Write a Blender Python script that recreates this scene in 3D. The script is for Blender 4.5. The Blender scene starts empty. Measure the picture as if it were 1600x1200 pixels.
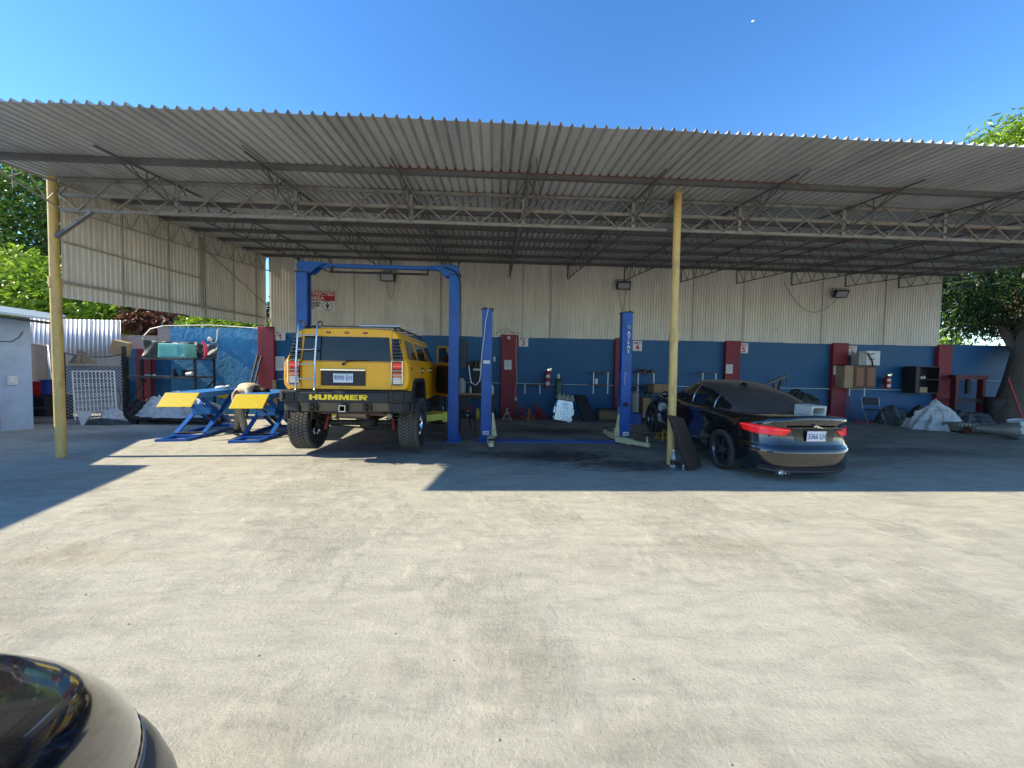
import bpy, bmesh, math, random
import numpy as np
from math import sin, cos, pi, radians, sqrt, atan2, tan
from mathutils import Vector, Matrix, Euler
from mathutils.bvhtree import BVHTree

S = bpy.context.scene
COL = S.collection
random.seed(7)
rng = np.random.default_rng(7)

# ------------------------------------------------------------------ camera
EYE = Vector((0, 0, 1.55))
YAW, PIT, ROL = radians(2.7), radians(2.18), radians(0.9)
fw = Vector((sin(YAW)*cos(PIT), cos(YAW)*cos(PIT), -sin(PIT)))
r0 = Vector((cos(YAW), -sin(YAW), 0))
u0 = r0.cross(fw)
CR = r0*cos(ROL) + u0*sin(ROL)
CU = -r0*sin(ROL) + u0*cos(ROL)
cam_d = bpy.data.cameras.new('camera')
cam = bpy.data.objects.new('camera', cam_d)
COL.objects.link(cam)
cam_d.sensor_width = 36.0
cam_d.lens = 36.0*605/1600
cam_d.clip_start = 0.02
cam_d.clip_end = 6000
mw = Matrix((CR, CU, -fw)).transposed().to_4x4()
mw.translation = EYE
cam.matrix_world = mw
S.camera = cam

def at(px, py, Y):
    """point at depth Y (metres from the camera towards the wall) seen at photo position px,py"""
    d = fw + CR*((px-800)/605) - CU*((py-600)/605)
    return EYE + d*(Y/d.y)

# ------------------------------------------------------------------ world, sun, exposure
SUN_TRAVEL = Vector((6.28, 0.36, -4.32)).normalized()
SUN_EL = math.asin(-SUN_TRAVEL.z)
w = bpy.data.worlds.new('World'); S.world = w; w.use_nodes = True
nt = w.node_tree
sky = nt.nodes.new('ShaderNodeTexSky'); sky.sky_type = 'NISHITA'
sky.sun_disc = False
sky.sun_elevation = SUN_EL
sky.sun_rotation = atan2(-SUN_TRAVEL.x, -SUN_TRAVEL.y)
sky.air_density = 1.0; sky.dust_density = 0.0; sky.ozone_density = 3.6
bg = nt.nodes['Background']
bg.inputs[1].default_value = 0.122
hs = nt.nodes.new('ShaderNodeHueSaturation'); hs.inputs['Saturation'].default_value = 1.21; hs.inputs['Hue'].default_value = .503
nt.links.new(sky.outputs[0], hs.inputs['Color']); nt.links.new(hs.outputs[0], bg.inputs[0])
sd = bpy.data.lights.new('sun', 'SUN'); sd.energy = 3.75; sd.angle = radians(0.5); sd.color = (1, .9, .695)
so = bpy.data.objects.new('sun', sd); COL.objects.link(so)
so.rotation_euler = SUN_TRAVEL.to_track_quat('-Z', 'Y').to_euler()
so.location = (-20, -5, 20)
S.view_settings.view_transform = 'Standard'
S.view_settings.look = 'None'
S.view_settings.gamma = 1
S.view_settings.exposure = 1.35
try:
    S.cycles.max_bounces = 8
    S.cycles.diffuse_bounces = 5
except Exception:
    pass

# ------------------------------------------------------------------ materials
MATS = {}
def nd(t, typ, **kw):
    n = t.nodes.new(typ)
    for k, v in kw.items():
        setattr(n, k, v)
    return n
def mat(name, rgb, rough=.6, metal=0., var=.12, vs=3., bump=0., bs=30., coat=0., dirt=None, dirt_amt=.4, dirt_s=2.,
        stretch=(1, 1, 1), spec=.5, emit=None, trans=0., rv=.0, island=0.):
    if name in MATS: return MATS[name]
    m = bpy.data.materials.new(name); m.use_nodes = True
    t = m.node_tree; b = t.nodes['Principled BSDF']; L = t.links
    tc = nd(t, 'ShaderNodeTexCoord'); mp = nd(t, 'ShaderNodeMapping')
    mp.inputs['Scale'].default_value = stretch
    L.new(tc.outputs['Object'], mp.inputs[0])
    n1 = nd(t, 'ShaderNodeTexNoise'); n1.inputs['Scale'].default_value = vs
    n1.inputs['Detail'].default_value = 8; n1.inputs['Roughness'].default_value = .65
    L.new(mp.outputs[0], n1.inputs[0])
    mr = nd(t, 'ShaderNodeMapRange'); mr.inputs[1].default_value = .25; mr.inputs[2].default_value = .75
    mr.inputs[3].default_value = 1-var; mr.inputs[4].default_value = 1+var
    L.new(n1.outputs[0], mr.inputs[0])
    hv = nd(t, 'ShaderNodeHueSaturation'); hv.inputs['Color'].default_value = (*rgb, 1)
    L.new(mr.outputs[0], hv.inputs['Value'])
    if island:
        gi = nd(t, 'ShaderNodeNewGeometry'); mi_ = nd(t, 'ShaderNodeMapRange'); mi_.inputs[3].default_value = 1-island; mi_.inputs[4].default_value = 1+island
        L.new(gi.outputs['Random Per Island'], mi_.inputs[0]); mm = nd(t, 'ShaderNodeMath'); mm.operation = 'MULTIPLY'
        L.new(mr.outputs[0], mm.inputs[0]); L.new(mi_.outputs[0], mm.inputs[1]); L.new(mm.outputs[0], hv.inputs['Value'])
    col = hv.outputs[0]
    if dirt:
        n2 = nd(t, 'ShaderNodeTexNoise'); n2.inputs['Scale'].default_value = dirt_s
        n2.inputs['Detail'].default_value = 10; n2.inputs['Roughness'].default_value = .75
        L.new(mp.outputs[0], n2.inputs[0])
        r2 = nd(t, 'ShaderNodeMapRange'); r2.inputs[1].default_value = .48; r2.inputs[2].default_value = .72
        r2.inputs[3].default_value = 0; r2.inputs[4].default_value = dirt_amt
        L.new(n2.outputs[0], r2.inputs[0])
        mx = nd(t, 'ShaderNodeMix', data_type='RGBA'); mx.inputs[7].default_value = (*dirt, 1)
        L.new(r2.outputs[0], mx.inputs[0]); L.new(col, mx.inputs[6]); col = mx.outputs[2]
    L.new(col, b.inputs['Base Color'])
    b.inputs['Roughness'].default_value = rough
    if rv:
        r3 = nd(t, 'ShaderNodeMapRange'); r3.inputs[1].default_value = .3; r3.inputs[2].default_value = .7
        r3.inputs[3].default_value = max(0, rough-rv); r3.inputs[4].default_value = min(1, rough+rv)
        L.new(n1.outputs[0], r3.inputs[0]); L.new(r3.outputs[0], b.inputs['Roughness'])
    b.inputs['Metallic'].default_value = metal
    b.inputs['Specular IOR Level'].default_value = spec
    b.inputs['Coat Weight'].default_value = coat
    b.inputs['Coat Roughness'].default_value = .04
    if trans: b.inputs['Transmission Weight'].default_value = trans
    if emit:
        b.inputs['Emission Color'].default_value = (*emit[:3], 1); b.inputs['Emission Strength'].default_value = emit[3]
    if bump:
        n3 = nd(t, 'ShaderNodeTexNoise'); n3.inputs['Scale'].default_value = bs; n3.inputs['Detail'].default_value = 6
        L.new(mp.outputs[0], n3.inputs[0])
        bp = nd(t, 'ShaderNodeBump'); bp.inputs['Strength'].default_value = 1; bp.inputs['Distance'].default_value = bump
        L.new(n3.outputs[0], bp.inputs['Height']); L.new(bp.outputs[0], b.inputs['Normal'])
    MATS[name] = m
    return m

def leafmat(name, c1, c2, c3):
    m = bpy.data.materials.new(name); m.use_nodes = True
    t = m.node_tree; b = t.nodes['Principled BSDF']; L = t.links
    g = nd(t, 'ShaderNodeNewGeometry'); cr = nd(t, 'ShaderNodeValToRGB')
    cr.color_ramp.elements[0].color = (*c1, 1); cr.color_ramp.elements[1].color = (*c3, 1)
    e = cr.color_ramp.elements.new(.5); e.color = (*c2, 1)
    L.new(g.outputs['Random Per Island'], cr.inputs[0]); L.new(cr.outputs[0], b.inputs['Base Color'])
    b.inputs['Roughness'].default_value = .42
    tr = nd(t, 'ShaderNodeBsdfTranslucent'); L.new(cr.outputs[0], tr.inputs[0])
    mx = nd(t, 'ShaderNodeMixShader'); mx.inputs[0].default_value = .35
    L.new(b.outputs[0], mx.inputs[1]); L.new(tr.outputs[0], mx.inputs[2])
    L.new(mx.outputs[0], t.nodes['Material Output'].inputs[0])
    MATS[name] = m
    return m

# ------------------------------------------------------------------ mesh helpers
class MB:
    def __init__(s): s.v = []; s.f = []; s.m = []
    def add(s, vs, fs, mi=0, M=None):
        o = len(s.v)
        for p in vs:
            p = Vector(p)
            if M: p = M @ p
            s.v.append(p)
        for f in fs: s.f.append(tuple(i+o for i in f)); s.m.append(mi)
        return s
    def box(s, c, d, rot=None, mi=0, M=None):
        x, y, z = d[0]/2, d[1]/2, d[2]/2
        vs = [Vector((a, b, e)) for a in (-x, x) for b in (-y, y) for e in (-z, z)]
        if rot is not None:
            R = Euler(rot).to_matrix(); vs = [R @ q for q in vs]
        c = Vector(c); vs = [q+c for q in vs]
        return s.add(vs, [(0, 1, 3, 2), (4, 6, 7, 5), (0, 4, 5, 1), (2, 3, 7, 6), (0, 2, 6, 4), (1, 5, 7, 3)], mi, M)
    def bb(s, x0, x1, y0, y1, z0, z1, mi=0):
        return s.box(((x0+x1)/2, (y0+y1)/2, (z0+z1)/2), (x1-x0, y1-y0, z1-z0), None, mi)
    def bar(s, p, q, a=.04, b=None, mi=0, up=(0, 0, 1)):
        p = Vector(p); q = Vector(q); b = b or a
        d = (q-p)
        if d.length < 1e-6: return s
        z = d.normalized(); up = Vector(up)
        if abs(z.dot(up)) > .98: up = Vector((0, 1, 0))
        x = z.cross(up).normalized(); y = x.cross(z)
        vs = []
        for e in (p, q):
            for (i, j) in ((-1, -1), (1, -1), (1, 1), (-1, 1)):
                vs.append(e + x*(i*a/2) + y*(j*b/2))
        return s.add(vs, [(3, 2, 1, 0), (4, 5, 6, 7), (0, 1, 5, 4), (1, 2, 6, 5), (2, 3, 7, 6), (3, 0, 4, 7)], mi)
    def cyl(s, p, q, r, r2=None, n=16, mi=0, caps=True):
        p = Vector(p); q = Vector(q); r2 = r if r2 is None else r2
        z = (q-p).normalized(); up = Vector((0, 0, 1))
        if abs(z.dot(up)) > .98: up = Vector((0, 1, 0))
        x = z.cross(up).normalized(); y = x.cross(z)
        vs = []
        for (e, rr) in ((p, r), (q, r2)):
            for i in range(n):
                a = 2*pi*i/n; vs.append(e + x*(rr*cos(a)) + y*(rr*sin(a)))
        fs = [((i+1) % n, i, i+n, (i+1) % n+n) for i in range(n)]
        if caps: fs += [tuple(range(n)), tuple(range(2*n-1, n-1, -1))]
        return s.add(vs, fs, mi)
    def tube(s, path, r, n=8, mi=0, closed=False):
        P = [Vector(p) for p in path]; N = len(P)
        rr = r if isinstance(r, (list, tuple)) else [r]*N
        vs = []; prev = None
        for i, p in enumerate(P):
            a = P[(i-1) % N] if (closed or i > 0) else p; b = P[(i+1) % N] if (closed or i < N-1) else p
            z = (b-a).normalized()
            if prev is None:
                up = Vector((0, 0, 1)) if abs(z.z) < .9 else Vector((0, 1, 0)); x = z.cross(up).normalized()
            else:
                x = (prev - z*prev.dot(z)).normalized()
            prev = x; y = x.cross(z)
            for k in range(n):
                t = 2*pi*k/n; vs.append(p + x*(rr[i]*cos(t)) + y*(rr[i]*sin(t)))
        fs = []
        M = N if closed else N-1
        for i in range(M):
            for k in range(n):
                a = i*n+k; b = i*n+(k+1) % n; c = ((i+1) % N)*n+(k+1) % n; d = ((i+1) % N)*n+k
                fs.append((b, a, d, c))
        if not closed: fs += [tuple(range(n)), tuple((N-1)*n+n-1-k for k in range(n))]
        return s.add(vs, fs, mi)
    def prism(s, poly, ax, h0, h1, mi=0, M=None):
        """poly: list of 2-D points in the plane normal to axis ax ('x','y','z'), extruded h0..h1"""
        def P(a, b, h):
            return {'x': (h, a, b), 'y': (a, h, b), 'z': (a, b, h)}[ax]
        n = len(poly)
        vs = [P(a, b, h0) for a, b in poly] + [P(a, b, h1) for a, b in poly]
        fs = [tuple(range(n)), tuple(range(2*n-1, n-1, -1))] + [(i, i+n, (i+1) % n+n, (i+1) % n) for i in range(n)]
        return s.add(vs, fs, mi, M)
    def lathe(s, prof, n=24, mi=0, c=(0, 0, 0), ax='z', caps=True):
        """prof: (r, h) list"""
        vs = []; c = Vector(c)
        for (r, h) in prof:
            for k in range(n):
                a = 2*pi*k/n
                p = {'z': Vector((r*cos(a), r*sin(a), h)), 'x': Vector((h, r*cos(a), r*sin(a))), 'y': Vector((r*sin(a), h, r*cos(a)))}[ax]
                vs.append(c+p)
        fs = []
        for i in range(len(prof)-1):
            for k in range(n):
                fs.append((i*n+k, i*n+(k+1) % n, (i+1)*n+(k+1) % n, (i+1)*n+k))
        if caps and prof[0][0] > 1e-4: fs.append(tuple(range(n-1, -1, -1)))
        if caps and prof[-1][0] > 1e-4: fs.append(tuple((len(prof)-1)*n+k for k in range(n)))
        return s.add(vs, fs, mi)
    def grid(s, fn, nu, nv, mi=0, cu=False):
        vs = [fn(i/nu, j/nv) for i in range(nu+(0 if cu else 1)) for j in range(nv+1)]
        fs = []
        NU = nu if cu else nu+1
        for i in range(nu):
            for j in range(nv):
                a = (i % NU)*(nv+1)+j; b = ((i+1) % NU)*(nv+1)+j
                fs.append((a, b, b+1, a+1))
        return s.add(vs, fs, mi)
    def sphere(s, c, r, n=16, m=10, mi=0):
        c = Vector(c); r = Vector(r) if not isinstance(r, (int, float)) else Vector((r, r, r))
        def fn(u, v):
            a = 2*pi*u; b = pi*(v-.5)
            return Vector((c.x+r.x*cos(a)*cos(b), c.y+r.y*sin(a)*cos(b), c.z+r.z*sin(b)))
        return s.grid(fn, n, m, mi, True)
    def build(s, name, mats, parent=None, smooth=None, bevel=0, loc=None, fix=True):
        me = bpy.data.meshes.new(name)
        me.from_pydata([tuple(v) for v in s.v], [], s.f)
        if not isinstance(mats, (list, tuple)): mats = [mats]
        for m in mats: me.materials.append(m)
        if len(mats) > 1: me.polygons.foreach_set('material_index', s.m)
        me.update()
        if fix:
            bm = bmesh.new(); bm.from_mesh(me)
            bmesh.ops.remove_doubles(bm, verts=bm.verts, dist=1e-5)
            bmesh.ops.recalc_face_normals(bm, faces=bm.faces)
            bm.to_mesh(me); bm.free()
        if smooth is not None:
            me.polygons.foreach_set('use_smooth', [True]*len(me.polygons))
            me.set_sharp_from_angle(angle=radians(smooth))
        o = bpy.data.objects.new(name, me); COL.objects.link(o)
        if parent: o.parent = parent
        if loc is not None: o.location = loc
        if bevel:
            b = o.modifiers.new('bevel', 'BEVEL'); b.width = bevel; b.segments = 2; b.limit_method = 'ANGLE'; b.angle_limit = radians(40)
        return o

def tag(o, label, cat, group=None, kind=None):
    if label: o['label'] = label
    if cat: o['category'] = cat
    if group: o['group'] = group
    if kind: o['kind'] = kind
    return o
def thing(name, label, cat, loc=(0, 0, 0), rz=0, group=None, rot=None):
    o = bpy.data.objects.new(name, None); COL.objects.link(o)
    o.location = loc; o.rotation_euler = rot if rot else (0, 0, rz)
    o.empty_display_size = .1
    return tag(o, label, cat, group)
def copy_tree(o, parent=None):
    c = o.copy(); COL.objects.link(c); c.parent = parent
    for ch in [k for k in bpy.data.objects if k.parent == o]: copy_tree(ch, c)
    return c
def bake(o):
    """apply modifiers"""
    bpy.context.view_layer.update()
    dg = bpy.context.evaluated_depsgraph_get()
    me = bpy.data.meshes.new_from_object(o.evaluated_get(dg))
    old = o.data; o.modifiers.clear(); o.data = me
    return o
def cut(o, mb):
    c = mb.build('cutter', MATS['black_plastic'])
    c.parent = o.parent
    md = o.modifiers.new('cut', 'BOOLEAN'); md.operation = 'DIFFERENCE'; md.solver = 'EXACT'; md.object = c
    bake(o); bpy.data.objects.remove(c)
def bvh_of(o):
    me = o.data
    return BVHTree.FromPolygons([v.co.copy() for v in me.vertices], [tuple(p.vertices) for p in me.polygons])
def patch(name, bvh, fn, m, parent, nu=12, nv=6, off=.004, th=.012, label=None):
    """surface panel: fn(u,v) -> (origin, direction) rays that hit the body; the panel sits off proud of it, th thick"""
    P = {}; 
    for i in range(nu+1):
        for j in range(nv+1):
            o, d = fn(i/nu, j/nv); d = Vector(d).normalized()
            h, n, _, _ = bvh.ray_cast(Vector(o), d)
            if h is None: return None
            if n.dot(d) > 0: n = -n
            P[i, j] = (h, n)
    mb = MB(); vs = []; 
    for k in (off, off-th):
        for i in range(nu+1):
            for j in range(nv+1):
                h, n = P[i, j]; vs.append(h+n*k)
    N = (nu+1)*(nv+1); I = lambda i, j, k=0: k*N+i*(nv+1)+j
    fs = [(I(i, j), I(i+1, j), I(i+1, j+1), I(i, j+1)) for i in range(nu) for j in range(nv)]
    for i in range(nu):
        fs.append((I(i, 0), I(i+1, 0), I(i+1, 0, 1), I(i, 0, 1))); fs.append((I(i, nv), I(i+1, nv), I(i+1, nv, 1), I(i, nv, 1)))
    for j in range(nv):
        fs.append((I(0, j), I(0, j+1), I(0, j+1, 1), I(0, j, 1))); fs.append((I(nu, j), I(nu, j+1), I(nu, j+1, 1), I(nu, j, 1)))
    mb.add(vs, fs)
    ob = mb.build(name, m, parent, smooth=35)
    if label: ob['label'] = label
    return ob
def text(s, name, m, parent, M, size=.1, ext=.002, sx=1., bold=0., align='CENTER'):
    cu = bpy.data.curves.new('t', 'FONT'); cu.body = s; cu.size = size; cu.extrude = ext
    cu.align_x = align; cu.align_y = 'CENTER'; cu.offset = bold; cu.resolution_u = 3
    to = bpy.data.objects.new('t', cu); COL.objects.link(to)
    bpy.context.view_layer.update()
    me = bpy.data.meshes.new_from_object(to.evaluated_get(bpy.context.evaluated_depsgraph_get()))
    bpy.data.objects.remove(to)
    me.transform(M @ Matrix.Diagonal((sx, 1, 1, 1)))
    me.materials.clear(); me.materials.append(m); me.name = name
    o = bpy.data.objects.new(name, me); COL.objects.link(o); o.parent = parent
    return o
def facing_cam(x, y, z, rz=0):      # text standing upright, readable from -Y
    return Matrix.Translation((x, y, z)) @ Matrix.Rotation(rz, 4, 'Z') @ Matrix.Rotation(radians(90), 4, 'X')
GLYPH = {'H': [[(0, 0), (.32, 0), (.32, .38), (.68, .38), (.68, 0), (1, 0), (1, 1), (.68, 1), (.68, .64), (.32, .64), (.32, 1), (0, 1)]],
 'U': [[(0, 1), (0, .2), (.14, 0), (.86, 0), (1, .2), (1, 1), (.68, 1), (.68, .28), (.32, .28), (.32, 1)]],
 'M': [[(0, 0), (.26, 0), (.26, .58), (.42, 0), (.58, 0), (.74, .58), (.74, 0), (1, 0), (1, 1), (.68, 1), (.5, .45), (.32, 1), (0, 1)]],
 'E': [[(0, 0), (1, 0), (1, .24), (.34, .24), (.34, .39), (.9, .39), (.9, .61), (.34, .61), (.34, .76), (1, .76), (1, 1), (0, 1)]],
 'R': [[(0, 0), (.32, 0), (.32, .32), (.45, .32), (.65, 0), (1, 0), (.78, .36), (.98, .48), (1, .85), (.86, 1), (0, 1)], None]}
def block_word(word, x0, cell, gap, z0, h, y0, y1, m, parent):
    mb = MB(); x = x0
    for ch in word:
        wc = cell*(1.22 if ch == 'M' else 1)
        for g in GLYPH[ch]:
            if g: mb.prism([(x+a*wc, z0+b*h) for a, b in g], 'y', y0, y1)
        x += wc+gap
    return mb.build('lettering', m, parent)
def lerp(a, b, t): return a+(b-a)*t
def interp(x, xs, ys):
    return float(np.interp(x, xs, ys))

# the paints
Mgal = mat('galvanised_sheet', (.43, .44, .445), .42, .25, .2, 1.6, .0008, 60, dirt=(.66, .65, .62), dirt_amt=.55, dirt_s=5, stretch=(1.6, .22, 1), rv=.12, island=.11)
Mclad = mat('cream_cladding', (.70, .66, .585), .55, .05, .14, 1.6, .0006, 40, dirt=(.36, .29, .21), dirt_amt=.4, dirt_s=4, stretch=(2, 2, .3), island=.07)
Mgird = mat('lit_worn_steel', (.25, .24, .225), .6, .1, .25, 6, dirt=(.2, .09, .045), dirt_amt=.6, dirt_s=1.6)  # paler than the frame steel: light on the girder put into its colour
Mtrim = mat('cream_painted_steel', (.36, .33, .28), .6, 0, .2, 6)
Msteel = mat('weathered_grey_steel', (.125, .125, .13), .6, .2, .25, 6, dirt=(.16, .07, .035), dirt_amt=.55, dirt_s=2.5)
Mrust = mat('rusty_steel', (.16, .055, .03), .8, 0, .3, 9)
Mypole = mat('yellow_post_paint', (.66, .45, .15), .5, 0, .1, 3, .001, 25, dirt=(.22, .15, .08), dirt_amt=.75, dirt_s=7, stretch=(1, 1, .4))
Mblue = mat('blue_wall_paint', (.004, .095, .235), .55, 0, .22, 1.1, .004, 22, dirt=(.03, .07, .11), dirt_amt=.5, dirt_s=2.2)
Mblueb = mat('sunlit_blue_rough_render', (.035, .22, .43), .7, 0, .2, 2.5, .012, 26, dirt=(.12, .28, .42), dirt_amt=.5, dirt_s=5)  # brighter copy of the wall blue, sunlight on this stretch put into it
Mred = mat('red_pillar_paint', (.25, .022, .036), .6, 0, .2, 2, .003, 30, dirt=(.09, .03, .03), dirt_amt=.6, dirt_s=3)
Mlift = mat('blue_lift_paint', (.006, .095, .40), .38, 0, .1, 3, .0004, 40, dirt=(.02, .035, .07), dirt_amt=.75, dirt_s=4)
Mcream = mat('cream_lift_paint', (.62, .56, .33), .5, 0, .12, 6, dirt=(.2, .16, .08), dirt_amt=.6, dirt_s=9)
Mlime = mat('lime_yellow_paint', (.60, .56, .09), .5, 0, .12, 6, dirt=(.3, .25, .05), dirt_amt=.5, dirt_s=9)
Mblack = mat('black_plastic', (.018, .018, .02), .55, 0, .2, 5)
Mblackg = mat('black_gloss', (.01, .01, .012), .2, 0, .1, 5)
Mrubber = mat('tyre_rubber', (.022, .021, .02), .8, 0, .25, 12, dirt=(.16, .14, .11), dirt_amt=.5, dirt_s=3)
Mrubberd = mat('dusty_tread_rubber', (.085, .078, .068), .85, 0, .3, 9)
Mchrome = mat('chrome', (.75, .76, .78), .12, 1, .05, 5, rv=.05)
Malu = mat('bright_aluminium', (.72, .76, .8), .28, .85, .12, 9, rv=.1)
Myel = mat('yellow_car_paint', (.93, .43, .001), .38, 0, .05, 2, coat=.25, spec=.35, dirt=(.7, .38, .02), dirt_amt=.25, dirt_s=3)
Mglass = mat('dark_tinted_glass', (.008, .011, .014), .05, 0, .1, 3, spec=.45, dirt=(.05, .05, .045), dirt_amt=.15)
Mcarblk = mat('black_car_paint', (.006, .0065, .009), .13, 0, .1, 2, coat=1, rv=.04)
Mdust = mat('dusty_black_paint', (.07, .065, .06), .45, 0, .25, 2.5, coat=.5, dirt=(.07, .065, .06), dirt_amt=.5, dirt_s=2)
Mwhite = mat('white_paint', (.75, .75, .73), .5, 0, .08, 5, dirt=(.45, .42, .36), dirt_amt=.4, dirt_s=6)
Mredp = mat('red_paint', (.5, .02, .02), .4, 0, .15, 6)
Mlamp = mat('red_lamp_plastic', (.62, .006, .014), .18, 0, .1, 8, coat=.2, spec=.3, emit=(1, .02, .03, .12))
Mlampd = mat('dark_red_lamp_plastic', (.25, .006, .01), .18, 0, .1, 8, coat=.3)
Mamber = mat('amber_lamp_plastic', (.8, .13, .01), .15, 0, .1, 8, coat=1)
Mclear = mat('clear_lamp_plastic', (.55, .56, .57), .12, .3, .1, 8, coat=1)
Mtextblue = mat('plate_blue_letters', (.03, .07, .25), .5)
Mtextred = mat('red_letters', (.5, .015, .03), .5)
Mtextblk = mat('black_letters', (.02, .02, .02), .5)
Mtexty = mat('yellow_letters', (.85, .62, .01), .45)
Mplate = mat('plate_white', (.68, .72, .76), .4, 0, .06, 30)
Mrampy = mat('yellow_ramp_paint', (.86, .62, .01), .45, 0, .08, 12, .002, 90, dirt=(.5, .35, .05), dirt_amt=.4, dirt_s=14)
Mtarp = mat('white_tarpaulin', (.55, .56, .57), .6, 0, .12, 4, .006, 9, dirt=(.3, .28, .25), dirt_amt=.5, dirt_s=3)
Mtarpb = mat('black_tarpaulin', (.045, .055, .055), .5, 0, .3, 4, .01, 10, dirt=(.13, .14, .13), dirt_amt=.5)
Mshedb = mat('pale_blue_render', (.46, .55, .67), .75, 0, .08, 1.5, .003, 30, dirt=(.25, .24, .24), dirt_amt=.45, dirt_s=2.6)
Mconc = mat('bare_concrete_block', (.30, .26, .25), .85, 0, .2, 3, .006, 20, dirt=(.15, .13, .12), dirt_amt=.5)
Mzinc = mat('white_zinc_sheet', (.40, .43, .47), .45, .15, .1, 2, dirt=(.3, .2, .15), dirt_amt=.3, dirt_s=3)
Mdark = mat('dark_steel', (.03, .03, .032), .55, .3, .3, 6, dirt=(.1, .06, .04), dirt_amt=.4, dirt_s=5)
Mwood = mat('brown_wood', (.11, .038, .014), .5, 0, .3, 4, stretch=(6, 6, .6))
Mply = mat('raw_plywood', (.4, .27, .15), .7, 0, .2, 4, stretch=(1, 1, 5))
Mcard = mat('cardboard', (.30, .19, .10), .85, 0, .15, 4)
Mteal = mat('teal_enamel', (.16, .50, .47), .4, 0, .1, 5, dirt=(.1, .25, .22), dirt_amt=.4, dirt_s=8)
Mkhaki = mat('khaki_trousers_cloth', (.38, .28, .18), .9, 0, .15, 12, .004, 30)
Mshirt = mat('tan_shirt_cloth', (.62, .51, .35), .9, 0, .12, 12, .004, 30)
Mskin = mat('brown_skin', (.13, .06, .035), .5)
Mhair = mat('black_hair', (.012, .01, .01), .8)
Mshoe = mat('dark_shoe', (.03, .022, .018), .6)
Mcable = mat('grey_cable', (.10, .10, .10), .6)
Mconduit = mat('white_conduit', (.62, .62, .6), .5)
Mhose = mat('red_hose', (.32, .045, .06), .5)
Mbark = mat('bark', (.10, .075, .055), .9, 0, .35, 7, .03, 14, stretch=(1, 1, .3))
Mgreen = mat('dark_green_cylinder_paint', (.02, .07, .035), .4)
Mpaper = mat('paper', (.7, .7, .68), .8, 0, .05, 4)
Mtextgry = mat('faded_grey_print', (.33, .33, .34), .8)
Morange = mat('orange_paint', (.62, .16, .02), .5)
Mbplas = mat('blue_plastic', (.02, .06, .3), .4)

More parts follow.
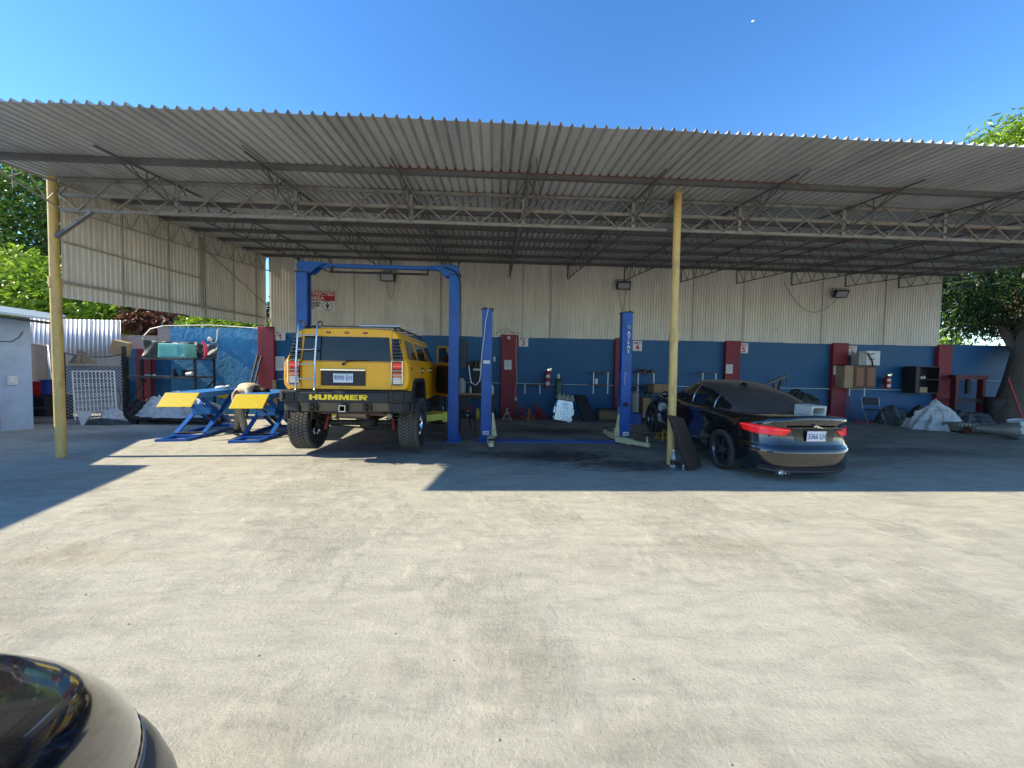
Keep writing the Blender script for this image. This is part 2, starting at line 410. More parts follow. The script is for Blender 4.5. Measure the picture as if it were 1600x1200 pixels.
# ================================================================== SETTING: ground
def make_ground():
    m = bpy.data.materials.new('trowelled_concrete'); m.use_nodes = True
    t = m.node_tree; L = t.links; b = t.nodes['Principled BSDF']
    tc = nd(t, 'ShaderNodeTexCoord')
    def mapping(sc, rz=0, loc=(0, 0, 0)):
        k = nd(t, 'ShaderNodeMapping'); k.inputs['Scale'].default_value = sc; k.inputs['Rotation'].default_value = (0, 0, rz)
        k.inputs['Location'].default_value = loc
        L.new(tc.outputs['Object'], k.inputs[0]); return k
    def noise(k, s, d=8, r=.6, dist=0.):
        n = nd(t, 'ShaderNodeTexNoise'); n.inputs['Scale'].default_value = s; n.inputs['Detail'].default_value = d
        n.inputs['Roughness'].default_value = r; n.inputs['Distortion'].default_value = dist
        L.new(k.outputs[0], n.inputs[0]); return n.outputs[0]
    def rng_(v, a, c, lo=0., hi=1.):
        r = nd(t, 'ShaderNodeMapRange'); r.inputs[1].default_value = a; r.inputs[2].default_value = c
        r.inputs[3].default_value = lo; r.inputs[4].default_value = hi; L.new(v, r.inputs[0]); return r.outputs[0]
    def mix(f, a, c, typ='MIX'):
        x = nd(t, 'ShaderNodeMix', data_type='RGBA'); x.blend_type = typ
        for i, v in ((0, f), (6, a), (7, c)):
            if isinstance(v, (int, float)): x.inputs[i].default_value = v
            elif isinstance(v, tuple): x.inputs[i].default_value = (*v, 1)
            else: L.new(v, x.inputs[i])
        return x.outputs[2]
    def mth(op, a, c=0.):
        x = nd(t, 'ShaderNodeMath'); x.operation = op
        for i, v in ((0, a), (1, c)):
            if isinstance(v, (int, float)): x.inputs[i].default_value = v
            else: L.new(v, x.inputs[i])
        return x.outputs[0]
    iso = mapping((1, 1, 1)); st1 = mapping((.6, 1.35, 1), radians(-24)); st2 = mapping((.5, 1.8, 1), radians(-32))
    big = noise(iso, .35, 5, .6, .1)
    swirl = noise(st1, 1.3, 10, .62, .15)
    fine = noise(st2, 4.5, 10, .7, .3)
    grit = noise(iso, 55, 6, .7)
    patchy = noise(mapping((.8, 1.3, 1), -.4, (13, 7, 0)), 1.1, 9, .65, .2)
    c = mix(rng_(big, .35, .65), (.44, .42, .345), (.455, .43, .35))
    c = mix(rng_(swirl, .4, .66, 0, .6), c, (.40, .37, .30))
    c = mix(rng_(patchy, .5, .7, 0, .4), c, (.52, .495, .40))
    c = mix(rng_(fine, .46, .70, 0, .58), c, (.26, .25, .21))
    c = mix(rng_(fine, .44, .30, 0, .45), c, (.58, .53, .42))
    c = mix(rng_(grit, .54, .70, 0, .55), c, (.25, .24, .20))
    # oil and tyre grime on the workshop floor under the roof (its own blotchy outline)
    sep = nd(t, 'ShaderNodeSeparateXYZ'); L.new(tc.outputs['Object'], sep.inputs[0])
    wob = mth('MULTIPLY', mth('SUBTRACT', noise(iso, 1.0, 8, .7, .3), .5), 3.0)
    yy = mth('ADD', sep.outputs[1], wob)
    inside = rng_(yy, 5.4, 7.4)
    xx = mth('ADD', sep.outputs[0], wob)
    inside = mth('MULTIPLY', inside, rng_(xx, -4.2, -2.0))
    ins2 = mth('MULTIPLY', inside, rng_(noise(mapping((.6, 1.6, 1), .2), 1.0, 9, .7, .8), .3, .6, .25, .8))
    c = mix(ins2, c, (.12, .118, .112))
    def blot(x, y, rx, ry, amt, col=(.05, .045, .042)):
        nonlocal c
        k = mapping((1/rx, 1/ry, 1), 0, (-x/rx, -y/ry, 0))
        ln = nd(t, 'ShaderNodeVectorMath'); ln.operation = 'LENGTH'; L.new(k.outputs[0], ln.inputs[0])
        r = mth('ADD', ln.outputs['Value'], mth('MULTIPLY', mth('SUBTRACT', noise(st1, 3.2, 9, .75, 1.), .5), 2.2))
        c = mix(rng_(r, 1.1, .35, 0, amt), c, col)
    blot(1.2, 6.9, 1.4, .7, .95); blot(2.3, 6.2, 1.1, .5, .85); blot(-.1, 7.0, .8, .3, .6); blot(5.6, 6.4, 1.3, .3, .6)
    blot(-8.3, 8.5, 1.4, .7, .5, (.12, .11, .10)); blot(1.5, 9.7, 1.5, .7, .75); blot(7.5, 7.5, 2.5, .5, .5)
    # dried tan mud streaks in the sun
    blot(-3.3, 3.2, .7, .25, .35, (.40, .33, .22)); blot(2.2, 3.3, .6, .2, .4, (.36, .31, .22))
    # cracks
    wv = nd(t, 'ShaderNodeTexVoronoi'); wv.feature = 'DISTANCE_TO_EDGE'; wv.inputs['Scale'].default_value = .33
    nv = nd(t, 'ShaderNodeTexNoise'); nv.inputs['Scale'].default_value = 1.7; nv.inputs['Detail'].default_value = 8
    L.new(iso.outputs[0], nv.inputs[0])
    vm = nd(t, 'ShaderNodeVectorMath'); vm.operation = 'SCALE'; vm.inputs['Scale'].default_value = .9
    L.new(nv.outputs['Color'], vm.inputs[0])
    va = nd(t, 'ShaderNodeVectorMath'); L.new(iso.outputs[0], va.inputs[0]); L.new(vm.outputs[0], va.inputs[1])
    L.new(va.outputs[0], wv.inputs['Vector'])
    crack = rng_(wv.outputs['Distance'], .0035, .0, 0, 1)
    crack = mth('MULTIPLY', crack, mth('MULTIPLY', rng_(patchy, .48, .6), rng_(sep.outputs[0], -2.2, -2.8)))
    c = mix(mth('MULTIPLY', crack, .5), c, (.12, .11, .10))
    # chalky scratch marks, only in a few places
    sc = noise(mapping((.35, 16, 1), radians(6)), 1.6, 3, .5, .3)
    scm = mth('MULTIPLY', rng_(sc, .73, .77), rng_(noise(iso, .8, 2), .55, .62))
    c = mix(mth('MULTIPLY', scm, .5), c, (.72, .70, .64))
    L.new(c, b.inputs['Base Color'])
    b.inputs['Roughness'].default_value = .88; b.inputs['Specular IOR Level'].default_value = .25
    h = mth('MULTIPLY', noise(iso, 42, 8, .75), .012)
    h = mth('ADD', h, mth('MULTIPLY', noise(iso, 9, 9, .55, 0.), .009))
    h = mth('ADD', h, mth('MULTIPLY', swirl, .008)); h = mth('ADD', h, mth('MULTIPLY', fine, .02))
    h = mth('ADD', h, mth('MULTIPLY', mth('MULTIPLY', noise(iso, 16, 8, .8, .3), rng_(noise(iso, .7, 4, .6, .1), .48, .6)), .045))
    h = mth('SUBTRACT', h, mth('MULTIPLY', crack, .01))
    bp = nd(t, 'ShaderNodeBump'); bp.inputs['Strength'].default_value = .8; bp.inputs['Distance'].default_value = 1
    L.new(h, bp.inputs['Height']); L.new(bp.outputs[0], b.inputs['Normal'])
    mb = MB()
    xs = [-400, -60, -14, 20, 60, 400]; ys = [-300, -40, -3, 14, 60, 900]
    for i in range(5):
        for j in range(5):
            mb.add([(xs[i], ys[j], 0), (xs[i+1], ys[j], 0), (xs[i+1], ys[j+1], 0), (xs[i], ys[j+1], 0)], [(0, 1, 2, 3)])
    g = mb.build('ground', m); g['kind'] = 'structure'
make_ground()

# pebbles and grit scattered on the yard
mb = MB()
for k in range(110):
    x = random.uniform(-4.5, 5); y = random.uniform(.9, 4.6) if k % 3 else random.uniform(.8, 2.0); r = random.uniform(.002, .006)
    mb.sphere((x, y, r*.4), (r*random.uniform(.8, 1.6), r*random.uniform(.8, 1.4), r*.7), 6, 4)
tag(mb.build('loose_grit', mat('grit_stone', (.33, .30, .25), .9), smooth=60), 'scattered grit and pebbles on the sunlit concrete yard', 'grit', kind='stuff')

# moon
MD = (fw + CR*((1178-800)/605) - CU*((33-600)/605)).normalized()
mp_ = EYE + MD*3000
mb = MB(); R_ = 11
pts = []
for k in range(13):
    a = -pi/2 + pi*k/12; pts.append((-cos(a)*R_, sin(a)*R_))
for k in range(13):
    a = pi/2 - pi*k/12; pts.append((-cos(a)*R_*.35, sin(a)*R_))
mb.prism(pts[:-1], 'y', -2, 2)
mo = mb.build('moon', mat('moonlight', (.5, .5, .5), .9, emit=(.75, .85, 1, .35)))
mo.location = mp_; mo.rotation_euler = (radians(-45), radians(25), -radians(30)); mo['kind'] = 'structure'

# ================================================================== the long roof
RX0, RX1, RY0, RY1 = -7.17, 15.4, 4.5, 12.72
def roofz(y): return 4.96 - .078*(12.57-y)
shed = thing('open_sided_shelter', 'long open-fronted shelter with ribbed metal roof, lattice trusses and yellow front posts', 'shelter', (0, 0, 0))
def ribbed(u0, u1, pitch, rib, h, top):
    """profile points along u: flat pan then narrow rib"""
    out = []; u = u0
    while u < u1-1e-6:
        a = pitch-rib
        out += [(u, 0), (u+a, 0), (u+a+(rib-top)/2, h), (u+a+(rib+top)/2, h)]
        u += pitch
    out.append((u1, 0)); return out
mb = MB(); x = RX0; k = 0
while x < RX1-.01:
    n = 6; wd = .132*n; x1 = min(x+wd, RX1)
    prof = ribbed(x, x1, .132, .05, .040+(.006 if k % 3 == 0 else 0), .008)
    y0 = RY0 + random.uniform(-.012, .012); dz = random.uniform(-.002, .003) + .0025*(k % 2)
    prof2 = prof + [(x1+.02, 0)]
    ys = [y0, 8.6, RY1]
    vs = []; 
    for yv in ys:
        for (u, hh) in prof2: vs.append((u, yv, roofz(yv)+hh+dz))
    n_ = len(prof2)
    fs = [(j*n_+i, j*n_+i+1, (j+1)*n_+i+1, (j+1)*n_+i) for j in range(2) for i in range(n_-1)]
    mb.add(vs, fs); x += wd; k += 1
ro = mb.build('roof_sheet', Mgal, shed, fix=False)
sol = ro.modifiers.new('thick', 'SOLIDIFY'); sol.thickness = .0022; sol.offset = 1

TX = [-7.0 + 1.865*i for i in range(13)]
def truss(X, parent, m):
    mb = MB()
    yf, yb = 5.3, 12.5
    zt = lambda y: roofz(y) - .075
    def zb(y):
        if y < 6.65: return lerp(zt(5.5), zt(6.65)-.40, (y-5.5)/1.15)
        return zt(y) - .40
    mb.bar((X, yf, zt(yf)), (X, yb, zt(yb)), .026, .026)
    mb.bar((X, 5.6, zb(5.6)), (X, 6.65, zb(6.65)), .02, .02)
    mb.bar((X, 6.65, zb(6.65)), (X, yb, zb(yb)), .024, .024)
    y = 6.0; up = False
    prev = (5.75, zt(5.75))
    while y < yb:
        cur = (y, zb(y) if not up else zt(y))
        mb.bar((X, *prev), (X, *cur), .013)
        prev = cur; up = not up; y += .235
    mb.bar((X, yb-.02, zb(yb)), (X, yb-.02, zt(yb)), .03)
    mb.bar((X, 6.05, zb(6.0)-.14), (X, 6.05, zt(6.05)), .014)
    return mb.build('truss', m, parent)
for i, X in enumerate(TX):
    truss(X, shed, Mtrim if i == 0 else Msteel)
def purlin(y, a=.045, b=.07):
    mb = MB(); z = roofz(y)-.004
    mb.bb(RX0+.02, RX1-.02, y-a/2, y+a/2, z-b, z-.001)
    mb.bb(RX0+.02, RX1-.02, y+a/2, y+a/2+.025, z-b, z-b+.008)
    return mb.build('purlin', Msteel, shed)
for y in (5.80, 7.6, 8.62, 9.45, 10.35, 11.35, 12.25): purlin(y)
mb = MB(); pl = []; zr_ = roofz(5.78)
x = RX0+.132*42
while x < 4.6:
    r_ = random.random() < .55
    pl += [(x, zr_-.006), (x+.084, zr_-.006), (x+.100, zr_+(.03 if r_ else 0)), (x+.116, zr_+(.03 if r_ else 0))]; x += .132
mb.prism(pl+[(x, zr_-.012), (RX0+.132*42, zr_-.012)], 'y', 5.765, 5.772); mb.build('rib_closure', Mrust, shed)
# front lattice girder
YG = 6.62
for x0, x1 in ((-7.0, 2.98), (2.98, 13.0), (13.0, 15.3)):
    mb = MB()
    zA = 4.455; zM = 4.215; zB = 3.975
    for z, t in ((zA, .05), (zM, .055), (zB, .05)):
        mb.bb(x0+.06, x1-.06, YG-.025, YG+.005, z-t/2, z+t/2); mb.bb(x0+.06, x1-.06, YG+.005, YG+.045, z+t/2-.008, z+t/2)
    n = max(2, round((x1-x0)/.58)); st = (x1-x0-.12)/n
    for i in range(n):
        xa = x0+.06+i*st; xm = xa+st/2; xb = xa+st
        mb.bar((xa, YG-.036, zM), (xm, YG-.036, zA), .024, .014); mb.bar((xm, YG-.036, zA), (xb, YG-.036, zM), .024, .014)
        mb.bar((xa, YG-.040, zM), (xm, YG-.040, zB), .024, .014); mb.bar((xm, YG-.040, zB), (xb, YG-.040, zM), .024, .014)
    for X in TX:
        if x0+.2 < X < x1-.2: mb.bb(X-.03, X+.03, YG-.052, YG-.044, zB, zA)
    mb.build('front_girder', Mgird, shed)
# long stiffener rods from roof down to the girder at the front
for X in TX[2::2]:
    mb = MB(); mb.bar((X+.05, 5.15, roofz(5.15)-.06), (X+.32, YG-.06, 4.22), .012); mb.bar((X, 5.80, roofz(5.8)-.07), (X+.32, YG-.06, 4.22), .014)
    mb.bar((X, 5.80, roofz(5.8)-.07), (X-.3, YG-.06, 4.22), .014)
    mb.build('front_stay', Msteel, shed)
def post(x, y, join, label):
    mb = MB()
    mb.cyl((x+.02, y, -.01), (x+.005, y, join), .068, .066, 20); mb.cyl((x+.005, y, join), (x, y, join+.16), .078, .078, 20)
    mb.cyl((x, y, join+.16), (x, y, 4.50), .060, .060, 20)
    o = mb.build('post', Mypole, shed, smooth=40); o['label'] = label
    return o
post(-7.07, 6.62, 2.75, 'yellow post at the left end'); post(2.97, 6.32, 2.05, 'yellow post beside the black sedan'); post(13.0, 6.5, 2.4, 'yellow post near the right end')
mb = MB(); mb.bar((2.97, 6.32, 4.40), (2.97, 6.6, 4.42), .06); mb.build('post_bracket', Msteel, shed); mb = MB(); mb.bar((13.0, 6.5, 4.40), (13.0, 6.6, 4.42), .06); mb.build('post_bracket', Msteel, shed)
mb = MB(); mb.bar((-7.0, 6.60, 3.55), (-6.45, 6.60, 3.96), .055, .04); mb.build('knee_brace', Msteel, shed)
# cladding of the left end, hung from the truss
Mlap = mat('dark_lap_joint', (.24, .20, .16), .8, 0, .4, 3)
def clad_strip(P, Q, zb0, zb1, zt0, zt1, pitch, amp, nrm, name, m, seams=()):
    """vertical ribbed sheet from plan point P to Q"""
    P = Vector(P); Q = Vector(Q); Ln = (Q-P).length; d = (Q-P)/Ln; n = int(Ln/pitch)
    vs = []; 
    for i in range(n):
        for (f, h) in ((0, 0), (.42, 0), (.55, 1), (.87, 1)):
            u = (i+f)*pitch; p = P+d*u+Vector((nrm[0], nrm[1]))*h*amp; t = u/Ln
            if any(abs(u-s_) < pitch*.35 for s_ in seams): p = p - Vector((nrm[0], nrm[1]))*amp*1.2
            vs += [(p.x, p.y, lerp(zb0, zb1, t)), (p.x, p.y, lerp(zt0, zt1, t))]
    mb = MB(); C_ = len(vs)//2; per = 4*9
    for i0 in range(0, C_-1, per):
        i1 = min(C_-1, i0+per); jz = random.uniform(-.012, .008); jn = random.uniform(0, .004)
        seg = [(p[0]+nrm[0]*jn, p[1]+nrm[1]*jn, p[2]+(jz if k % 2 == 0 else 0)) for k, p in enumerate(vs[2*i0:2*i1+2])]
        mb.add(seg, [(2*i, 2*i+2, 2*i+3, 2*i+1) for i in range(len(seg)//2-1)])
    o = mb.build(name, m, shed, fix=False)
    s_ = o.modifiers.new('thick', 'SOLIDIFY'); s_.thickness = .0015
    for q in seams:
        t = q/Ln; p = P+d*q+Vector((nrm[0], nrm[1]))*(amp+.004)
        MB().bar((p.x, p.y, lerp(zb0, zb1, t)+.01), (p.x, p.y, lerp(zt0, zt1, t)-.02), .011, .006).build('sheet_lap', Mlap, shed)
    return o
clad_strip((-7.10, 6.75), (-7.10, 12.46), 2.60, 2.80, roofz(6.75)+.01, roofz(12.55)+.01, .095, .014, (1, 0), 'side_cladding', Mclad, (1.05, 2.1, 3.15, 4.2, 5.2))
clad_strip((-7.02, 12.50), (15.12, 12.50), 2.585, 2.565, 4.955, 4.955, .088, .014, (0, -1), 'rear_cladding', Mclad, (2.6, 5.3, 7.9, 8.8, 11.4, 13.5, 15.2, 17.9, 20.1))
mb = MB()
mb.bar((-7.07, 6.75, 2.86), (-7.07, 12.5, 3.02), .03, .05)
mb.bar((-7.07, 6.75, 3.52), (-7.07, 9.8, 3.62), .02, .03)
mb.bar((-7.07, 9.9, 4.33), (-7.07, 12.5, 3.40), .02, .02)
mb.bar((-7.05, 9.75, 2.9), (-7.05, 9.75, 4.6), .05, .05)
mb.bb(-7.13, -7.09, 12.4, 12.44, 2.75, 4.9)
mb.build('side_rail', Mtrim, shed)
mb = MB()
for k in range(90):
    X = -6.8+k*.245
    for z in (3.0, 4.35):
        if random.random() < .8: mb.cyl((X+random.uniform(-.02, .02), 12.484, z), (X, 12.476, z), .010, .008, 6)
mb.build('fixing_bolts', Mrust, shed)['kind'] = 'stuff'

# ================================================================== boundary wall with pillars
wall = thing('boundary_wall', 'long dark blue boundary wall with red pillars behind the service bays', 'wall')
MB().bb(-10.05, 18.3, 12.57, 12.77, -.05, 2.63).build('wall_panel', Mblue, wall)
def roughwall(x0, x1, z0, z1, m, name, y=12.56):
    mb = MB()
    def f(u, v):
        x = lerp(x0, x1, u); z = lerp(z0, z1, v)
        return Vector((x, y-.012-.008*random.random(), z))
    mb.grid(f, 60, 50)
    o = mb.build(name, m, wall, smooth=60); return o
roughwall(-10.05, -7.36, .0, 2.70, Mblueb, 'rendered_wall_panel', 12.565)
mb = MB(); mb.bb(-10.05, -7.36, 12.56, 12.78, 2.63, 2.70); mb.build('wall_cap', Mblueb, wall)
mb = MB(); mb.bb(-12.2, -10.05, 12.57, 12.77, -.05, 2.42); mb.bb(-10.45, -10.05, 12.575, 12.765, 2.42, 2.70); mb.build('block_wall_panel', Mconc, wall)
mb = MB(); mb.bb(-11.9, -10.05, 12.545, 12.568, 0, 2.0); mb.build('painted_wall_panel', Mblue, wall)
for x0, x1, zt in ((-10.98, -10.52, 2.02), (-7.36, -6.86, 2.76), (-3.5, -3.0, 2.62), (.22, .76, 2.655), (3.93, 4.43, 2.62), (7.62, 8.12, 2.60), (11.30, 11.84, 2.60), (15.02, 15.5, 2.61)):
    mb = MB(); mb.bb(x0, x1, 12.43, 12.60, -.02, zt); mb.build('pillar', Mred, wall, bevel=.012)
mb = MB()
pa = at(775, 607, 12.5); mb.tube([(-6.8, 12.52, 1.12), (pa.x, 12.52, 1.1), (3.9, 12.52, 1.07), (7, 12.52, 1.07), (11.2, 12.52, 1.06), (15.3, 12.50, 1.05)], .011, 6)
mb.tube([(15.6, 12.52, 1.43), (17.4, 12.52, 1.40)], .011, 6)
tag(mb.build('wall_conduit', Mconduit, smooth=60), 'thin white conduit running along the dark blue wall at waist height', 'conduit')

# wall signs
BAYS = {'1': 'left of the yellow SUV', '3': 'to the right of the pillar behind the low lift', '4': 'behind the right post of the low lift', '5': 'above the roof of the black sedan', '6': 'above the brown cabinet'}
def bay_sign(num, px, py, Y, m=Mwhite):
    p = at(px, py, Y)
    o = thing('bay_sign', 'small white BAY %s sign %s' % (num, BAYS[num]), 'sign', (p.x+.05, Y, p.z), group='numbered bay signs')
    mb = MB(); mb.bb(-.155, .155, -.006, .006, -.165, .165); mb.build('panel', Mwhite, o, bevel=.003)
    text('BAY', 'lettering', Mtextred, o, facing_cam(0, -.009, .095), .108, .001, 1.15, .002)
    text(num, 'number', Mtextred, o, facing_cam(0, -.009, -.055), .235, .001, 1.1, .006)
for n_, px, py in (('1', 435.5, 523.5), ('3', 815.5, 533.5), ('4', 993.5, 540.5), ('5', 1159.5, 544), ('6', 1329.5, 548)):
    bay_sign(n_, px, py, 12.52)
def notice(px, py, Y, label):
    p = at(px, py, Y)
    o = thing('notice_sheet', label, 'notice', (p.x, Y, p.z), group='paper notices on the red pillars')
    MB().bb(-.115, .115, -.002, .002, -.15, .15).build('sheet', Mpaper, o)
    mb = MB()
    for k in range(7): mb.bb(-.08, .08-random.random()*.05, -.0045, -.003, .1-k*.033, .108-k*.033)
    mb.build('printed_lines', Mtextgry, o)
notice(793.5, 570, 12.415, 'paper notice on the red pillar behind the low lift')
notice(1139.5, 576.5, 12.415, 'paper notice on the red pillar just above the sedan roof')
notice(1307.5, 578.5, 12.415, 'paper notice on the red pillar beside the brown cabinet')
# restricted area sign
p0 = at(474, 455, 12.44); p1 = at(523, 486, 12.44)
sx = (p0.x+p1.x)/2; sz = (p0.z+p1.z)/2; sw = p1.x-p0.x; sh = p0.z-p1.z
o = thing('restricted_area_sign', 'red and white restricted area sign on the cladding behind the tall blue lift', 'sign', (sx, 12.44, sz))
MB().bb(-sw/2, sw/2, -.004, .004, -sh/2, .02*sh).build('white_panel', Mwhite, o)
MB().bb(-sw/2, sw/2, -.004, .004, .022*sh, sh/2).build('red_panel', mat('sign_red', (.42, .02, .025), .5), o)
text('RESTRICTED', 'lettering', Mwhite, o, facing_cam(-.01, -.007, sh*.37), .15, .001, 1.15, .003)
text('AREA', 'lettering', Mwhite, o, facing_cam(-.06, -.007, sh*.15), .15, .001, 1.2, .003)
text('AUTHORIZED', 'lettering', Mtextblk, o, facing_cam(-sw*.22, -.007, -sh*.11), .088, .001, .95, .003)
text('PERSONNEL', 'lettering', Mtextblk, o, facing_cam(-sw*.22, -.007, -sh*.24), .088, .001, .95, .003)
text('ONLY', 'lettering', Mtextblk, o, facing_cam(-sw*.22, -.007, -sh*.37), .088, .001, .95, .003)
mb = MB(); cx, cz = sw*.27, -sh*.24
ring = [(cx+cos(2*pi*k/28)*.15, -.008, cz+sin(2*pi*k/28)*.15) for k in range(28)]
mb.tube(ring, .008, 6, closed=True); mb.cyl((cx, -.004, cz+.085), (cx, -.010, cz+.085), .025, n=12)
mb.bb(cx-.028, cx+.028, -.010, -.004, cz-.02, cz+.05); mb.bb(cx-.055, cx-.034, -.010, -.004, cz-.02, cz+.05); mb.bb(cx+.034, cx+.055, -.010, -.004, cz-.02, cz+.05)
mb.bb(cx-.026, cx-.004, -.010, -.004, cz-.11, cz-.02); mb.bb(cx+.004, cx+.026, -.010, -.004, cz-.11, cz-.02)
mb.build('pictogram', Mtextblk, o)

# flood lights with hanging cable
def flood(px, py, label, cab):
    p = at(px, py, 12.3)
    o = thing('floodlight', label, 'floodlight', (p.x, 12.3, p.z), group='floodlights under the roof')
    R = Matrix.Rotation(radians(28), 4, 'X')
    mb = MB(); mb.box((0, 0, 0), (.44, .06, .26), M=R)
    for k in range(9): mb.box((-.18+k*.045, .05, 0), (.008, .05, .22), M=R)
    mb.build('housing', Mblack, o, bevel=.008)
    MB().box((0, -.034, 0), (.36, .006, .18), M=R).build('lens', mat('frosted_lens', (.35, .36, .37), .25, 0, .1, 9), o)
    mb = MB(); mb.bar((-.23, 0, 0), (-.23, .1, .2), .02, .006); mb.bar((.23, 0, 0), (.23, .1, .2), .02, .006); mb.bar((-.23, .1, .2), (.23, .1, .2), .02, .006); mb.build('bracket', Mblack, o)
    mb = MB(); mb.tube([Vector(q) for q in cab], .008, 6); c_ = mb.build('cable', Mcable, o, smooth=60)
def loop(x0, z0, x1, z1, sag, n=14):
    return [(lerp(x0, x1, t/n), .08, lerp(z0, z1, t/n) - sag*4*(t/n)*(1-t/n)) for t in range(n+1)]
flood(605.5, 433, 'black floodlight seen under the crossbar of the tall blue lift', loop(-.05, -.1, .25, .3, .75))
flood(974.5, 446, 'black floodlight on the cladding left of the yellow post', loop(-.12, -.1, .12, -.05, .7))
flood(1314.5, 459, 'black floodlight near the right end with a long drooping cable', loop(.0, -.05, -1.9, .35, .75))

# ================================================================== wheels
def wheel(parent, x, y, z, R, W, rimr, side, kind, tread=None, rot=0):
    """side: +1 outer face towards +x. returns the wheel part"""
    mb = MB()
    h = W/2
    prof = [(rimr*1.0, -h*.72), (rimr*1.03, -h*.9), (lerp(rimr, R, .45), -h*1.02), (R*.93, -h*.94), (R*.985, -h*.78), (R, -h*.5), (R*1.003, 0), (R, h*.5), (R*.985, h*.78), (R*.93, h*.94), (lerp(rimr, R, .45), h*1.02), (rimr*1.03, h*.9), (rimr, h*.72)]
    vs = []; n = 56
    for (r, hh) in prof:
        for k in range(n):
            a = 2*pi*k/n; vs.append((hh, r*cos(a), r*sin(a)))
    fs = [(i*n+k, i*n+(k+1) % n, (i+1)*n+(k+1) % n, (i+1)*n+k) for i in range(len(prof)-1) for k in range(n)]
    mb.add(vs, fs)
    ty = mb.build('tyre', Mrubber, parent, smooth=50, loc=(x, y, z))
    mb = MB()
    if tread == 'block':
        N = 52
        for k in range(N):
            a0 = 2*pi*k/N
            for j, (hx, wx, sk) in enumerate(((-.80, .30, .10), (-.42, .30, -.25), (-.05, .30, .3), (.34, .30, -.25), (.76, .32, .10))):
                a = a0 + (j % 2)*pi/N
                M = Matrix.Rotation(a, 4, 'X') @ Matrix.Translation((hx*h, 0, R*1.0)) @ Matrix.Rotation(sk, 4, 'Z')
                mb.box((0, 0, .004), (wx*h*1.12, 2*pi*R/N*.78, .018), M=M)
            for s_ in (-1, 1):
                M = Matrix.Rotation(a0+pi/N*.5, 4, 'X') @ Matrix.Translation((s_*h*.97, 0, R*.955))
                mb.box((0, 0, 0), (.014, 2*pi*R/N*.62, .05), M=M)
        mb.build('tread', Mrubberd, ty)
    else:
        for hx in (-.7, -.35, 0, .35, .7):
            w2 = .13*h
            prof2 = [(R*.99, hx*h-w2), (R*1.006, hx*h-w2*.9), (R*1.006, hx*h+w2*.9), (R*.99, hx*h+w2)]
            vs = []; 
            for (r, hh) in prof2:
                for k in range(n):
                    a = 2*pi*k/n; vs.append((hh, r*cos(a), r*sin(a)))
            mb.add(vs, [(i*n+k, i*n+(k+1) % n, (i+1)*n+(k+1) % n, (i+1)*n+k) for i in range(3) for k in range(n)])
        N = 60
        for k in range(N):
            for s_ in (-1, 1):
                M = Matrix.Rotation(2*pi*k/N, 4, 'X') @ Matrix.Translation((s_*h*.78, 0, R*.992)) @ Matrix.Rotation(s_*.4, 4, 'Z')
                mb.box((0, 0, 0), (h*.34, .012, .012), M=M)
        mb.build('tread', mat('dusty_road_tread', (.075, .07, .062), .85, 0, .2, 9), ty)
    s = side; mr_ = Mchrome if kind == 'chrome' else mat('gloss_dark_alloy', (.16, .16, .17), .25, .8, .1, 5)
    mb = MB()
    fp = h*.66*s
    mb.lathe([(rimr*.985, -h*.72*s), (rimr*.90, -h*.3*s), (rimr*.90, h*.4*s), (rimr*.985, h*.74*s), (rimr*1.01, h*.76*s), (rimr*1.01, h*.70*s)], 40, ax='x', caps=False)
    mb.lathe([(.0001, fp*.95), (rimr*.20, fp*.95), (rimr*.24, fp*.7), (rimr*.25, fp*.2), (.0001, fp*.2)], 24, ax='x')
    ns = 7 if kind == 'chrome' else 5
    for k in range(ns):
        a = 2*pi*(k+rot)/ns
        M = Matrix.Rotation(a, 4, 'X')
        wd = rimr*(.24 if kind == 'chrome' else .065)
        if kind == 'chrome':
            mb.add([(fp*.55, -wd, rimr*.2), (fp*.55, wd, rimr*.2), (fp*.9, wd*.8, rimr*.92), (fp*.9, -wd*.8, rimr*.92), (fp*.9, -wd*.7, rimr*.2), (fp*.9, wd*.7, rimr*.2), (fp*1.02, wd*.5, rimr*.92), (fp*1.02, -wd*.5, rimr*.92)],
                   [(0, 1, 2, 3), (4, 7, 6, 5), (0, 4, 5, 1), (2, 6, 7, 3), (1, 5, 6, 2), (0, 3, 7, 4)], 0, M)
        else:
            for e in (-1, 1):
                M2 = M @ Matrix.Rotation(e*.17, 4, 'X')
                mb.add([(fp*.5, -wd, rimr*.15), (fp*.5, wd, rimr*.15), (fp*.8, wd*.6, rimr*.93), (fp*.8, -wd*.6, rimr*.93), (fp*.9, -wd, rimr*.15), (fp*.9, wd, rimr*.15), (fp*1.02, wd*.6, rimr*.93), (fp*1.02, -wd*.6, rimr*.93)],
                       [(0, 1, 2, 3), (4, 7, 6, 5), (0, 4, 5, 1), (2, 6, 7, 3), (1, 5, 6, 2), (0, 3, 7, 4)], 0, M2)
    mb.build('rim', mr_, ty, smooth=30)
    mb = MB(); mb.lathe([(rimr*.55, -h*.1*s), (rimr*.72, -h*.1*s), (rimr*.72, h*.02*s), (rimr*.2, h*.02*s), (rimr*.2, -h*.1*s)], 32, ax='x', caps=False); mb.build('brake_disc', Mdark, ty, smooth=30)
    ty.name = 'wheel'
    return ty

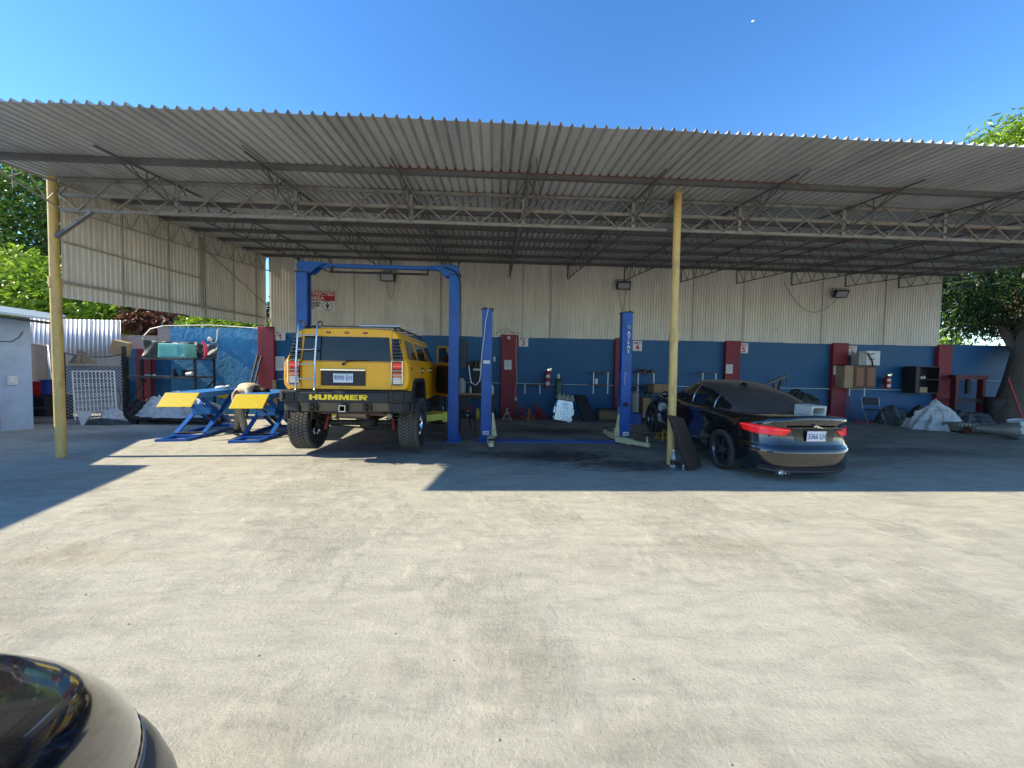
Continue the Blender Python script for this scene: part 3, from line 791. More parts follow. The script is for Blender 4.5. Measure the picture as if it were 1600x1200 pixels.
# ================================================================== yellow 4x4
def make_suv():
    Z0 = .08
    o = thing('yellow_suv', 'boxy yellow off-road SUV seen from behind, raised on the tall blue lift', 'suv', (-2.36, 6.2, Z0))
    st = [(.13, .955, 1.10, 0), (.16, .975, 1.10, .0), (.24, .995, .80, 0), (.6, 1.0, .78, 0), (3.0, 1.0, .78, 0)]
    # cabin section: outline points (x,z) from sill up to roof centre
    def sec(y, k):
        # k 0..1: end tuck (rear face rounded)
        f = 1-.018*k
        zb = 1.11 if y < .28 else .74
        pts = [(0, zb), (.80, zb), (.955, zb+.01), (.99, zb+.07), (1.0, 1.30), (.985, 1.53), (.965, 1.575), (.93, 1.62), (.865, 1.86), (.82, 1.985), (.775, 2.045), (.70, 2.078), (.4, 2.095), (0, 2.10)]
        return [(x*f, z if z < 1.2 else (z-.012*k)) for x, z in pts]
    def tilt(z):                       # the rear face leans forward above the tail lamps
        return max(0, z-1.56)*.10
    ys = [(.125, 1.6), (.14, .8), (.165, .3), (.20, 0), (.275, 0), (.285, 0), (.8, 0), (1.6, 0), (2.4, 0), (2.75, 0)]
    vs = []; M_ = None
    for (y, k) in ys:
        h = sec(y, k); ring = [(x, z) for x, z in h] + [(-x, z) for x, z in h[-2:0:-1]]
        M_ = len(ring)
        for x, z in ring: vs.append((x, y+tilt(z), z))
    # windscreen + bonnet
    def sec2(y, top, wt):
        h = [(0, .74), (.80, .74), (.955, .75), (.99, .81), (1.0, 1.30), (.985, min(1.5, top-.06)), (.965, min(1.54, top-.03)), (.93, min(top, 1.60)), (lerp(.93, wt, .6), lerp(min(top, 1.6), top, .6)), (lerp(.93, wt, .85), lerp(min(top, 1.6), top, .9)), (wt, top-.01), (wt-.06, top), (.4*wt, top+.005), (0, top+.008)]
        return h
    for (y, top, wt) in ((3.22, 1.60, .86), (3.3, 1.56, .84), (4.5, 1.50, .80), (4.68, 1.42, .76)):
        h = sec2(y, top, wt); ring = [(x, z) for x, z in h] + [(-x, z) for x, z in h[-2:0:-1]]
        for x, z in ring: vs.append((x, y, z))
    R = len(ys)+4
    fs = [(i*M_+k, i*M_+(k+1) % M_, (i+1)*M_+(k+1) % M_, (i+1)*M_+k) for i in range(R-1) for k in range(M_)]
    fs += [tuple(range(M_-1, -1, -1)), tuple((R-1)*M_+k for k in range(M_))]
    mb = MB(); mb.add(vs, fs)
    body = mb.build('body', Myel, o)
    WY, WR = .86, .465
    for yy in (WY, WY+3.12):
        c = MB()
        for s in (-1, 1):
            pl = []
            for k in range(13):
                a = pi*k/12; pl.append((yy+.60*cos(a), .72+.53*min(1, sin(a)*1.35)))
            pl += [(yy-.60, .3), (yy+.60, .3)]
            c2 = MB(); c2.prism(pl, 'x', .60*s, 1.2*s)
            cut(body, c2)
    body.data.polygons.foreach_set('use_smooth', [True]*len(body.data.polygons)); body.data.set_sharp_from_angle(angle=radians(28))
    bv = bvh_of(body)
    rear = lambda x0, x1, z0, z1: (lambda u, v: ((lerp(x0, x1, u), -2, lerp(z0, z1, v)), (0, 1, 0)))
    def rearq(a, b, c, d):      # corners bl, br, tr, tl in (x,z)
        return lambda u, v: ((lerp(lerp(a[0], b[0], u), lerp(d[0], c[0], u), v), -2, lerp(lerp(a[1], b[1], u), lerp(d[1], c[1], u), v)), (0, 1, 0))
    def sideq(s, a, b, c, d):   # (y,z)
        return lambda u, v: ((3*s, lerp(lerp(a[0], b[0], u), lerp(d[0], c[0], u), v), lerp(lerp(a[1], b[1], u), lerp(d[1], c[1], u), v)), (-s, 0, 0))
    patch('rear_window', bv, rearq((-.70, 1.56), (.70, 1.56), (.665, 1.95), (-.665, 1.95)), Mglass, o, 16, 8, .006)
    # wheel arch flares and liners
    for s in (-1, 1):
        for yy in (WY, WY+3.12):
            mb = MB(); out = []
            for k in range(-1, 14):
                if k == -1: q = (yy+.60, .60)
                elif k == 13: q = (yy-.60, .60)
                else:
                    a = pi*k/12; q = (yy+.60*cos(a), .72+.53*min(1, sin(a)*1.35))
                out.append(q)
            for (p, q) in zip(out, out[1:]):
                mb.bar((1.0*s, p[0], p[1]), (1.0*s, q[0], q[1]), .075, .06)
            mb.build('wheel_arch', Mblack, o, bevel=.01)
            mb = MB(); mb.prism([(q[0]*.995+yy*.005, min(q[1], 1.235)) for q in out], 'x', .602*s, .622*s)
            for (p, q) in zip(out, out[1:]):
                if p[1] > .75 or q[1] > .75: mb.bar((.80*s, p[0]*.985+yy*.015, p[1]-.012), (.80*s, q[0]*.985+yy*.015, q[1]-.012), .37, .012, up=(0, 1, .01)) if False else mb.add([(.61*s, yy+(p[0]-yy)*.98, p[1]-.012), (.99*s, yy+(p[0]-yy)*.98, p[1]-.012), (.99*s, yy+(q[0]-yy)*.98, q[1]-.012), (.61*s, yy+(q[0]-yy)*.98, q[1]-.012)], [(0, 1, 2, 3)])
            mb.build('arch_liner', Mblack, o)
    # bumper
    mb = MB()
    mb.prism([(0.0, 1.065), (.24, 1.065), (.24, .90), (0.0, .90)], 'x', -.70, .70)
    for s in (-1, 1):
        mb.prism([(.70*s, .005), (.97*s, .03), (1.045*s, .12), (1.05*s, .36), (.70*s, .30)], 'z', .905, 1.085)
        mb.prism([(.70*s, .015), (.90*s, .05), (.99*s, .15), (1.0*s, .36), (.70*s, .30)], 'z', .76, .905)
    mb.prism([(.20, 1.10), (.20, 1.06), (.03, 1.06), (.03, 1.085)], 'x', -.95, .95)
    bu = mb.build('rear_bumper', Mblack, o, bevel=.012)
    for s in (-1, 1):
        mb = MB()
        for (a, b, c, d) in ((.76, .94, .93, .945), (.76, .94, 1.04, 1.055), (.76, .775, .93, 1.055), (.925, .94, .93, 1.055)):
            mb.bb(min(a*s, b*s), max(a*s, b*s), .0, .03, c, d)
        mb.build('step_pocket', Mblackg, bu)
    mb = MB(); mb.prism([(.02, .90), (.24, .90), (.30, .72), (.10, .755)], 'x', -.70, .70)
    mb.build('lower_valance', mat('gloss_grey_trim', (.10, .10, .095), .25, .4, .2, 6, dirt=(.25, .22, .18), dirt_amt=.5), o, bevel=.012)
    block_word('HUMMER', -.525, .128, .014, .945, .082, -.006, .004, Mtexty, bu)
    MB().bb(.30, .345, -.008, -.0045, 1.0, 1.012).build('letter_counter', Mblack, bu)
    for xx in (-.48, .36):
        mb = MB(); mb.bb(xx-.06, xx+.06, .0, .12, .77, .90); ring = [(xx, -.02+.045*cos(2*pi*k/12), .83+.045*sin(2*pi*k/12)) for k in range(12)]
        mb.tube(ring, .012, 6, closed=True); mb.build('tow_hook', Mblackg, bu)
    mb = MB()
    for (a, b, c, d) in ((-.05, .05, .765, .785), (-.05, .05, .845, .865), (-.05, -.03, .785, .845), (.03, .05, .785, .845)): mb.bb(a, b, -.06, .3, c, d)
    mb.build('hitch_receiver', Mdark, o)
    mb = MB(); mb.bb(-.05, .05, -.064, -.060, .765, .775); mb.bb(-.05, .05, -.064, -.060, .855, .865); mb.bb(-.05, -.04, -.064, -.060, .775, .855); mb.bb(.04, .05, -.064, -.060, .775, .855); mb.build('hitch_rim', Mchrome, o)
    # lamps with chrome guards
    for s in (-1, 1):
        xm = .80
        segs = ((1.45, 1.54, Mlamp), (1.385, 1.445, Mlampd), (1.315, 1.38, Mamber), (1.20, 1.31, Mclear))
        lp = None
        base = MB(); base.bb(min(s*.725, s*.885), max(s*.725, s*.885), .105, .16, 1.185, 1.555)
        lp = base.build('tail_lamp', Mblackg, o, bevel=.01)
        for z0, z1, mm in segs:
            b2 = MB(); b2.bb(min(s*.74, s*.87), max(s*.74, s*.87), .088, .11, z0, z1); b2.build('lens', mm, lp, bevel=.006)
        g = MB()
        x0, x1 = s*.72, s*.895
        g.tube([(x0, .07, 1.57), (x1, .075, 1.57), (x1, .075, 1.22), (x1-s*.03, .075, 1.175), (x0, .07, 1.175)], .0085, 6, closed=True)
        for z in (1.49, 1.415, 1.345, 1.27): g.tube([(x0, .07, z), (x1, .075, z)], .006, 6)
        g.build('lamp_guard', Mchrome, lp, smooth=50)
        # louvre panel beside the glass
        a = patch('louvre_panel', bv, rearq((.725*s, 1.575), (.905*s, 1.575), (.835*s, 1.93), (.70*s, 1.93)), Mblackg, o, 6, 6, .006)
        g = MB()
        for k in range(6):
            z = 1.61+k*.055; xx = .89-(z-1.6)*.2
            g.box((s*(xx+.73)/2, .118+tilt(z), z+.015), (xx-.74, .03, .012), (radians(-35), 0, 0))
        if a: g.build('louvre', Mblack, a)
    # body seams
    for s in (-1, 1):
        patch('seam', bv, rear(.707*s-.003, .707*s+.003, 1.12, 2.04), Mblack, o, 1, 12, .0025, .004)
    patch('seam', bv, rear(-.70, .70, 1.545, 1.552), Mblack, o, 12, 1, .0025, .004)
    # recess with plate
    rc = MB(); rc.bb(-.395, .30, .105, .14, 1.165, 1.40); rc = rc.build('plate_recess', Mblack, o, bevel=.006)
    mb = MB(); mb.bb(-.40, .305, .085, .125, 1.405, 1.43); mb.build('chrome_bar', Mchrome, o, bevel=.005)
    pl = MB(); pl.bb(-.195, .115, .085, .095, 1.215, 1.365); pl = pl.build('licence_plate', Mplate, o, bevel=.004)
    text('9090 EH', 'lettering', Mtextblue, pl, facing_cam(-.04, .081, 1.287), .112, .001, .72, .0)
    mb = MB(); mb.bb(-.18, .10, .08, .084, 1.352, 1.358); mb.build('plate_header', Mtextblk, pl)
    patch('badge', bv, rear(-.13, .05, 1.133, 1.143), mat('worn_badge', (.35, .2, .02), .4), o, 4, 1, .004)
    # markers
    for xx in (-.30, -.01, .28):
        mb = MB(); mb.sphere((xx, .13+tilt(2.0), 2.015), (.042, .02, .020), 14, 8); mb.build('marker_lamp', Mlampd, o, smooth=60)
        mb = MB(); mb.sphere((xx, .115+tilt(2.0), 2.02), (.015, .012, .009), 10, 6); mb.build('marker_bulb', Mclear, o, smooth=60)
    # wiper
    mb = MB(); mb.tube([(-.03, .09, 1.515), (.02, .08, 1.55), (.14, .10, 1.575)], .011, 6); mb.tube([(.02, .085, 1.568), (.36, .10, 1.578)], .006, 5); mb.sphere((-.04, .10, 1.51), .024, 10, 8)
    mb.build('rear_wiper', Mblackg, o, smooth=50)
    # ladder
    ld = MB()
    for xx in (-.745, -.455):
        ld.tube([(xx, .0, 1.085), (xx, .03, 1.12), (xx, .03, 1.55), (xx+.012, .06, 1.9), (xx+.02, .08, 2.12), (xx+.03, .12, 2.18), (xx+.03, .20, 2.19), (xx+.03, .26, 2.12)], .0135, 8)
    for z in (1.27, 1.50, 1.73, 1.955):
        yy = .03 if z < 1.6 else .03+(z-1.55)*.09
        ld.tube([(-.745, yy, z+.02), (-.70, yy-.005, z), (-.50, yy-.005, z), (-.455, yy, z+.02)], .0105, 8)
    for xx in (-.745, -.455): ld.bar((xx, .03, 1.70), (xx, .15, 1.70), .012)
    ld.build('rear_ladder', mat('satin_chrome', (.55, .56, .58), .22, 1, .1, 9), o, smooth=50)
    # roof rack
    mb = MB()
    for s in (-1, 1): mb.tube([(s*.72, .3, 2.10), (s*.72, .42, 2.14), (s*.72, 2.4, 2.15), (s*.72, 2.6, 2.10)], .018, 8)
    for y in (.42, 1.0, 1.6, 2.2): mb.bar((-.72, y, 2.14), (.72, y, 2.14), .03, .02)
    mb.build('roof_rack', Mblackg, o, smooth=50)
    mb = MB(); mb.tube([(.1, .44, 2.158), (.78, .44, 2.165)], .02, 8); mb.tube([(.55, 1.3, 2.16), (.93, 1.3, 2.165)], .016, 8); mb.build('roof_bar', Mchrome, o, smooth=50)
    patch('roof_edge_trim', bv, rear(-.70, .70, 2.065, 2.080), Mblackg, o, 10, 1, .01, .015)
    # sides
    for s in (-1, 1):
        for k, (a, b, c, d) in enumerate((((.34, 1.60), (1.02, 1.60), (1.0, 1.91), (.42, 1.93)), ((1.20, 1.60), (1.98, 1.60), (1.96, 1.92), (1.22, 1.92)), ((2.12, 1.60), (2.95, 1.60), (2.62, 1.92), (2.14, 1.92)))):
            patch('side_window', bv, sideq(s, a, b, c, d), Mglass, o, 10, 6, .005)
        for yv in (1.10, 2.05): patch('door_seam', bv, sideq(s, (yv, .80), (yv+.010, .80), (yv+.010, 1.98), (yv, 1.98)), Mblack, o, 1, 14, .002, .004)
        patch('door_seam', bv, sideq(s, (1.1, 1.98), (2.7, 1.98), (2.7, 1.99), (1.1, 1.99)), Mblack, o, 12, 1, .002, .004)
        patch('rocker_panel', bv, sideq(s, (1.5, .75), (3.3, .75), (3.3, .83), (1.5, .83)), Mblack, o, 10, 2, .006, .012)
        for yv in (1.25, 2.16):
            mb = MB(); mb.sphere((s*.998, yv, 1.42), (.018, .065, .06), 14, 10); h = mb.build('door_handle', Mblackg, o, smooth=60)
            mb = MB(); mb.tube([(s*1.005, yv+.062*cos(2*pi*k/20), 1.42+.058*sin(2*pi*k/20)) for k in range(20)], .008, 6, closed=True); mb.bar((s*1.02, yv-.05, 1.42), (s*1.02, yv+.05, 1.42), .02, .014); mb.build('handle_ring', Mchrome, h, smooth=50)
        mb = MB(); mb.sphere((s*.996, .30, 1.45), (.012, .035, .022), 12, 8); mb.build('side_marker', Mlampd, o, smooth=60)
        mb = MB(); mb.tube([(s*1.0, 1.5, .62), (s*1.07, 1.7, .60), (s*1.07, 2.9, .60), (s*1.0, 3.1, .62)], .032, 8); mb.bar((s*.7, 1.9, .66), (s*1.07, 1.9, .60), .03); mb.bar((s*.7, 2.7, .66), (s*1.07, 2.7, .60), .03); mb.build('side_step', Mdark, o, smooth=50)
    # doors at the front standing open
    for s, ang in ((1, 62), (-1, 20)):
        d = MB()
        pr_ = [(0, .85), (.9, .85), (.9, 1.62), (.62, 1.95), (0, 1.98)]
        d.prism([(0, .84), (1.0, .84), (1.02, 1.58), (0, 1.60)], 'x', -.035, .035)
        d.bar((0, .03, 1.6), (0, .03, 1.96), .05); d.bar((0, .0, 1.96), (0, .62, 1.95), .05); d.bar((0, .62, 1.95), (0, 1.0, 1.60), .05)
        if s > 0:
            dr = d.build('open_front_door', Myel, o, bevel=.01); dr.location = (1.02, 3.12, 0); dr.rotation_euler = (0, 0, radians(180+26))
            m2 = MB(); m2.prism([(.08, .9), (.92, .9), (.92, 1.52), (.08, 1.52)], 'x', .036, .055); m2.build('door_card', Mblack, dr)
            m2 = MB(); m2.prism([(.05, 1.62), (.93, 1.62), (.62, 1.93), (.05, 1.93)], 'x', -.004, .004); m2.build('door_glass', Mglass, dr)
            m2 = MB(); m2.box((-.19, .22, 1.62), (.22, .10, .28)); m2.bar((-.03, .22, 1.52), (-.17, .22, 1.58), .04); m2.build('mirror', Mblack, dr, bevel=.02)
    mb = MB(); mb.box((-1.16, 3.05, 1.66), (.20, .10, .26)); mb.bar((-1.0, 3.05, 1.58), (-1.16, 3.05, 1.62), .04); mb.build('mirror', Mblack, o, bevel=.02)
    # wheels
    for s in (-1, 1):
        for yy in (WY, WY+3.12):
            wheel(o, s*.915, yy, .465, .452, .32, .235, s, 'chrome', 'block', .3)
    # underbody
    mb = MB(); mb.sphere((.12, WY, .50), (.17, .20, .17), 18, 12); mb.cyl((-.76, WY, .47), (.76, WY, .47), .05); mb.cyl((.12, WY+.15, .5), (.05, WY+1.6, .62), .045)
    for s in (-1, 1): mb.cyl((s*.70, WY, .47), (s*.76, WY, .47), .13)
    mb.build('rear_axle', Mdark, o, smooth=45)
    mb = MB()
    for s in (-1, 1):
        mb.bb(s*.50-.045, s*.50+.045, .25, 4.5, .72, .84)
        mb.tube([(s*.55, .35, .74), (s*.62, .55, .62), (s*.62, WY, .56), (s*.60, 1.9, .66)], .022, 8)
    for y in (.32, 1.5, 2.4, 3.3): mb.bb(-.5, .5, y-.05, y+.05, .70, .80)
    mb.build('chassis', Mdark, o, smooth=40)
    mb = MB(); mb.bb(-.82, .82, .3, 4.4, .80, .86); mb.build('floor_pan', Mblack, o)
    mb = MB(); mb.cyl((-.38, .75, .66), (.20, .62, .66), .10, n=20); mb.tube([(.2, .62, .66), (.5, .5, .66), (.66, .30, .68)], .03, 10); mb.cyl((.66, .30, .68), (.68, .12, .68), .04)
    mb.build('exhaust', mat('worn_exhaust_steel', (.22, .19, .17), .45, .6, .3, 7, dirt=(.2, .09, .04), dirt_amt=.6), o, smooth=45)
    mb = MB(); mb.bb(-.30, .32, .95, 1.7, .52, .72); mb.build('fuel_tank', Mblack, o, bevel=.04)
    for s in (-1, 1):
        mb = MB(); mb.cyl((s*.60, WY-.12, .36), (s*.54, WY+.02, .86), .032); mb.build('shock_absorber', mat('red_damper', (.20, .02, .018), .45, 0, .2, 9), o, smooth=40)
        mb = MB(); path = [(s*.47+.055*cos(k*.8), WY+.055*sin(k*.8), .52+k*.0062) for k in range(46)]; mb.tube(path, .010, 6); mb.build('coil_spring', Mdark, o, smooth=60)
    mb = MB(); mb.bar((-.45, .30, .70), (.45, .34, .70), .03); mb.tube([(-.30, .5, .70), (-.26, .45, .58), (-.2, .52, .52), (-.05, .62, .50), (.3, .62, .54)], .014, 6); mb.tube([(.5, .7, .42), (.0, .74, .40), (-.5, .72, .44)], .016, 6)
    mb.build('anti_roll_bar', Mdark, o, smooth=50)
    mb = MB(); mb.bb(-.44, -.36, .62, .72, .60, .72); mb.build('leveling_valve', Mlime, o, bevel=.01)
    return o
suv = make_suv()

# ================================================================== saloon cars (black one in the bay, dark one beside the camera)
def supell(t, n):
    c, s = cos(t), sin(t)
    return (abs(c)**(2/n))*(1 if c >= 0 else -1), (abs(s)**(2/n))*(1 if s >= 0 else -1)

def make_sedan(name, label, cat, loc, rot, plate=None, groundless=False):
    o = thing(name, label, cat, loc, rot=rot)
    L = 4.67; YR, YF = 1.0, 3.835
    zdeck = lambda y: interp(y, [0, .06, .35, .9, 1.5, 2.5, 3.4, 3.6, 4.1, 4.5, 4.67], [1.035, 1.035, 1.01, .985, .965, .945, .955, .945, .87, .76, .66])
    lv = [(.17, .14, .84), (.20, .07, .89), (.25, .025, .915), (.33, .004, .925), (.44, .0, .925), (.50, .0, .922), (.56, .012, .918), (.595, .045, .91), (.62, .06, .905), (.74, .085, .905), (.84, .095, .905), (.90, .075, .90), (.94, .055, .893), (.975, .05, .875), (1.0, .055, .845)]
    if groundless: lv = lv[:9]+[(.74, .085, .915), (.84, .095, .915), (.90, .075, .912), (.94, .055, .908), (.975, .05, .900), (1.0, .055, .885)]
    # z level expressed for a 1.035 high deck at the rear
    N = 120
    def ring(z, yr, hw):
        f = (z-.17)/(1.035-.17) if z < 1.0 else (1.035-.17)/(1.035-.17)
        f = min(1, (z-.17)/(1.0-.17))
        yf = L-.02-.10*abs(f-.35)-.10*max(0, (f-.6)/.4)**2
        out = []
        for k in range(N):
            t = -pi/2+2*pi*k/N
            nn = 5.4 if sin(t) < 0 else 4.4
            cx, cy = supell(t, nn)
            yc = (yr+yf)/2; y = yc+cy*(yf-yc)
            # bow of the rear fascia
            x = hw*cx
            y += .11*(abs(x)/.92)**2.2*(1 if cy < -.6 else 0)*min(1, max(0, (-cy-.6)/.4))
            # waist: body side tucks at the nose and tail
            x *= 1-.05*max(0, (abs(y-2.3)-1.6))**1.2
            # side scallop
            zt = zdeck(min(max(y, 0), L)); zz = .17+f*(zt-.17)
            if .12 < f < .85: x *= 1-.018*math.sin(pi*(f-.12)/.73)*(1 if 1.4 < y < 3.3 else .3)
            # haunch over the rear wheels
            if y < 1.3: x *= 1-.09*max(0, min(1, (f-.72)/.28))*min(1, (1.3-y)/1.1)
            x *= 1+.012*math.exp(-((y-1.0)/.5)**2)*math.exp(-((f-.7)/.25)**2)
            out.append((x, y, zz))
        return out
    rings = [ring(*q) for q in lv]
    top = rings[-1]
    for sN, dz in ((.97, .012), (.9, .022), (.75, .036), (.5, .048), (.25, .054), (.02, .056)):
        rr = []
        for (x, y, z) in top:
            yc = min(max(y, .10), L-.22)
            y2 = lerp(yc, y, sN if sN > .9 else max(0, sN)); zz = zdeck(min(max(y2, 0), L))
            rr.append((x*sN, y2, zz+dz*(1 if y < 3.4 else .8)))
        rings.append(rr)
    bot = [(x*.6, y, .16) for x, y, z in rings[0]]
    allr = [bot]+rings; vs = [p for r in allr for p in r]
    fs = [(i*N+k, i*N+(k+1) % N, (i+1)*N+(k+1) % N, (i+1)*N+k) for i in range(len(allr)-1) for k in range(N)]
    fs += [tuple(range(N-1, -1, -1)), tuple((len(allr)-1)*N+k for k in range(N))]
    mb = MB(); mb.add(vs, fs); body = mb.build('body', Mcarblk, o)
    for yy in (YR, YF):
        for s in (-1, 1):
            pl = [(yy+.375*cos(2*pi*k/40), .335+.375*sin(2*pi*k/40)) for k in range(40)]
            c = MB(); c.prism(pl, 'x', .60*s, 1.1*s); cut(body, c)
    body.data.polygons.foreach_set('use_smooth', [True]*len(body.data.polygons)); body.data.set_sharp_from_angle(angle=radians(32))
    bv = bvh_of(body)
    # greenhouse
    gl = [(.93, .34, 3.62, .83), (1.0, .42, 3.52, .825), (1.08, .62, 3.28, .81), (1.17, .90, 3.05, .785), (1.26, 1.22, 2.84, .735), (1.33, 1.60, 2.70, .645), (1.38, 1.86, 2.60, .575), (1.408, 2.06, 2.52, .47), (1.422, 2.18, 2.44, .30), (1.428, 2.26, 2.38, .04)]
    n2 = 120; rr = []
    for (z, yr, yf, hw) in gl:
        row = []
        for k in range(n2):
            t = -pi/2+2*pi*k/n2; nn = 4.2
            cx, cy = supell(t, nn); yc = (yr+yf)/2; y = yc+cy*(yf-yc); x = hw*cx
            y += .14*(x/.8)**2*(1 if cy < 0 else -1)*abs(cy)
            taper = 1-.02*max(0, (1.3-y))**1.3 if y < 1.3 else 1
            row.append((x*taper, y, z))
        rr.append(row)
    mb = MB(); vs = [p for r in rr for p in r]
    mb.add(vs, [(i*n2+k, i*n2+(k+1) % n2, (i+1)*n2+(k+1) % n2, (i+1)*n2+k) for i in range(len(rr)-1) for k in range(n2)] + [tuple(range(n2-1, -1, -1)), tuple((len(rr)-1)*n2+k for k in range(n2))])
    gh = mb.build('cabin', Mdust if not groundless else Mcarblk, o); 
    sb = gh.modifiers.new('s', 'SUBSURF'); sb.levels = 1; sb.render_levels = 1
    bake(gh); gh.data.polygons.foreach_set('use_smooth', [True]*len(gh.data.polygons))
    gv = bvh_of(gh)
    # rear window, projected from behind-above
    d = Vector((0, .55, -1)).normalized()
    def rw(u, v):
        a = lerp(-1, 1, u); hw = lerp(.66, .52, v)
        y = lerp(.52, 1.62, v)
        y += .09*a*a
        P = Vector((a*hw, y, interp(y, [.42, .66, .97, 1.3, 1.6, 1.86], [1.0, 1.08, 1.17, 1.26, 1.33, 1.38])))
        return (P-d*2, d)
    patch('rear_window', gv, rw, Mglass, o, 24, 18, .006)
    d2 = Vector((0, -.6, -1)).normalized()
    def ws(u, v):
        a = lerp(-1, 1, u); hw = lerp(.72, .54, v); y = lerp(3.40, 2.72, v)-.1*a*a
        P = Vector((a*hw, y, interp(y, [2.7, 2.84, 3.05, 3.28, 3.52], [1.33, 1.26, 1.17, 1.08, 1.0])))
        return (P-d2*2, d2)
    patch('windscreen', gv, ws, Mglass, o, 24, 14, .004)
    for s in (-1, 1):
        def sw(y0, y1):
            def f(u, v):
                y = lerp(y0, y1, u); zt = interp(y, [.9, 1.15, 1.4, 1.8, 2.3, 2.6, 2.85, 3.15], [1.03, 1.13, 1.215, 1.30, 1.325, 1.30, 1.22, 1.05]); zb = 1.0+.02*(y < 1.3)
                return ((3*s, y, lerp(zb, zt, v)), (-s, 0, 0))
            return f
        for (a, b) in ((1.02, 1.38), (1.42, 2.10), (2.16, 3.02)): patch('side_window', gv, sw(a, b), Mglass, o, 14, 8, .004)
        g = MB()
        pth = []
        for k in range(25):
            y = lerp(.98, 3.08, k/24); z = interp(y, [.9, 1.15, 1.4, 1.8, 2.3, 2.6, 2.85, 3.15], [1.03, 1.13, 1.215, 1.30, 1.325, 1.30, 1.22, 1.05])+.012
            h, n_, _, _ = gv.ray_cast(Vector((3*s, y, z)), Vector((-s, 0, 0)))
            if h: pth.append(h+n_*.004)
        g.tube(pth, .007, 5)
        for yy in (1.40, 2.13):
            pth = []
            for k in range(7):
                z = lerp(1.0, interp(yy, [1.4, 1.8, 2.3], [1.21, 1.30, 1.32]), k/6); h, n_, _, _ = gv.ray_cast(Vector((3*s, yy, z)), Vector((-s, 0, 0)))
                if h: pth.append(h+n_*.006)
            if yy < 2: g.tube(pth, .006, 5)
            else: g.tube(pth, .009, 5)
        g.build('window_trim', Mchrome if not groundless else Mblackg, o, smooth=60)
        mb = MB(); mb.sphere((s*1.0, 2.98, 1.03), (.10, .06, .075), 16, 10); mb.bar((s*.86, 2.98, .98), (s*.97, 2.98, 1.0), .05, .03); mb.build('mirror', Mcarblk, o, smooth=50)
        sd_ = lambda a, b, c, dd: (lambda u, v: ((3*s, lerp(lerp(a[0], b[0], u), lerp(dd[0], c[0], u), v), lerp(lerp(a[1], b[1], u), lerp(dd[1], c[1], u), v)), (-s, 0, 0)))
        for (a, b) in (((1.42, .30), (1.34, .93)), ((2.12, .28), (2.12, .92)), ((3.05, .28), (3.10, .92))):
            patch('door_seam', bv, sd_(a, (a[0]+.007, a[1]), (b[0]+.007, b[1]), b), Mblack, o, 1, 12, .0012, .003)
        patch('crease', bv, sd_((.9, .80), (3.2, .80), (3.2, .805), (.9, .805)), Mblackg, o, 20, 1, .006, .012)
        for yy in (1.62, 2.42):
            mb = MB(); mb.tube([(s*.895, yy-.10, .83), (s*.925, yy-.08, .832), (s*.925, yy+.08, .832), (s*.895, yy+.10, .83)], .013, 6); mb.sphere((s*.93, yy+.08, .832), (.006, .014, .012), 8, 6, 0); mb.build('door_handle', Mcarblk, o, smooth=50)
    # lamps by rays from around the tail
    def radial(t0, t1, za, zb):
        cx, cy = 0, 1.2
        def f(u, v):
            a = lerp(t0, t1, u); dv = Vector((sin(a), -cos(a), 0)); z = lerp(za(u), zb(u), v)
            return (Vector((cx, cy, z))+dv*3, -dv)
        return f
    for s in (-1, 1):
        lo = lambda u: interp(u, [0, .12, .6, .9, 1], [.85, .765, .755, .775, .865]); hi = lambda u: interp(u, [0, .3, .75, 1], [.885, .903, .905, .878])
        lp = patch('tail_lamp', bv, radial(radians(18)*s, radians(58)*s, lo, hi), Mlampd, o, 40, 6, .012, .03)
        if lp:
            lo2 = lambda u: interp(u, [0, .12, .6, .9, 1], [.857, .778, .768, .786, .866]); hi2 = lambda u: interp(u, [0, .3, .75, 1], [.875, .892, .894, .872])
            patch('lens', bv, radial(radians(19)*s, radians(55)*s, lo2, hi2), Mlamp, lp, 40, 6, .0155, .01)
            patch('light_guide', bv, radial(radians(20)*s, radians(55)*s, lambda u: .848+.015*u, lambda u: .855+.017*u), mat('bright_lamp_red', (.9, .12, .14), .15, coat=1, emit=(1, .1, .1, .15)), lp, 30, 1, .018, .006)
    rearp = lambda a, b, c, dd: (lambda u, v: ((lerp(lerp(a[0], b[0], u), lerp(dd[0], c[0], u), v), -2, lerp(lerp(a[1], b[1], u), lerp(dd[1], c[1], u), v)), (0, 1, 0)))
    # boot lid seam, plate recess
    for s in (-1, 1):
        patch('boot_seam', bv, rearp((.50*s, .63), (.507*s, .63), (.60*s, .96), (.593*s, .96)), Mblack, o, 1, 12, .0015, .003)
    patch('boot_seam', bv, rearp((-.50, .628), (.50, .628), (.50, .640), (-.50, .640)), Mblack, o, 20, 1, .0015, .003)
    patch('bumper_gap', bv, rearp((-.86, .585), (.86, .585), (.86, .592), (-.86, .592)), Mblack, o, 30, 1, .0015, .003)
    patch('plate_recess', bv, rearp((-.30, .685), (.30, .685), (.36, .86), (-.36, .86)), Mblackg, o, 16, 6, .004, .01)
    mb = MB(); mb.tube([(-.42, .055, .875), (-.2, .035, .878), (.2, .035, .878), (.42, .055, .875)], .012, 8); mb.build('boot_handle_bar', Mblackg, o, smooth=50)
    patch('rear_diffuser', bv, rearp((-.70, .205), (.70, .205), (.78, .31), (-.78, .31)), Mblack, o, 24, 5, .006, .015)
    patch('diffuser_trim', bv, rearp((-.74, .235), (.74, .235), (.74, .262), (-.74, .262)), mat('satin_grey_trim', (.16, .17, .19), .3, .6), o, 24, 2, .010, .015)
    mb = MB()
    for xx in (-.52, -.42):
        mb.lathe([(.028, .0), (.037, -.035), (.040, -.035), (.040, .06)], 20, 0, (xx, .085, .225), 'y')
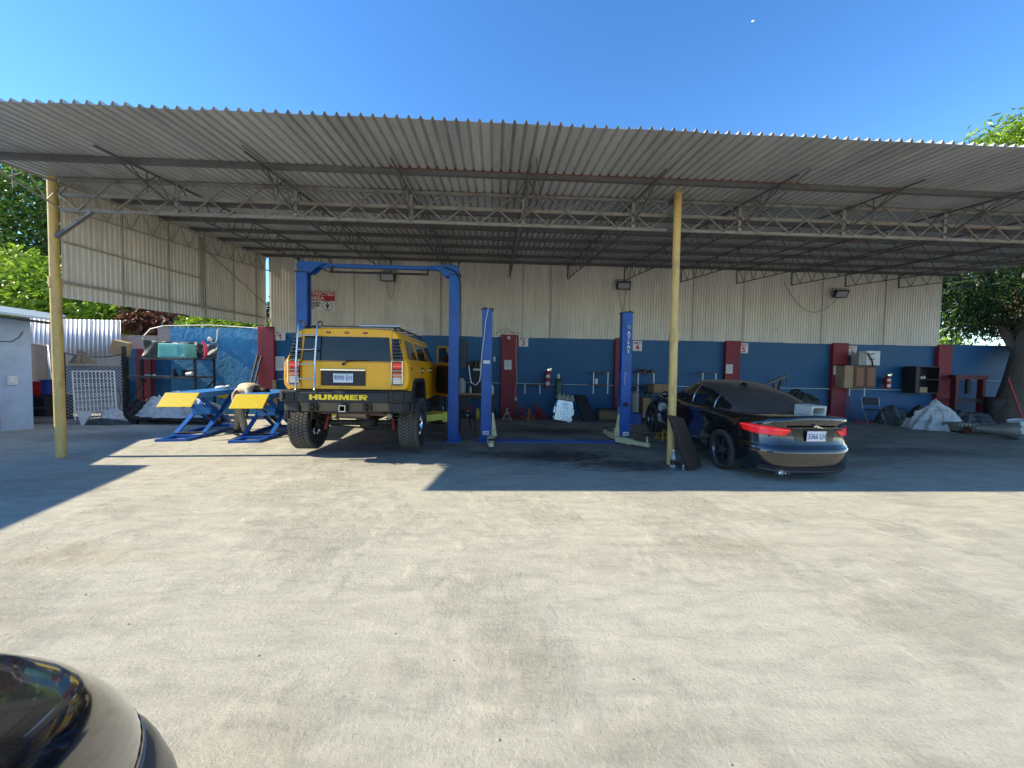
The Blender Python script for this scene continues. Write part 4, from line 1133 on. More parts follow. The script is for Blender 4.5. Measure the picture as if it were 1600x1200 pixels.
    mb.build('tail_pipe', Mchrome, o, smooth=40)
    patch('spoiler_lip', bv, lambda u, v: ((lerp(-.66, .66, u), -2, lerp(.985, 1.015, v)), (0, 1, 0)), Mcarblk, o, 24, 3, .022, .03)
    if plate:
        pl = MB(); pl.bb(-.155, .155, .045, .057, .705, .86); pl = pl.build('licence_plate', Mplate, o, bevel=.004)
        text(plate, 'lettering', Mtextblue, pl, facing_cam(0, .041, .778), .122, .001, .70, .0)
        # leaping cat shaped badge: low arched body with legs forward and back
        mb = MB(); mb.prism([(-.075, .935), (-.05, .950), (-.015, .945), (.02, .930), (.06, .918), (.082, .905), (.06, .906), (.02, .914), (.0, .905), (-.02, .922), (-.05, .928), (-.07, .918)], 'y', .028, .045)
        mb.build('badge', Mchrome, o)
    patch('roof_aerial_base', gv, lambda u, v: ((lerp(-.04, .04, u), lerp(1.80, 1.86, v), 3), (0, 0, -1)), Mblack, o, 3, 3, .008, .02)
    mb = MB(); mb.prism([(1.68, 1.345), (1.86, 1.40), (1.80, 1.425), (1.72, 1.42)], 'x', -.022, .022); mb.build('shark_fin_aerial', Mblackg, o, bevel=.008)
    for s in (-1, 1):
        wheel(o, s*.815, YR, .335, .335, .235, .242, s, 'dark', None, .2); wheel(o, s*.815, YF, .335, .335, .225, .242, s, 'dark', None, .5)
        for yy in (YR, YF):
            mb = MB(); pl = [(yy+.37*cos(pi*k/20), .335+.37*sin(pi*k/20)) for k in range(21)]; mb.prism(pl, 'x', .602*s, .612*s)
            for p, q in zip(pl, pl[1:]): mb.add([(.61*s, p[0], p[1]), (.90*s, p[0], p[1]), (.90*s, q[0], q[1]), (.61*s, q[0], q[1])], [(0, 1, 2, 3)])
            mb.build('arch_liner', Mblack, o)
    mb = MB(); mb.bb(-.55, .55, .3, 4.3, .17, .22); mb.cyl((-.6, YR, .33), (.6, YR, .33), .04); mb.cyl((-.6, YF, .33), (.6, YF, .33), .04); mb.build('underbody', Mdark, o)
    return o, bv, gv
CAR = (4.50, 4.88, 0.0)
sedan, sbv, sgv = make_sedan('black_sedan', 'black saloon car with red tail lamps, its front end jacked up in the bay', 'car', (4.50, 5.88, 0), (0, 0, 0), '3366 LH')
# shift so the root sits on the rear axle line: pitch about it
for ch in [c for c in bpy.data.objects if c.parent == sedan]: ch.location.y -= 1.0
sedan.rotation_euler = (radians(3.7), 0, radians(1.5)); sedan.location = (4.50, 6.10, 0.0); sedan.scale = (.91, .915, .94)

# ================================================================== two-post lifts
def lift_post(o, x, y, s, H, name='post', cap=True):
    """C-channel column, open side facing +s"""
    w, d, t = .215, .20, .012
    mb = MB()
    mb.bb(min(x-s*w/2, x-s*(w/2-t)), max(x-s*w/2, x-s*(w/2-t)), y-d/2, y+d/2, .02, H)
    mb.bb(x-w/2+.013, x+w/2-.013, y-d/2, y-d/2+t, .02, H); mb.bb(x-w/2+.013, x+w/2-.013, y+d/2-t, y+d/2, .02, H)
    xi = x+s*(w/2-.006)
    mb.bb(xi-.006, xi+.006, y-d/2, y-d/2+.07, .02, H); mb.bb(xi-.006, xi+.006, y+d/2-.07, y+d/2, .02, H)
    c = mb.build('post', Mlift, o)
    mb = MB(); mb.bb(x-w/2-.07, x+w/2+.07, y-d/2-.09, y+d/2+.09, 0, .022); mb.build('base_plate', Mlift, c)
    for e in (-1, 1):
        for g in (-.09, .08):
            mb = MB(); mb.prism([(y+e*(d/2), .022), (y+e*(d/2+.085), .022), (y+e*(d/2), .20)], 'x', x+g, x+g+.012); mb.build('gusset', Mlift, c)
    mb = MB(); mb.prism([(x-s*w/2, .022), (x-s*(w/2+.065), .022), (x-s*w/2, .17)], 'y', y-.006, y+.006); mb.build('gusset', Mlift, c)
    if cap:
        mb = MB(); mb.bb(x-w/2-.02, x+w/2+.02, y-d/2-.02, y+d/2+.02, H, H+.018); mb.cyl((x-s*.05, y-.08, H), (x-s*.05, y-.08, H+.04), .03); mb.build('top_plate', Mdark, c)
    return c
# tall lift holding the SUV
LA = thing('tall_two_post_lift', 'tall blue two-post lift with overhead crossbar holding up the yellow SUV', 'car lift', (0, 0, 0))
XL, XR, YL = -3.965, -.85, 8.30
lift_post(LA, XL, YL, 1, 3.47); lift_post(LA, XR, YL, -1, 3.50)
mb = MB()
mb.bb(XL+.1, XR-.1, YL-.05, YL+.05, 3.60, 3.675)
mb.build('crossbar', Mlift, LA, bevel=.006)
for x, s in ((XL, 1), (XR, -1)):
    mb = MB(); mb.prism([(x-s*.08, 3.50), (x+s*.18, 3.46), (x+s*.34, 3.60), (x+s*.50, 3.675), (x-s*.02, 3.70), (x-s*.10, 3.62)], 'y', YL-.11, YL-.09); mb.prism([(x-s*.08, 3.50), (x+s*.18, 3.46), (x+s*.34, 3.60), (x+s*.50, 3.675), (x-s*.02, 3.70), (x-s*.10, 3.62)], 'y', YL+.09, YL+.11)
    mb.bb(min(x-s*.09, x+s*.15), max(x-s*.09, x+s*.15), YL-.089, YL+.089, 3.52, 3.60)
    for k in range(3): mb.cyl((x+s*(.0+.09*k), YL-.118, 3.58+.02*k), (x+s*(.0+.09*k), YL-.105, 3.58+.02*k), .018, n=8)
    mb.build('crossbar_bracket', Mlift, LA)
    mb = MB(); mb.bar((x-s*.08, YL-.05, 3.5), (x-s*.08, YL-.05, 3.76), .025); mb.bb(x-s*.08-.02, x-s*.08+.03, YL-.07, YL-.03, 3.74, 3.78); mb.build('cable_guide', Mdark, LA)
mb = MB(); mb.cyl((XL+.62, YL-.1, 3.49), (XR-.55, YL-.1, 3.49), .022); mb.bar((XL+.62, YL-.1, 3.47), (XL+.62, YL-.1, 3.62), .03); mb.bar((XR-.55, YL-.1, 3.47), (XR-.55, YL-.1, 3.62), .03); mb.build('safety_bar', Mblack, LA)
mb = MB(); mb.tube([(XR-.2, YL-.13, 3.64), (XR+.02, YL-.15, 3.56), (XR+.13, YL-.16, 3.35), (XR+.15, YL-.15, 2.6), (XR+.15, YL-.12, 1.7)], .012, 6); mb.build('hydraulic_hose', Mblack, LA, smooth=60)
mb = MB(); mb.bb(XR+.14, XR+.26, YL-.02, YL+.16, 1.55, 2.15); mb.build('control_box', Mblack, LA, bevel=.01)
for x, s in ((XL, 1), (XR, -1)):
    mb = MB(); mb.bb(x+s*.02-.08, x+s*.02+.08, YL-.08, YL+.08, .35, 1.15); mb.bb(x+s*.17-.05, x+s*.17+.05, YL-.12, YL+.12, .42, .62); ca = mb.build('carriage', Mlime, LA, bevel=.004)
    for ty in (-.95, .75):
        tx = x+s*.92
        mb = MB(); a = Vector((x+s*.2, YL+(.10 if ty > 0 else -.10), .54)); b = Vector((tx, YL+ty, .54)); m_ = a.lerp(b, .55)
        mb.bar(a, m_, .11, .13); mb.bar(m_, b, .085, .095); mb.cyl((b.x, b.y, .56), (b.x, b.y, .70), .035); mb.cyl((b.x, b.y, .70), (b.x, b.y, .73), .07)
        mb.build('lift_arm', Mlime, LA, bevel=.004)
# low lift
LB = thing('low_two_post_lift', 'lower empty blue two-post lift with cream arms resting near the floor', 'car lift', (0, 0, 0))
BL, BR, YB = -.155, 2.845, 8.30
pl_ = lift_post(LB, BL, YB, 1, 2.80); pr_ = lift_post(LB, BR, YB, -1, 2.80)
mb = MB(); mb.bb(BL+.2, BR-.2, YB-.16, YB+.10, .0, .028); mb.build('floor_plate', Mlift, LB, bevel=.004)
for x, s in ((BL, 1), (BR, -1)):
    mb = MB(); mb.bb(x+s*.02-.08, x+s*.02+.08, YB-.08, YB+.08, .10, .78); mb.bb(x+s*.15-.03, x+s*.15+.03, YB-.12, YB+.12, .12, .28); mb.build('carriage', Mcream, LB, bevel=.004)
    mb = MB(); mb.prism([(x+s*.125, .12), (x+s*.24, .12), (x+s*.16, .62), (x+s*.125, .62)], 'y', YB-.10, YB-.085); mb.build('carriage_guard', Mcream, LB)
def arm(pts, zc, pad, mts=Mcream):
    mb = MB(); a, b = Vector((*pts[0], zc)), Vector((*pts[1], zc-.015)); m_ = a.lerp(b, .5)
    mb.bar(a, m_, .13, .12); mb.bar(a.lerp(b, .35), b, .09, .08); mb.cyl((b.x, b.y, zc-.05), (b.x, b.y, zc+.03), .055)
    mb.cyl((b.x, b.y, zc+.03), (b.x, b.y, zc+.03+pad), .018); c = mb.build('lift_arm', mts, LB, bevel=.004)
    mb = MB(); mb.cyl((b.x, b.y, zc+.03+pad), (b.x, b.y, zc+.055+pad), .06); mb.build('arm_pad', Mdark, c)
arm(((BL+.10, YB-.2), (BL+.12, YB-.85)), .10, .04); arm(((BL+.14, YB+.16), (BL+.16, YB+.8)), .10, .04)
arm(((BR-.20, YB-.18), (BR+.22, YB-.78)), .10, .14); arm(((BR-.14, YB+.16), (BR-.16, YB+.8)), .10, .04)
for (pc, x, zz) in ((pl_, BL, .19), (pr_, BR, .19)):
    mb = MB(); mb.bb(x-.065, x+.065, YB-.154, YB-.151, zz-.03, zz+.05); s_ = mb.build('maker_sticker', Mwhite, pc)
    mb = MB(); mb.tube([(x-.03+.018*cos(a/6*pi), YB-.157, zz+.01+.018*sin(a/6*pi)) for a in range(3, 11)], .004, 5); mb.tube([(x+.0+.014*cos(a/6*pi), YB-.157, zz+.01+.018*sin(a/6*pi)) for a in range(12)], .004, 5, closed=True); mb.tube([(x+.034+.014*cos(a/6*pi), YB-.157, zz+.01+.018*sin(a/6*pi)) for a in range(12)], .004, 5, closed=True); mb.build('sticker_print', Mtextblue, s_)
mb = MB(); mb.bb(BL-.07, BL+.07, YB-.154, YB-.151, 1.66, 1.73); mb.build('label_plate', Mwhite, pl_)
z = 2.36
for ch in 'ATLAS':
    text(ch, 'lettering', Mwhite, pr_, facing_cam(BR+.01, YB-.154, z), .105, .001, 1., .003); z -= .098
mb = MB(); mb.tube([(BR+.01+.032*cos(2*pi*k/16), YB-.154, 2.49+.032*sin(2*pi*k/16)) for k in range(16)], .007, 6, closed=True); mb.sphere((BR+.01, YB-.152, 2.49), (.012, .003, .012), 8, 6); mb.build('emblem', mat('emblem_pale', (.4, .6, .6), .4), pr_)
mb = MB(); mb.tube([(BR-.05, YB-.154, 1.50), (BR-.05, YB-.154, 1.25)], .004, 5); mb.tube([(BR-.05, YB-.154, 1.50), (BR-.01, YB-.154, 1.50)], .004, 5); mb.build('chalk_mark', Mwhite, pr_)
mb = MB(); mb.cyl((BR-.01, YB-.150, .83), (BR-.01, YB-.165, .83), .05); mb.build('cover_disc', Mblack, pr_)
mb = MB(); mb.tube([(BL+.02, YB-.16, 2.80), (BL-.03, YB-.165, 2.55), (BL-.06, YB-.165, 2.2), (BL-.10, YB-.16, 1.9), (BL-.12, YB-.14, 1.5), (BL-.14, YB-.12, 1.3), (BL-.22, YB-.1, 1.2), (BL-.32, YB-.1, 1.25), (BL-.36, YB-.05, 1.45), (BL-.38, YB-.05, 1.62)], .011, 6); mb.build('air_hose', Mconduit, pl_, smooth=60)

# ================================================================== scissor lifts
def scissor(x, y0, w, L, H, label, group):
    o = thing('scissor_lift', label, 'scissor lift', (x, y0, 0), rz=radians(9), group=group)
    # base frame on the floor
    mb = MB()
    for s in (-1, 1): mb.bb(s*w/2-.03, s*w/2+.03, 0, L, .0, .065)
    mb.bb(-w/2, w/2, -.05, .0, .0, .07); mb.bb(-w/2, w/2, L, L+.06, .0, .07)
    mb.prism([(-w/2, -.05), (-w/2-.05, -.40), (-w/2+.02, -.40), (-w/2+.07, -.05)], 'z', .0, .05); mb.bb(-w/2-.05, w/2-.05, -.43, -.38, .0, .05); mb.prism([(w/2-.07, -.05), (w/2-.12, -.40), (w/2-.05, -.40), (w/2, -.05)], 'z', .0, .05)
    mb.build('base_frame', Mlift, o, bevel=.004)
    # platform
    mb = MB(); mb.bb(-w/2-.03, w/2+.03, -.12, L+.05, H-.012, H); mb.bb(-w/2-.03, -w/2-.02, -.12, L+.05, H-.11, H-.012); mb.bb(w/2+.02, w/2+.03, -.12, L+.05, H-.11, H-.012); mb.bb(-w/2-.02, w/2+.02, -.12, -.11, H-.11, H-.012)
    mb.build('platform', mat('light_blue_lift_paint', (.03, .20, .55), .4, 0, .1, 3, dirt=(.1, .15, .25), dirt_amt=.4, dirt_s=6), o)
    yc = L/2; zc = (H-.1+.07)/2
    for s in (-1, 1):
        for k, (a, b) in enumerate((((.10, .08), (L-.28, H-.12)), ((L-.12, .08), (.14, H-.12)))):
            xx = s*(w/2-.02-.07*k)
            mb = MB(); mb.bar((xx, a[0], a[1]), (xx, yc, zc), .035, .085, up=(1, 0, 0)); mb.bar((xx, yc, zc), (xx, b[0], b[1]), .035, .085, up=(1, 0, 0)); mb.build('scissor_arm', Mlift, o)
    mb = MB(); mb.cyl((-w/2-.02, yc, zc), (w/2+.02, yc, zc), .028); mb.cyl((-w/2, .14, H-.12), (w/2, .14, H-.12), .02); mb.cyl((-w/2, .12, .09), (w/2, .12, .09), .02)
    mb.build('pivot_shaft', Mdark, o, smooth=40)
    mb = MB(); mb.cyl((0, L-.3, .12), (0, yc+.05, .38), .045); mb.cyl((0, yc+.05, .38), (0, yc-.25, .62), .028); mb.build('hydraulic_ram', Mdark, o, smooth=40)
    mb = MB(); mb.prism([(yc-.30, zc-.02), (yc+.05, zc-.08), (yc+.05, zc+.08), (yc-.25, zc+.20)], 'x', -w/2+.1, w/2-.1); mb.build('cross_plate', MATS['light_blue_lift_paint'], o, bevel=.006)
    # hinged ramps
    for e, y_, a_ in ((-1, -.12, 57), (1, L+.05, 50)):
        m2 = MB()
        m2.box((0, e*.165, 0), (w+.05, .33, .018))
        if e < 0:
            m2.v = [Vector((v.x + v.y*.18, v.y, v.z)) for v in m2.v]
        r = m2.build('ramp', Mrampy, o, bevel=.004); r.location = (0, y_, H-.005); r.rotation_euler = (radians(e*-a_), 0, 0)
        mh = MB(); 
        for xx in (-.2, .16): mh.box((xx-.04, e*.325, -.012), (.07, .02, .012))
        mh.build('ramp_catch', Mdark, r)
    return o
scissor(-6.44, 8.42, .56, 1.60, .96, 'blue scissor lift with yellow hinged ramps, left of the bending mechanic', 'scissor lifts with yellow ramps')
scissor(-4.97, 8.32, .56, 1.60, .955, 'blue scissor lift with yellow hinged ramps, close to the rear wheel of the yellow SUV', 'scissor lifts with yellow ramps')
mb = MB(); mb.sphere((-6.62, 9.75, .99), (.16, .1, .05), 12, 8); mb.sphere((-6.50, 9.8, 1.01), (.07, .06, .05), 10, 6)
tag(mb.build('rag', Mtarp, smooth=60), 'crumpled pale rag lying on the platform of the left scissor lift', 'rag')

# ================================================================== the mechanic
def skin(name, joints, bones, m, parent, sub=2, root=0):
    me = bpy.data.meshes.new(name); me.from_pydata([j[:3] for j in joints], bones, []); me.update()
    ob = bpy.data.objects.new(name, me); COL.objects.link(ob)
    md = ob.modifiers.new('skin', 'SKIN'); md.use_smooth_shade = True
    for i, j in enumerate(joints):
        r = j[3]; me.skin_vertices[0].data[i].radius = (r, j[4] if len(j) > 4 else r)
    me.skin_vertices[0].data[root].use_root = True
    s_ = ob.modifiers.new('sub', 'SUBSURF'); s_.levels = sub; s_.render_levels = sub
    bake(ob); ob.data.materials.clear(); ob.data.materials.append(m)
    ob.data.polygons.foreach_set('use_smooth', [True]*len(ob.data.polygons)); ob.parent = parent
    return ob
def mechanic(loc, rz):
    # local frame: figure bends towards +x, feet on z=0
    J = [(0, 0, .90, .13, .12),                    # 0 pelvis
         (.10, 0, .98, .125, .115), (.24, 0, 1.03, .14, .12), (.38, 0, 1.04, .15, .11),   # 1 2 3 spine, chest
         (.49, 0, 1.03, .055), (.56, 0, 1.0, .055),  # 4 neck 5
         (.62, 0, .97, .085), (.69, 0, .92, .075),    # 6 7 head
         (.0, .10, .86, .09), (-.05, .13, .47, .062), (-.11, .14, .12, .045), (-.08, .145, .045, .045), (.04, .155, .03, .035),     # 8-12 leg
         (.04, -.10, .86, .09), (.20, -.14, .48, .062), (.31, -.17, .12, .045), (.34, -.175, .045, .045), (.46, -.19, .03, .035),  # 13-17
         (.41, .19, 1.01, .055), (.50, .27, .76, .042), (.66, .22, .58, .032), (.70, .21, .545, .028),     # 18-21 arm
         (.41, -.19, 1.01, .055), (.52, -.25, .77, .042), (.68, -.18, .60, .032), (.72, -.17, .565, .028)]
    B = [(0, 1), (1, 2), (2, 3), (3, 4), (4, 5), (5, 6), (6, 7), (0, 8), (8, 9), (9, 10), (10, 11), (11, 12), (0, 13), (13, 14), (14, 15), (15, 16), (16, 17),
         (3, 18), (18, 19), (19, 20), (20, 21), (3, 22), (22, 23), (23, 24), (24, 25)]
    o = tag(skin('person', J, B, Mskin, None), 'person in tan shirt and khaki trousers bending over between the two scissor lifts', 'person')
    o.location = loc; o.rotation_euler = (0, 0, rz); o.scale = (1, 1, 1.0)
    # face
    mb = MB(); mb.sphere((.655, 0, .935), (.10, .078, .088), 18, 12)
    for s in (-1, 1):
        mb.sphere((.66, s*.078, .94), (.02, .012, .03), 8, 6)
    mb.sphere((.71, 0, .865), (.022, .014, .02), 8, 6); mb.sphere((.745, 0, .90), (.02, .03, .012), 8, 6)
    hd = mb.build('face', Mskin, o, smooth=60)
    mb = MB()
    for s in (-1, 1): mb.sphere((.70, s*.03, .872), (.012, .014, .012), 8, 6)
    mb.build('eye', mat('eye_white', (.6, .6, .58), .3), hd, smooth=60)
    mb = MB(); mb.sphere((.645, 0, .972), (.108, .088, .082), 18, 12); mb.sphere((.60, 0, .955), (.07, .08, .07), 14, 10)
    mb.build('hair', Mhair, o, smooth=60)
    # fingers
    for s, (hx, hy, hz) in ((1, (.70, .21, .545)), (-1, (.72, -.17, .565))):
        for k in range(4):
            yy = hy+(k-1.5)*.018; ln = (.075, .085, .08, .062)[k]
            Jf = [(hx, hy+(k-1.5)*.010, hz, .011), (hx+.03, yy, hz-.02, .009), (hx+.03+ln*.45, yy, hz-.045, .008), (hx+.03+ln*.55, yy, hz-.08, .007)]
            skin('finger', Jf, [(0, 1), (1, 2), (2, 3)], Mskin, o, 1)
        Jf = [(hx, hy, hz, .012), (hx+.01, hy-s*.035, hz-.01, .010), (hx+.04, hy-s*.045, hz-.035, .008)]
        skin('thumb', Jf, [(0, 1), (1, 2)], Mskin, o, 1)
    # trousers
    T = [(-.01, 0, .90, .155, .15), (.09, 0, .965, .145, .135), (-.02, .09, .80, .105), (-.06, .13, .47, .078), (-.115, .14, .14, .066), (-.12, .14, .07, .066), (.05, -.09, .80, .105), (.20, -.14, .48, .078), (.31, -.17, .14, .066), (.315, -.17, .07, .066)]
    skin('trousers', T, [(0, 1), (0, 2), (2, 3), (3, 4), (4, 5), (0, 6), (6, 7), (7, 8), (8, 9)], Mkhaki, o)
    T = [(.06, 0, .975, .150, .14), (.22, 0, 1.045, .165, .145), (.38, 0, 1.055, .170, .125), (.46, 0, 1.045, .085), (.41, .19, 1.01, .078), (.47, .25, .83, .070), (.41, -.19, 1.01, .078), (.48, -.235, .84, .070)]
    skin('shirt', T, [(0, 1), (1, 2), (2, 3), (2, 4), (4, 5), (2, 6), (6, 7)], Mshirt, o)
    mb = MB()
    for (x, y) in ((-.11, .145), (.315, -.175)):
        mb = MB(); mb.sphere((x+.07, y, .045), (.15, .052, .05), 16, 10); mb.bb(x-.07, x+.20, y-.05, y+.05, .0, .02); mb.build('shoe', Mshoe, o, smooth=60)
    return o
mechanic((-5.76, 8.95, 0), radians(-4))

# ================================================================== crumpled sheets and bags
def noise3(x, y, seed=0):
    return sin(x*3.1+seed)*cos(y*2.7-seed*1.3)+.5*sin(x*6.3-y*4.1+seed*2)+.3*cos(x*11.7+y*9.1+seed)+.18*sin(x*23-y*19+seed*3)
def heap(name, c, rx, ry, h, m, seed, peaks=((0, 0, 1),), label=None, cat=None, parent=None, folds=9, N=150, K=60, rough=.06, tent=False):
    mb = MB()
    def fn(u, v):
        a = 2*pi*u
        edge = 1+.10*sin(folds*a+seed)+.07*sin(3*a+seed*2)+.04*sin(23*a)
        r = v
        x = cos(a)*r*edge; y = sin(a)*r*edge
        z = 0
        for (px, py, pk) in peaks:
            d = sqrt((x-px)**2+(y-py)**2); z = max(z, pk*max(0, 1-d**(.95 if tent else 1.5)/1.15))
        fall = min(1, (1-v)*6)
        wx = x+.25*sin(y*3+seed); wy = y+.25*cos(x*2.6+seed*2)
        rid = (1-abs(sin(wx*4.1+wy*2.3+seed)))*.5+(1-abs(sin(wx*2.7-wy*5.2+seed*2)))*.35+(1-abs(sin(wx*9+wy*7+seed)))*.16
        z = z**(1.0 if tent else .8)*(1-v**6)+ (rough*1.1*(rid-.5)+ .055*r*(1-2*abs(sin(folds*a*.5+seed+1.5*r))))*fall
        return Vector((c[0]+x*rx, c[1]+y*ry, c[2]+max(.004, z*h)))
    mb.grid(fn, N, K, 0, True)
    mb.v = [Vector((p.x+.012*noise3(p.x*9, p.z*14, seed), p.y+.012*noise3(p.y*9, p.z*12, seed+1), p.z)) for p in mb.v]
    o = mb.build(name, m, parent, smooth=75)
    if label: tag(o, label, cat)
    return o
heap('white_tarpaulin', (13.0, 10.75, 0), .82, .55, .92, Mtarp, 1.3, ((.05, .1, 1), (-.35, 0, .75), (.35, .1, .6)), 'white tarpaulin draped in a heap on the floor near the right end', 'tarpaulin', rough=.20, tent=True, folds=13)

# ================================================================== things along the rear wall
def extinguisher(px, py, hp, label):
    p = at(px, py, 12.38); H = hp
    o = thing('fire_extinguisher', label, 'fire extinguisher', (p.x, 12.38, p.z), group='wall fire extinguishers')
    r = .085
    mb = MB(); mb.lathe([(.001, 0), (r*.9, 0), (r, .02), (r, H*.72), (r*.85, H*.80), (r*.35, H*.86), (r*.3, H*.9), (.001, H*.9)], 20); mb.build('cylinder', Mredp, o, smooth=40)
    mb = MB(); mb.bb(-.025, .025, -.03, .03, H*.88, H*.95); mb.bar((-.01, 0, H*.95), (.12, -.02, H*1.0), .02); mb.bar((-.01, 0, H*.93), (.11, -.02, H*.90), .015); mb.build('valve', Mchrome, o)
    mb = MB(); mb.tube([(-.02, -.03, H*.9), (-.09, -.05, H*.8), (-.10, -.06, H*.5), (-.08, -.08, H*.3)], .012, 6); mb.build('hose', Mblack, o, smooth=60)
    for z0, z1 in ((.52, .66), (.10, .30)):
        def f(u, v, z0=z0, z1=z1):
            a = lerp(-pi*.78, -pi*.22, u); return Vector((cos(a)*(r+.002), sin(a)*(r+.002), H*lerp(z0, z1, v)))
        mb = MB(); mb.grid(f, 8, 2); mb.build('label', Mwhite, o)
    mb = MB(); mb.bb(-.03, .03, r, .13, H*.3, H*.7); mb.build('wall_hook', Mdark, o)
extinguisher(855.5, 605, .60, 'red fire extinguisher with white labels hanging beside the green gas cylinder')
extinguisher(1386, 607, .48, 'red fire extinguisher hanging between the brown cabinet and the open dark cabinet')
def bracket_shelf(x0, x1, zs, zb, label, items=None):
    o = thing('bracket_shelf', label, 'wall shelf', ((x0+x1)/2, 12.3, 0), group='small bracket shelves on the wall')
    w = (x1-x0)/2
    for k, z in enumerate(zs):
        mb = MB(); mb.bb(-w, w+.04, -.12, .12, z, z+.022); mb.build('board', Mwood, o)
        zl = zs[k+1]+.022 if k+1 < len(zs) else zb
        for s in (-1, 1):
            mb = MB(); mb.bb(s*(w-.06)-.015, s*(w-.06)+.015, -.12, -.10, zl, z); mb.bb(s*(w-.06)-.015, s*(w-.06)+.015, -.10, .12, z-.025, z); mb.build('bracket', Mwhite, o)
def X_(px, Y=12.3): return at(px, 600, Y).x
def Z_(px, py, Y=12.3): return at(px, py, Y).z
bracket_shelf(X_(817), X_(846), [Z_(830, 601)], Z_(830, 615), 'single bare bracket shelf between the jack stands and the red extinguisher')
bracket_shelf(X_(923), X_(951), [Z_(937, 582), Z_(937, 601)], Z_(937, 615), 'double bracket shelf with a white tin left of the low blue lift')
bracket_shelf(X_(992), X_(1022), [Z_(1007, 583), Z_(1007, 603)], Z_(1007, 615), 'double bracket shelf with tools right of the low blue lift')
bracket_shelf(X_(1092), X_(1118), [Z_(1105, 583)], Z_(1105, 597), 'single bare bracket shelf just above the roof of the black sedan')
mb = MB(); q = at(931, 600, 12.3); mb.cyl((q.x, 12.28, Z_(931, 601)+.022), (q.x, 12.28, Z_(931, 601)+.19), .055, n=16); tag(mb.build('tin', Mwhite, smooth=40), 'white tin standing on the lower board of the double shelf', 'tin')
def tooljunk(name, x0, x1, y0, y1, z, n, seed, m, label, cat, hmax=.12):
    r = random.Random(seed); o = thing(name, label, cat, ((x0+x1)/2, (y0+y1)/2, z))
    cx, cy = (x0+x1)/2, (y0+y1)/2
    for k in range(n):
        mb = MB(); x = r.uniform(x0, x1)-cx; y = r.uniform(y0, y1)-cy; t = r.randint(0, 3); h = r.uniform(.3, 1)*hmax
        if t == 0: mb.box((x, y, h/2), (r.uniform(.05, .16), r.uniform(.05, .12), h), (0, 0, r.random()*3)); nm = 'block_part'
        elif t == 1: mb.cyl((x, y, .0), (x, y, h), r.uniform(.02, .06), n=12); nm = 'round_part'
        elif t == 2: mb.tube([(x-.12, y, .02), (x-.03, y+.03, h*.7), (x+.06, y-.02, h*.5), (x+.14, y, .02)], .016, 6); nm = 'bent_part'
        else: mb.lathe([(.02, 0), (.05, .01), (.05, h*.4), (.03, h*.5), (.03, h), (.0, h)], 12, 0, (x, y, 0)); nm = 'round_part'
        mb.build(nm, m[k % len(m)], o, smooth=40)
    return o
tooljunk('tool_pile', X_(993), X_(1020), 12.2, 12.4, Z_(1007, 583)+.022, 7, 3, [Mdark, Mrust, Mdark], 'dark tools piled on the top board right of the low blue lift', 'tools')
# green gas cylinder behind the engine
def gas_cyl(px, Y, h, r, m, mt, label):
    x = at(px, 640, Y).x; o = thing('gas_cylinder', label, 'gas cylinder', (x, Y, 0))
    mb = MB(); mb.lathe([(.001, 0), (r*.95, 0), (r, .03), (r, h*.80), (r*.86, h*.86), (r*.5, h*.90), (r*.32, h*.91), (.001, h*.91)], 24); mb.build('body', m, o, smooth=40)
    mb = MB(); mb.lathe([(r*.40, h*.905), (r*.42, h*.98), (r*.2, h), (.001, h)], 16); mb.build('valve_cap', mt, o, smooth=40)
gas_cyl(871.5, 12.15, 1.42, .115, Mgreen, Mwhite, 'tall dark green gas cylinder with white cap behind the shiny engine block')
gas_cyl(991, 11.6, 1.05, .13, mat('dull_grey_cylinder', (.20, .20, .19), .5, .2, .2, 4), Mdark, 'grey gas cylinder standing behind the right post of the low blue lift')
# engine block
EX, EY = at(877, 657, 11.6).x, 11.55
def engine():
    o = thing('engine_block', 'shiny bare aluminium engine block tipped over on the workshop floor', 'engine block', (EX, EY, .02), rot=(radians(-6), radians(9), 0))
    mb = MB(); mb.bb(-.26, .26, -.12, .22, .0, .50); mb.prism([(-.26, .50), (.26, .50), (.22, .62), (-.22, .62)], 'y', -.10, .2); b = mb.build('block', Malu, o, bevel=.012)
    for k in range(8):
        x = -.24+k*.068
        mb = MB(); mb.bb(x-.012, x+.012, -.165, -.12, .0, .44-.03*(k % 3)); mb.build('rib', Malu, b, bevel=.004)
    for x in (-.14, .13):
        mb = MB(); mb.lathe([(.05, 0), (.085, 0), (.085, -.06), (.05, -.06)], 20, 0, (x, -.12, .47), 'y'); mb.build('port', Malu, b, smooth=40)
        mb = MB(); mb.cyl((x, -.125, .47), (x, -.15, .47), .055, n=20); mb.build('port_core', Mdark, b)
    mb = MB(); mb.lathe([(.03, 0), (.07, 0), (.07, -.05), (.03, -.05)], 20, 0, (.17, -.155, .06), 'y'); mb.build('boss', Malu, b, smooth=40)
    mb = MB(); mb.bb(-.28, .26, -.14, .2, .62, .74); mb.build('cylinder_head', mat('dirty_aluminium', (.34, .31, .27), .5, .4, .3, 14, dirt=(.1, .08, .06), dirt_amt=.6, dirt_s=6), o, bevel=.02)
    for k in range(4):
        x = -.21+k*.13; mb = MB(); mb.cyl((x, -.1, .74), (x, -.1, .80), .045, n=14); mb.bb(x-.05, x+.05, -.17, -.14, .64, .72); mb.build('cam_cap', MATS['dirty_aluminium'], o)
    for s in (-1, 1):
        mb = MB(); mb.bb(min(s*.26, s*.31), max(s*.26, s*.31), -.10, .0, .20, .40); mb.bb(min(s*.26, s*.29), max(s*.26, s*.29), -.12, .1, .05, .12); mb.build('mount_lug', Malu, b, bevel=.008)
engine()
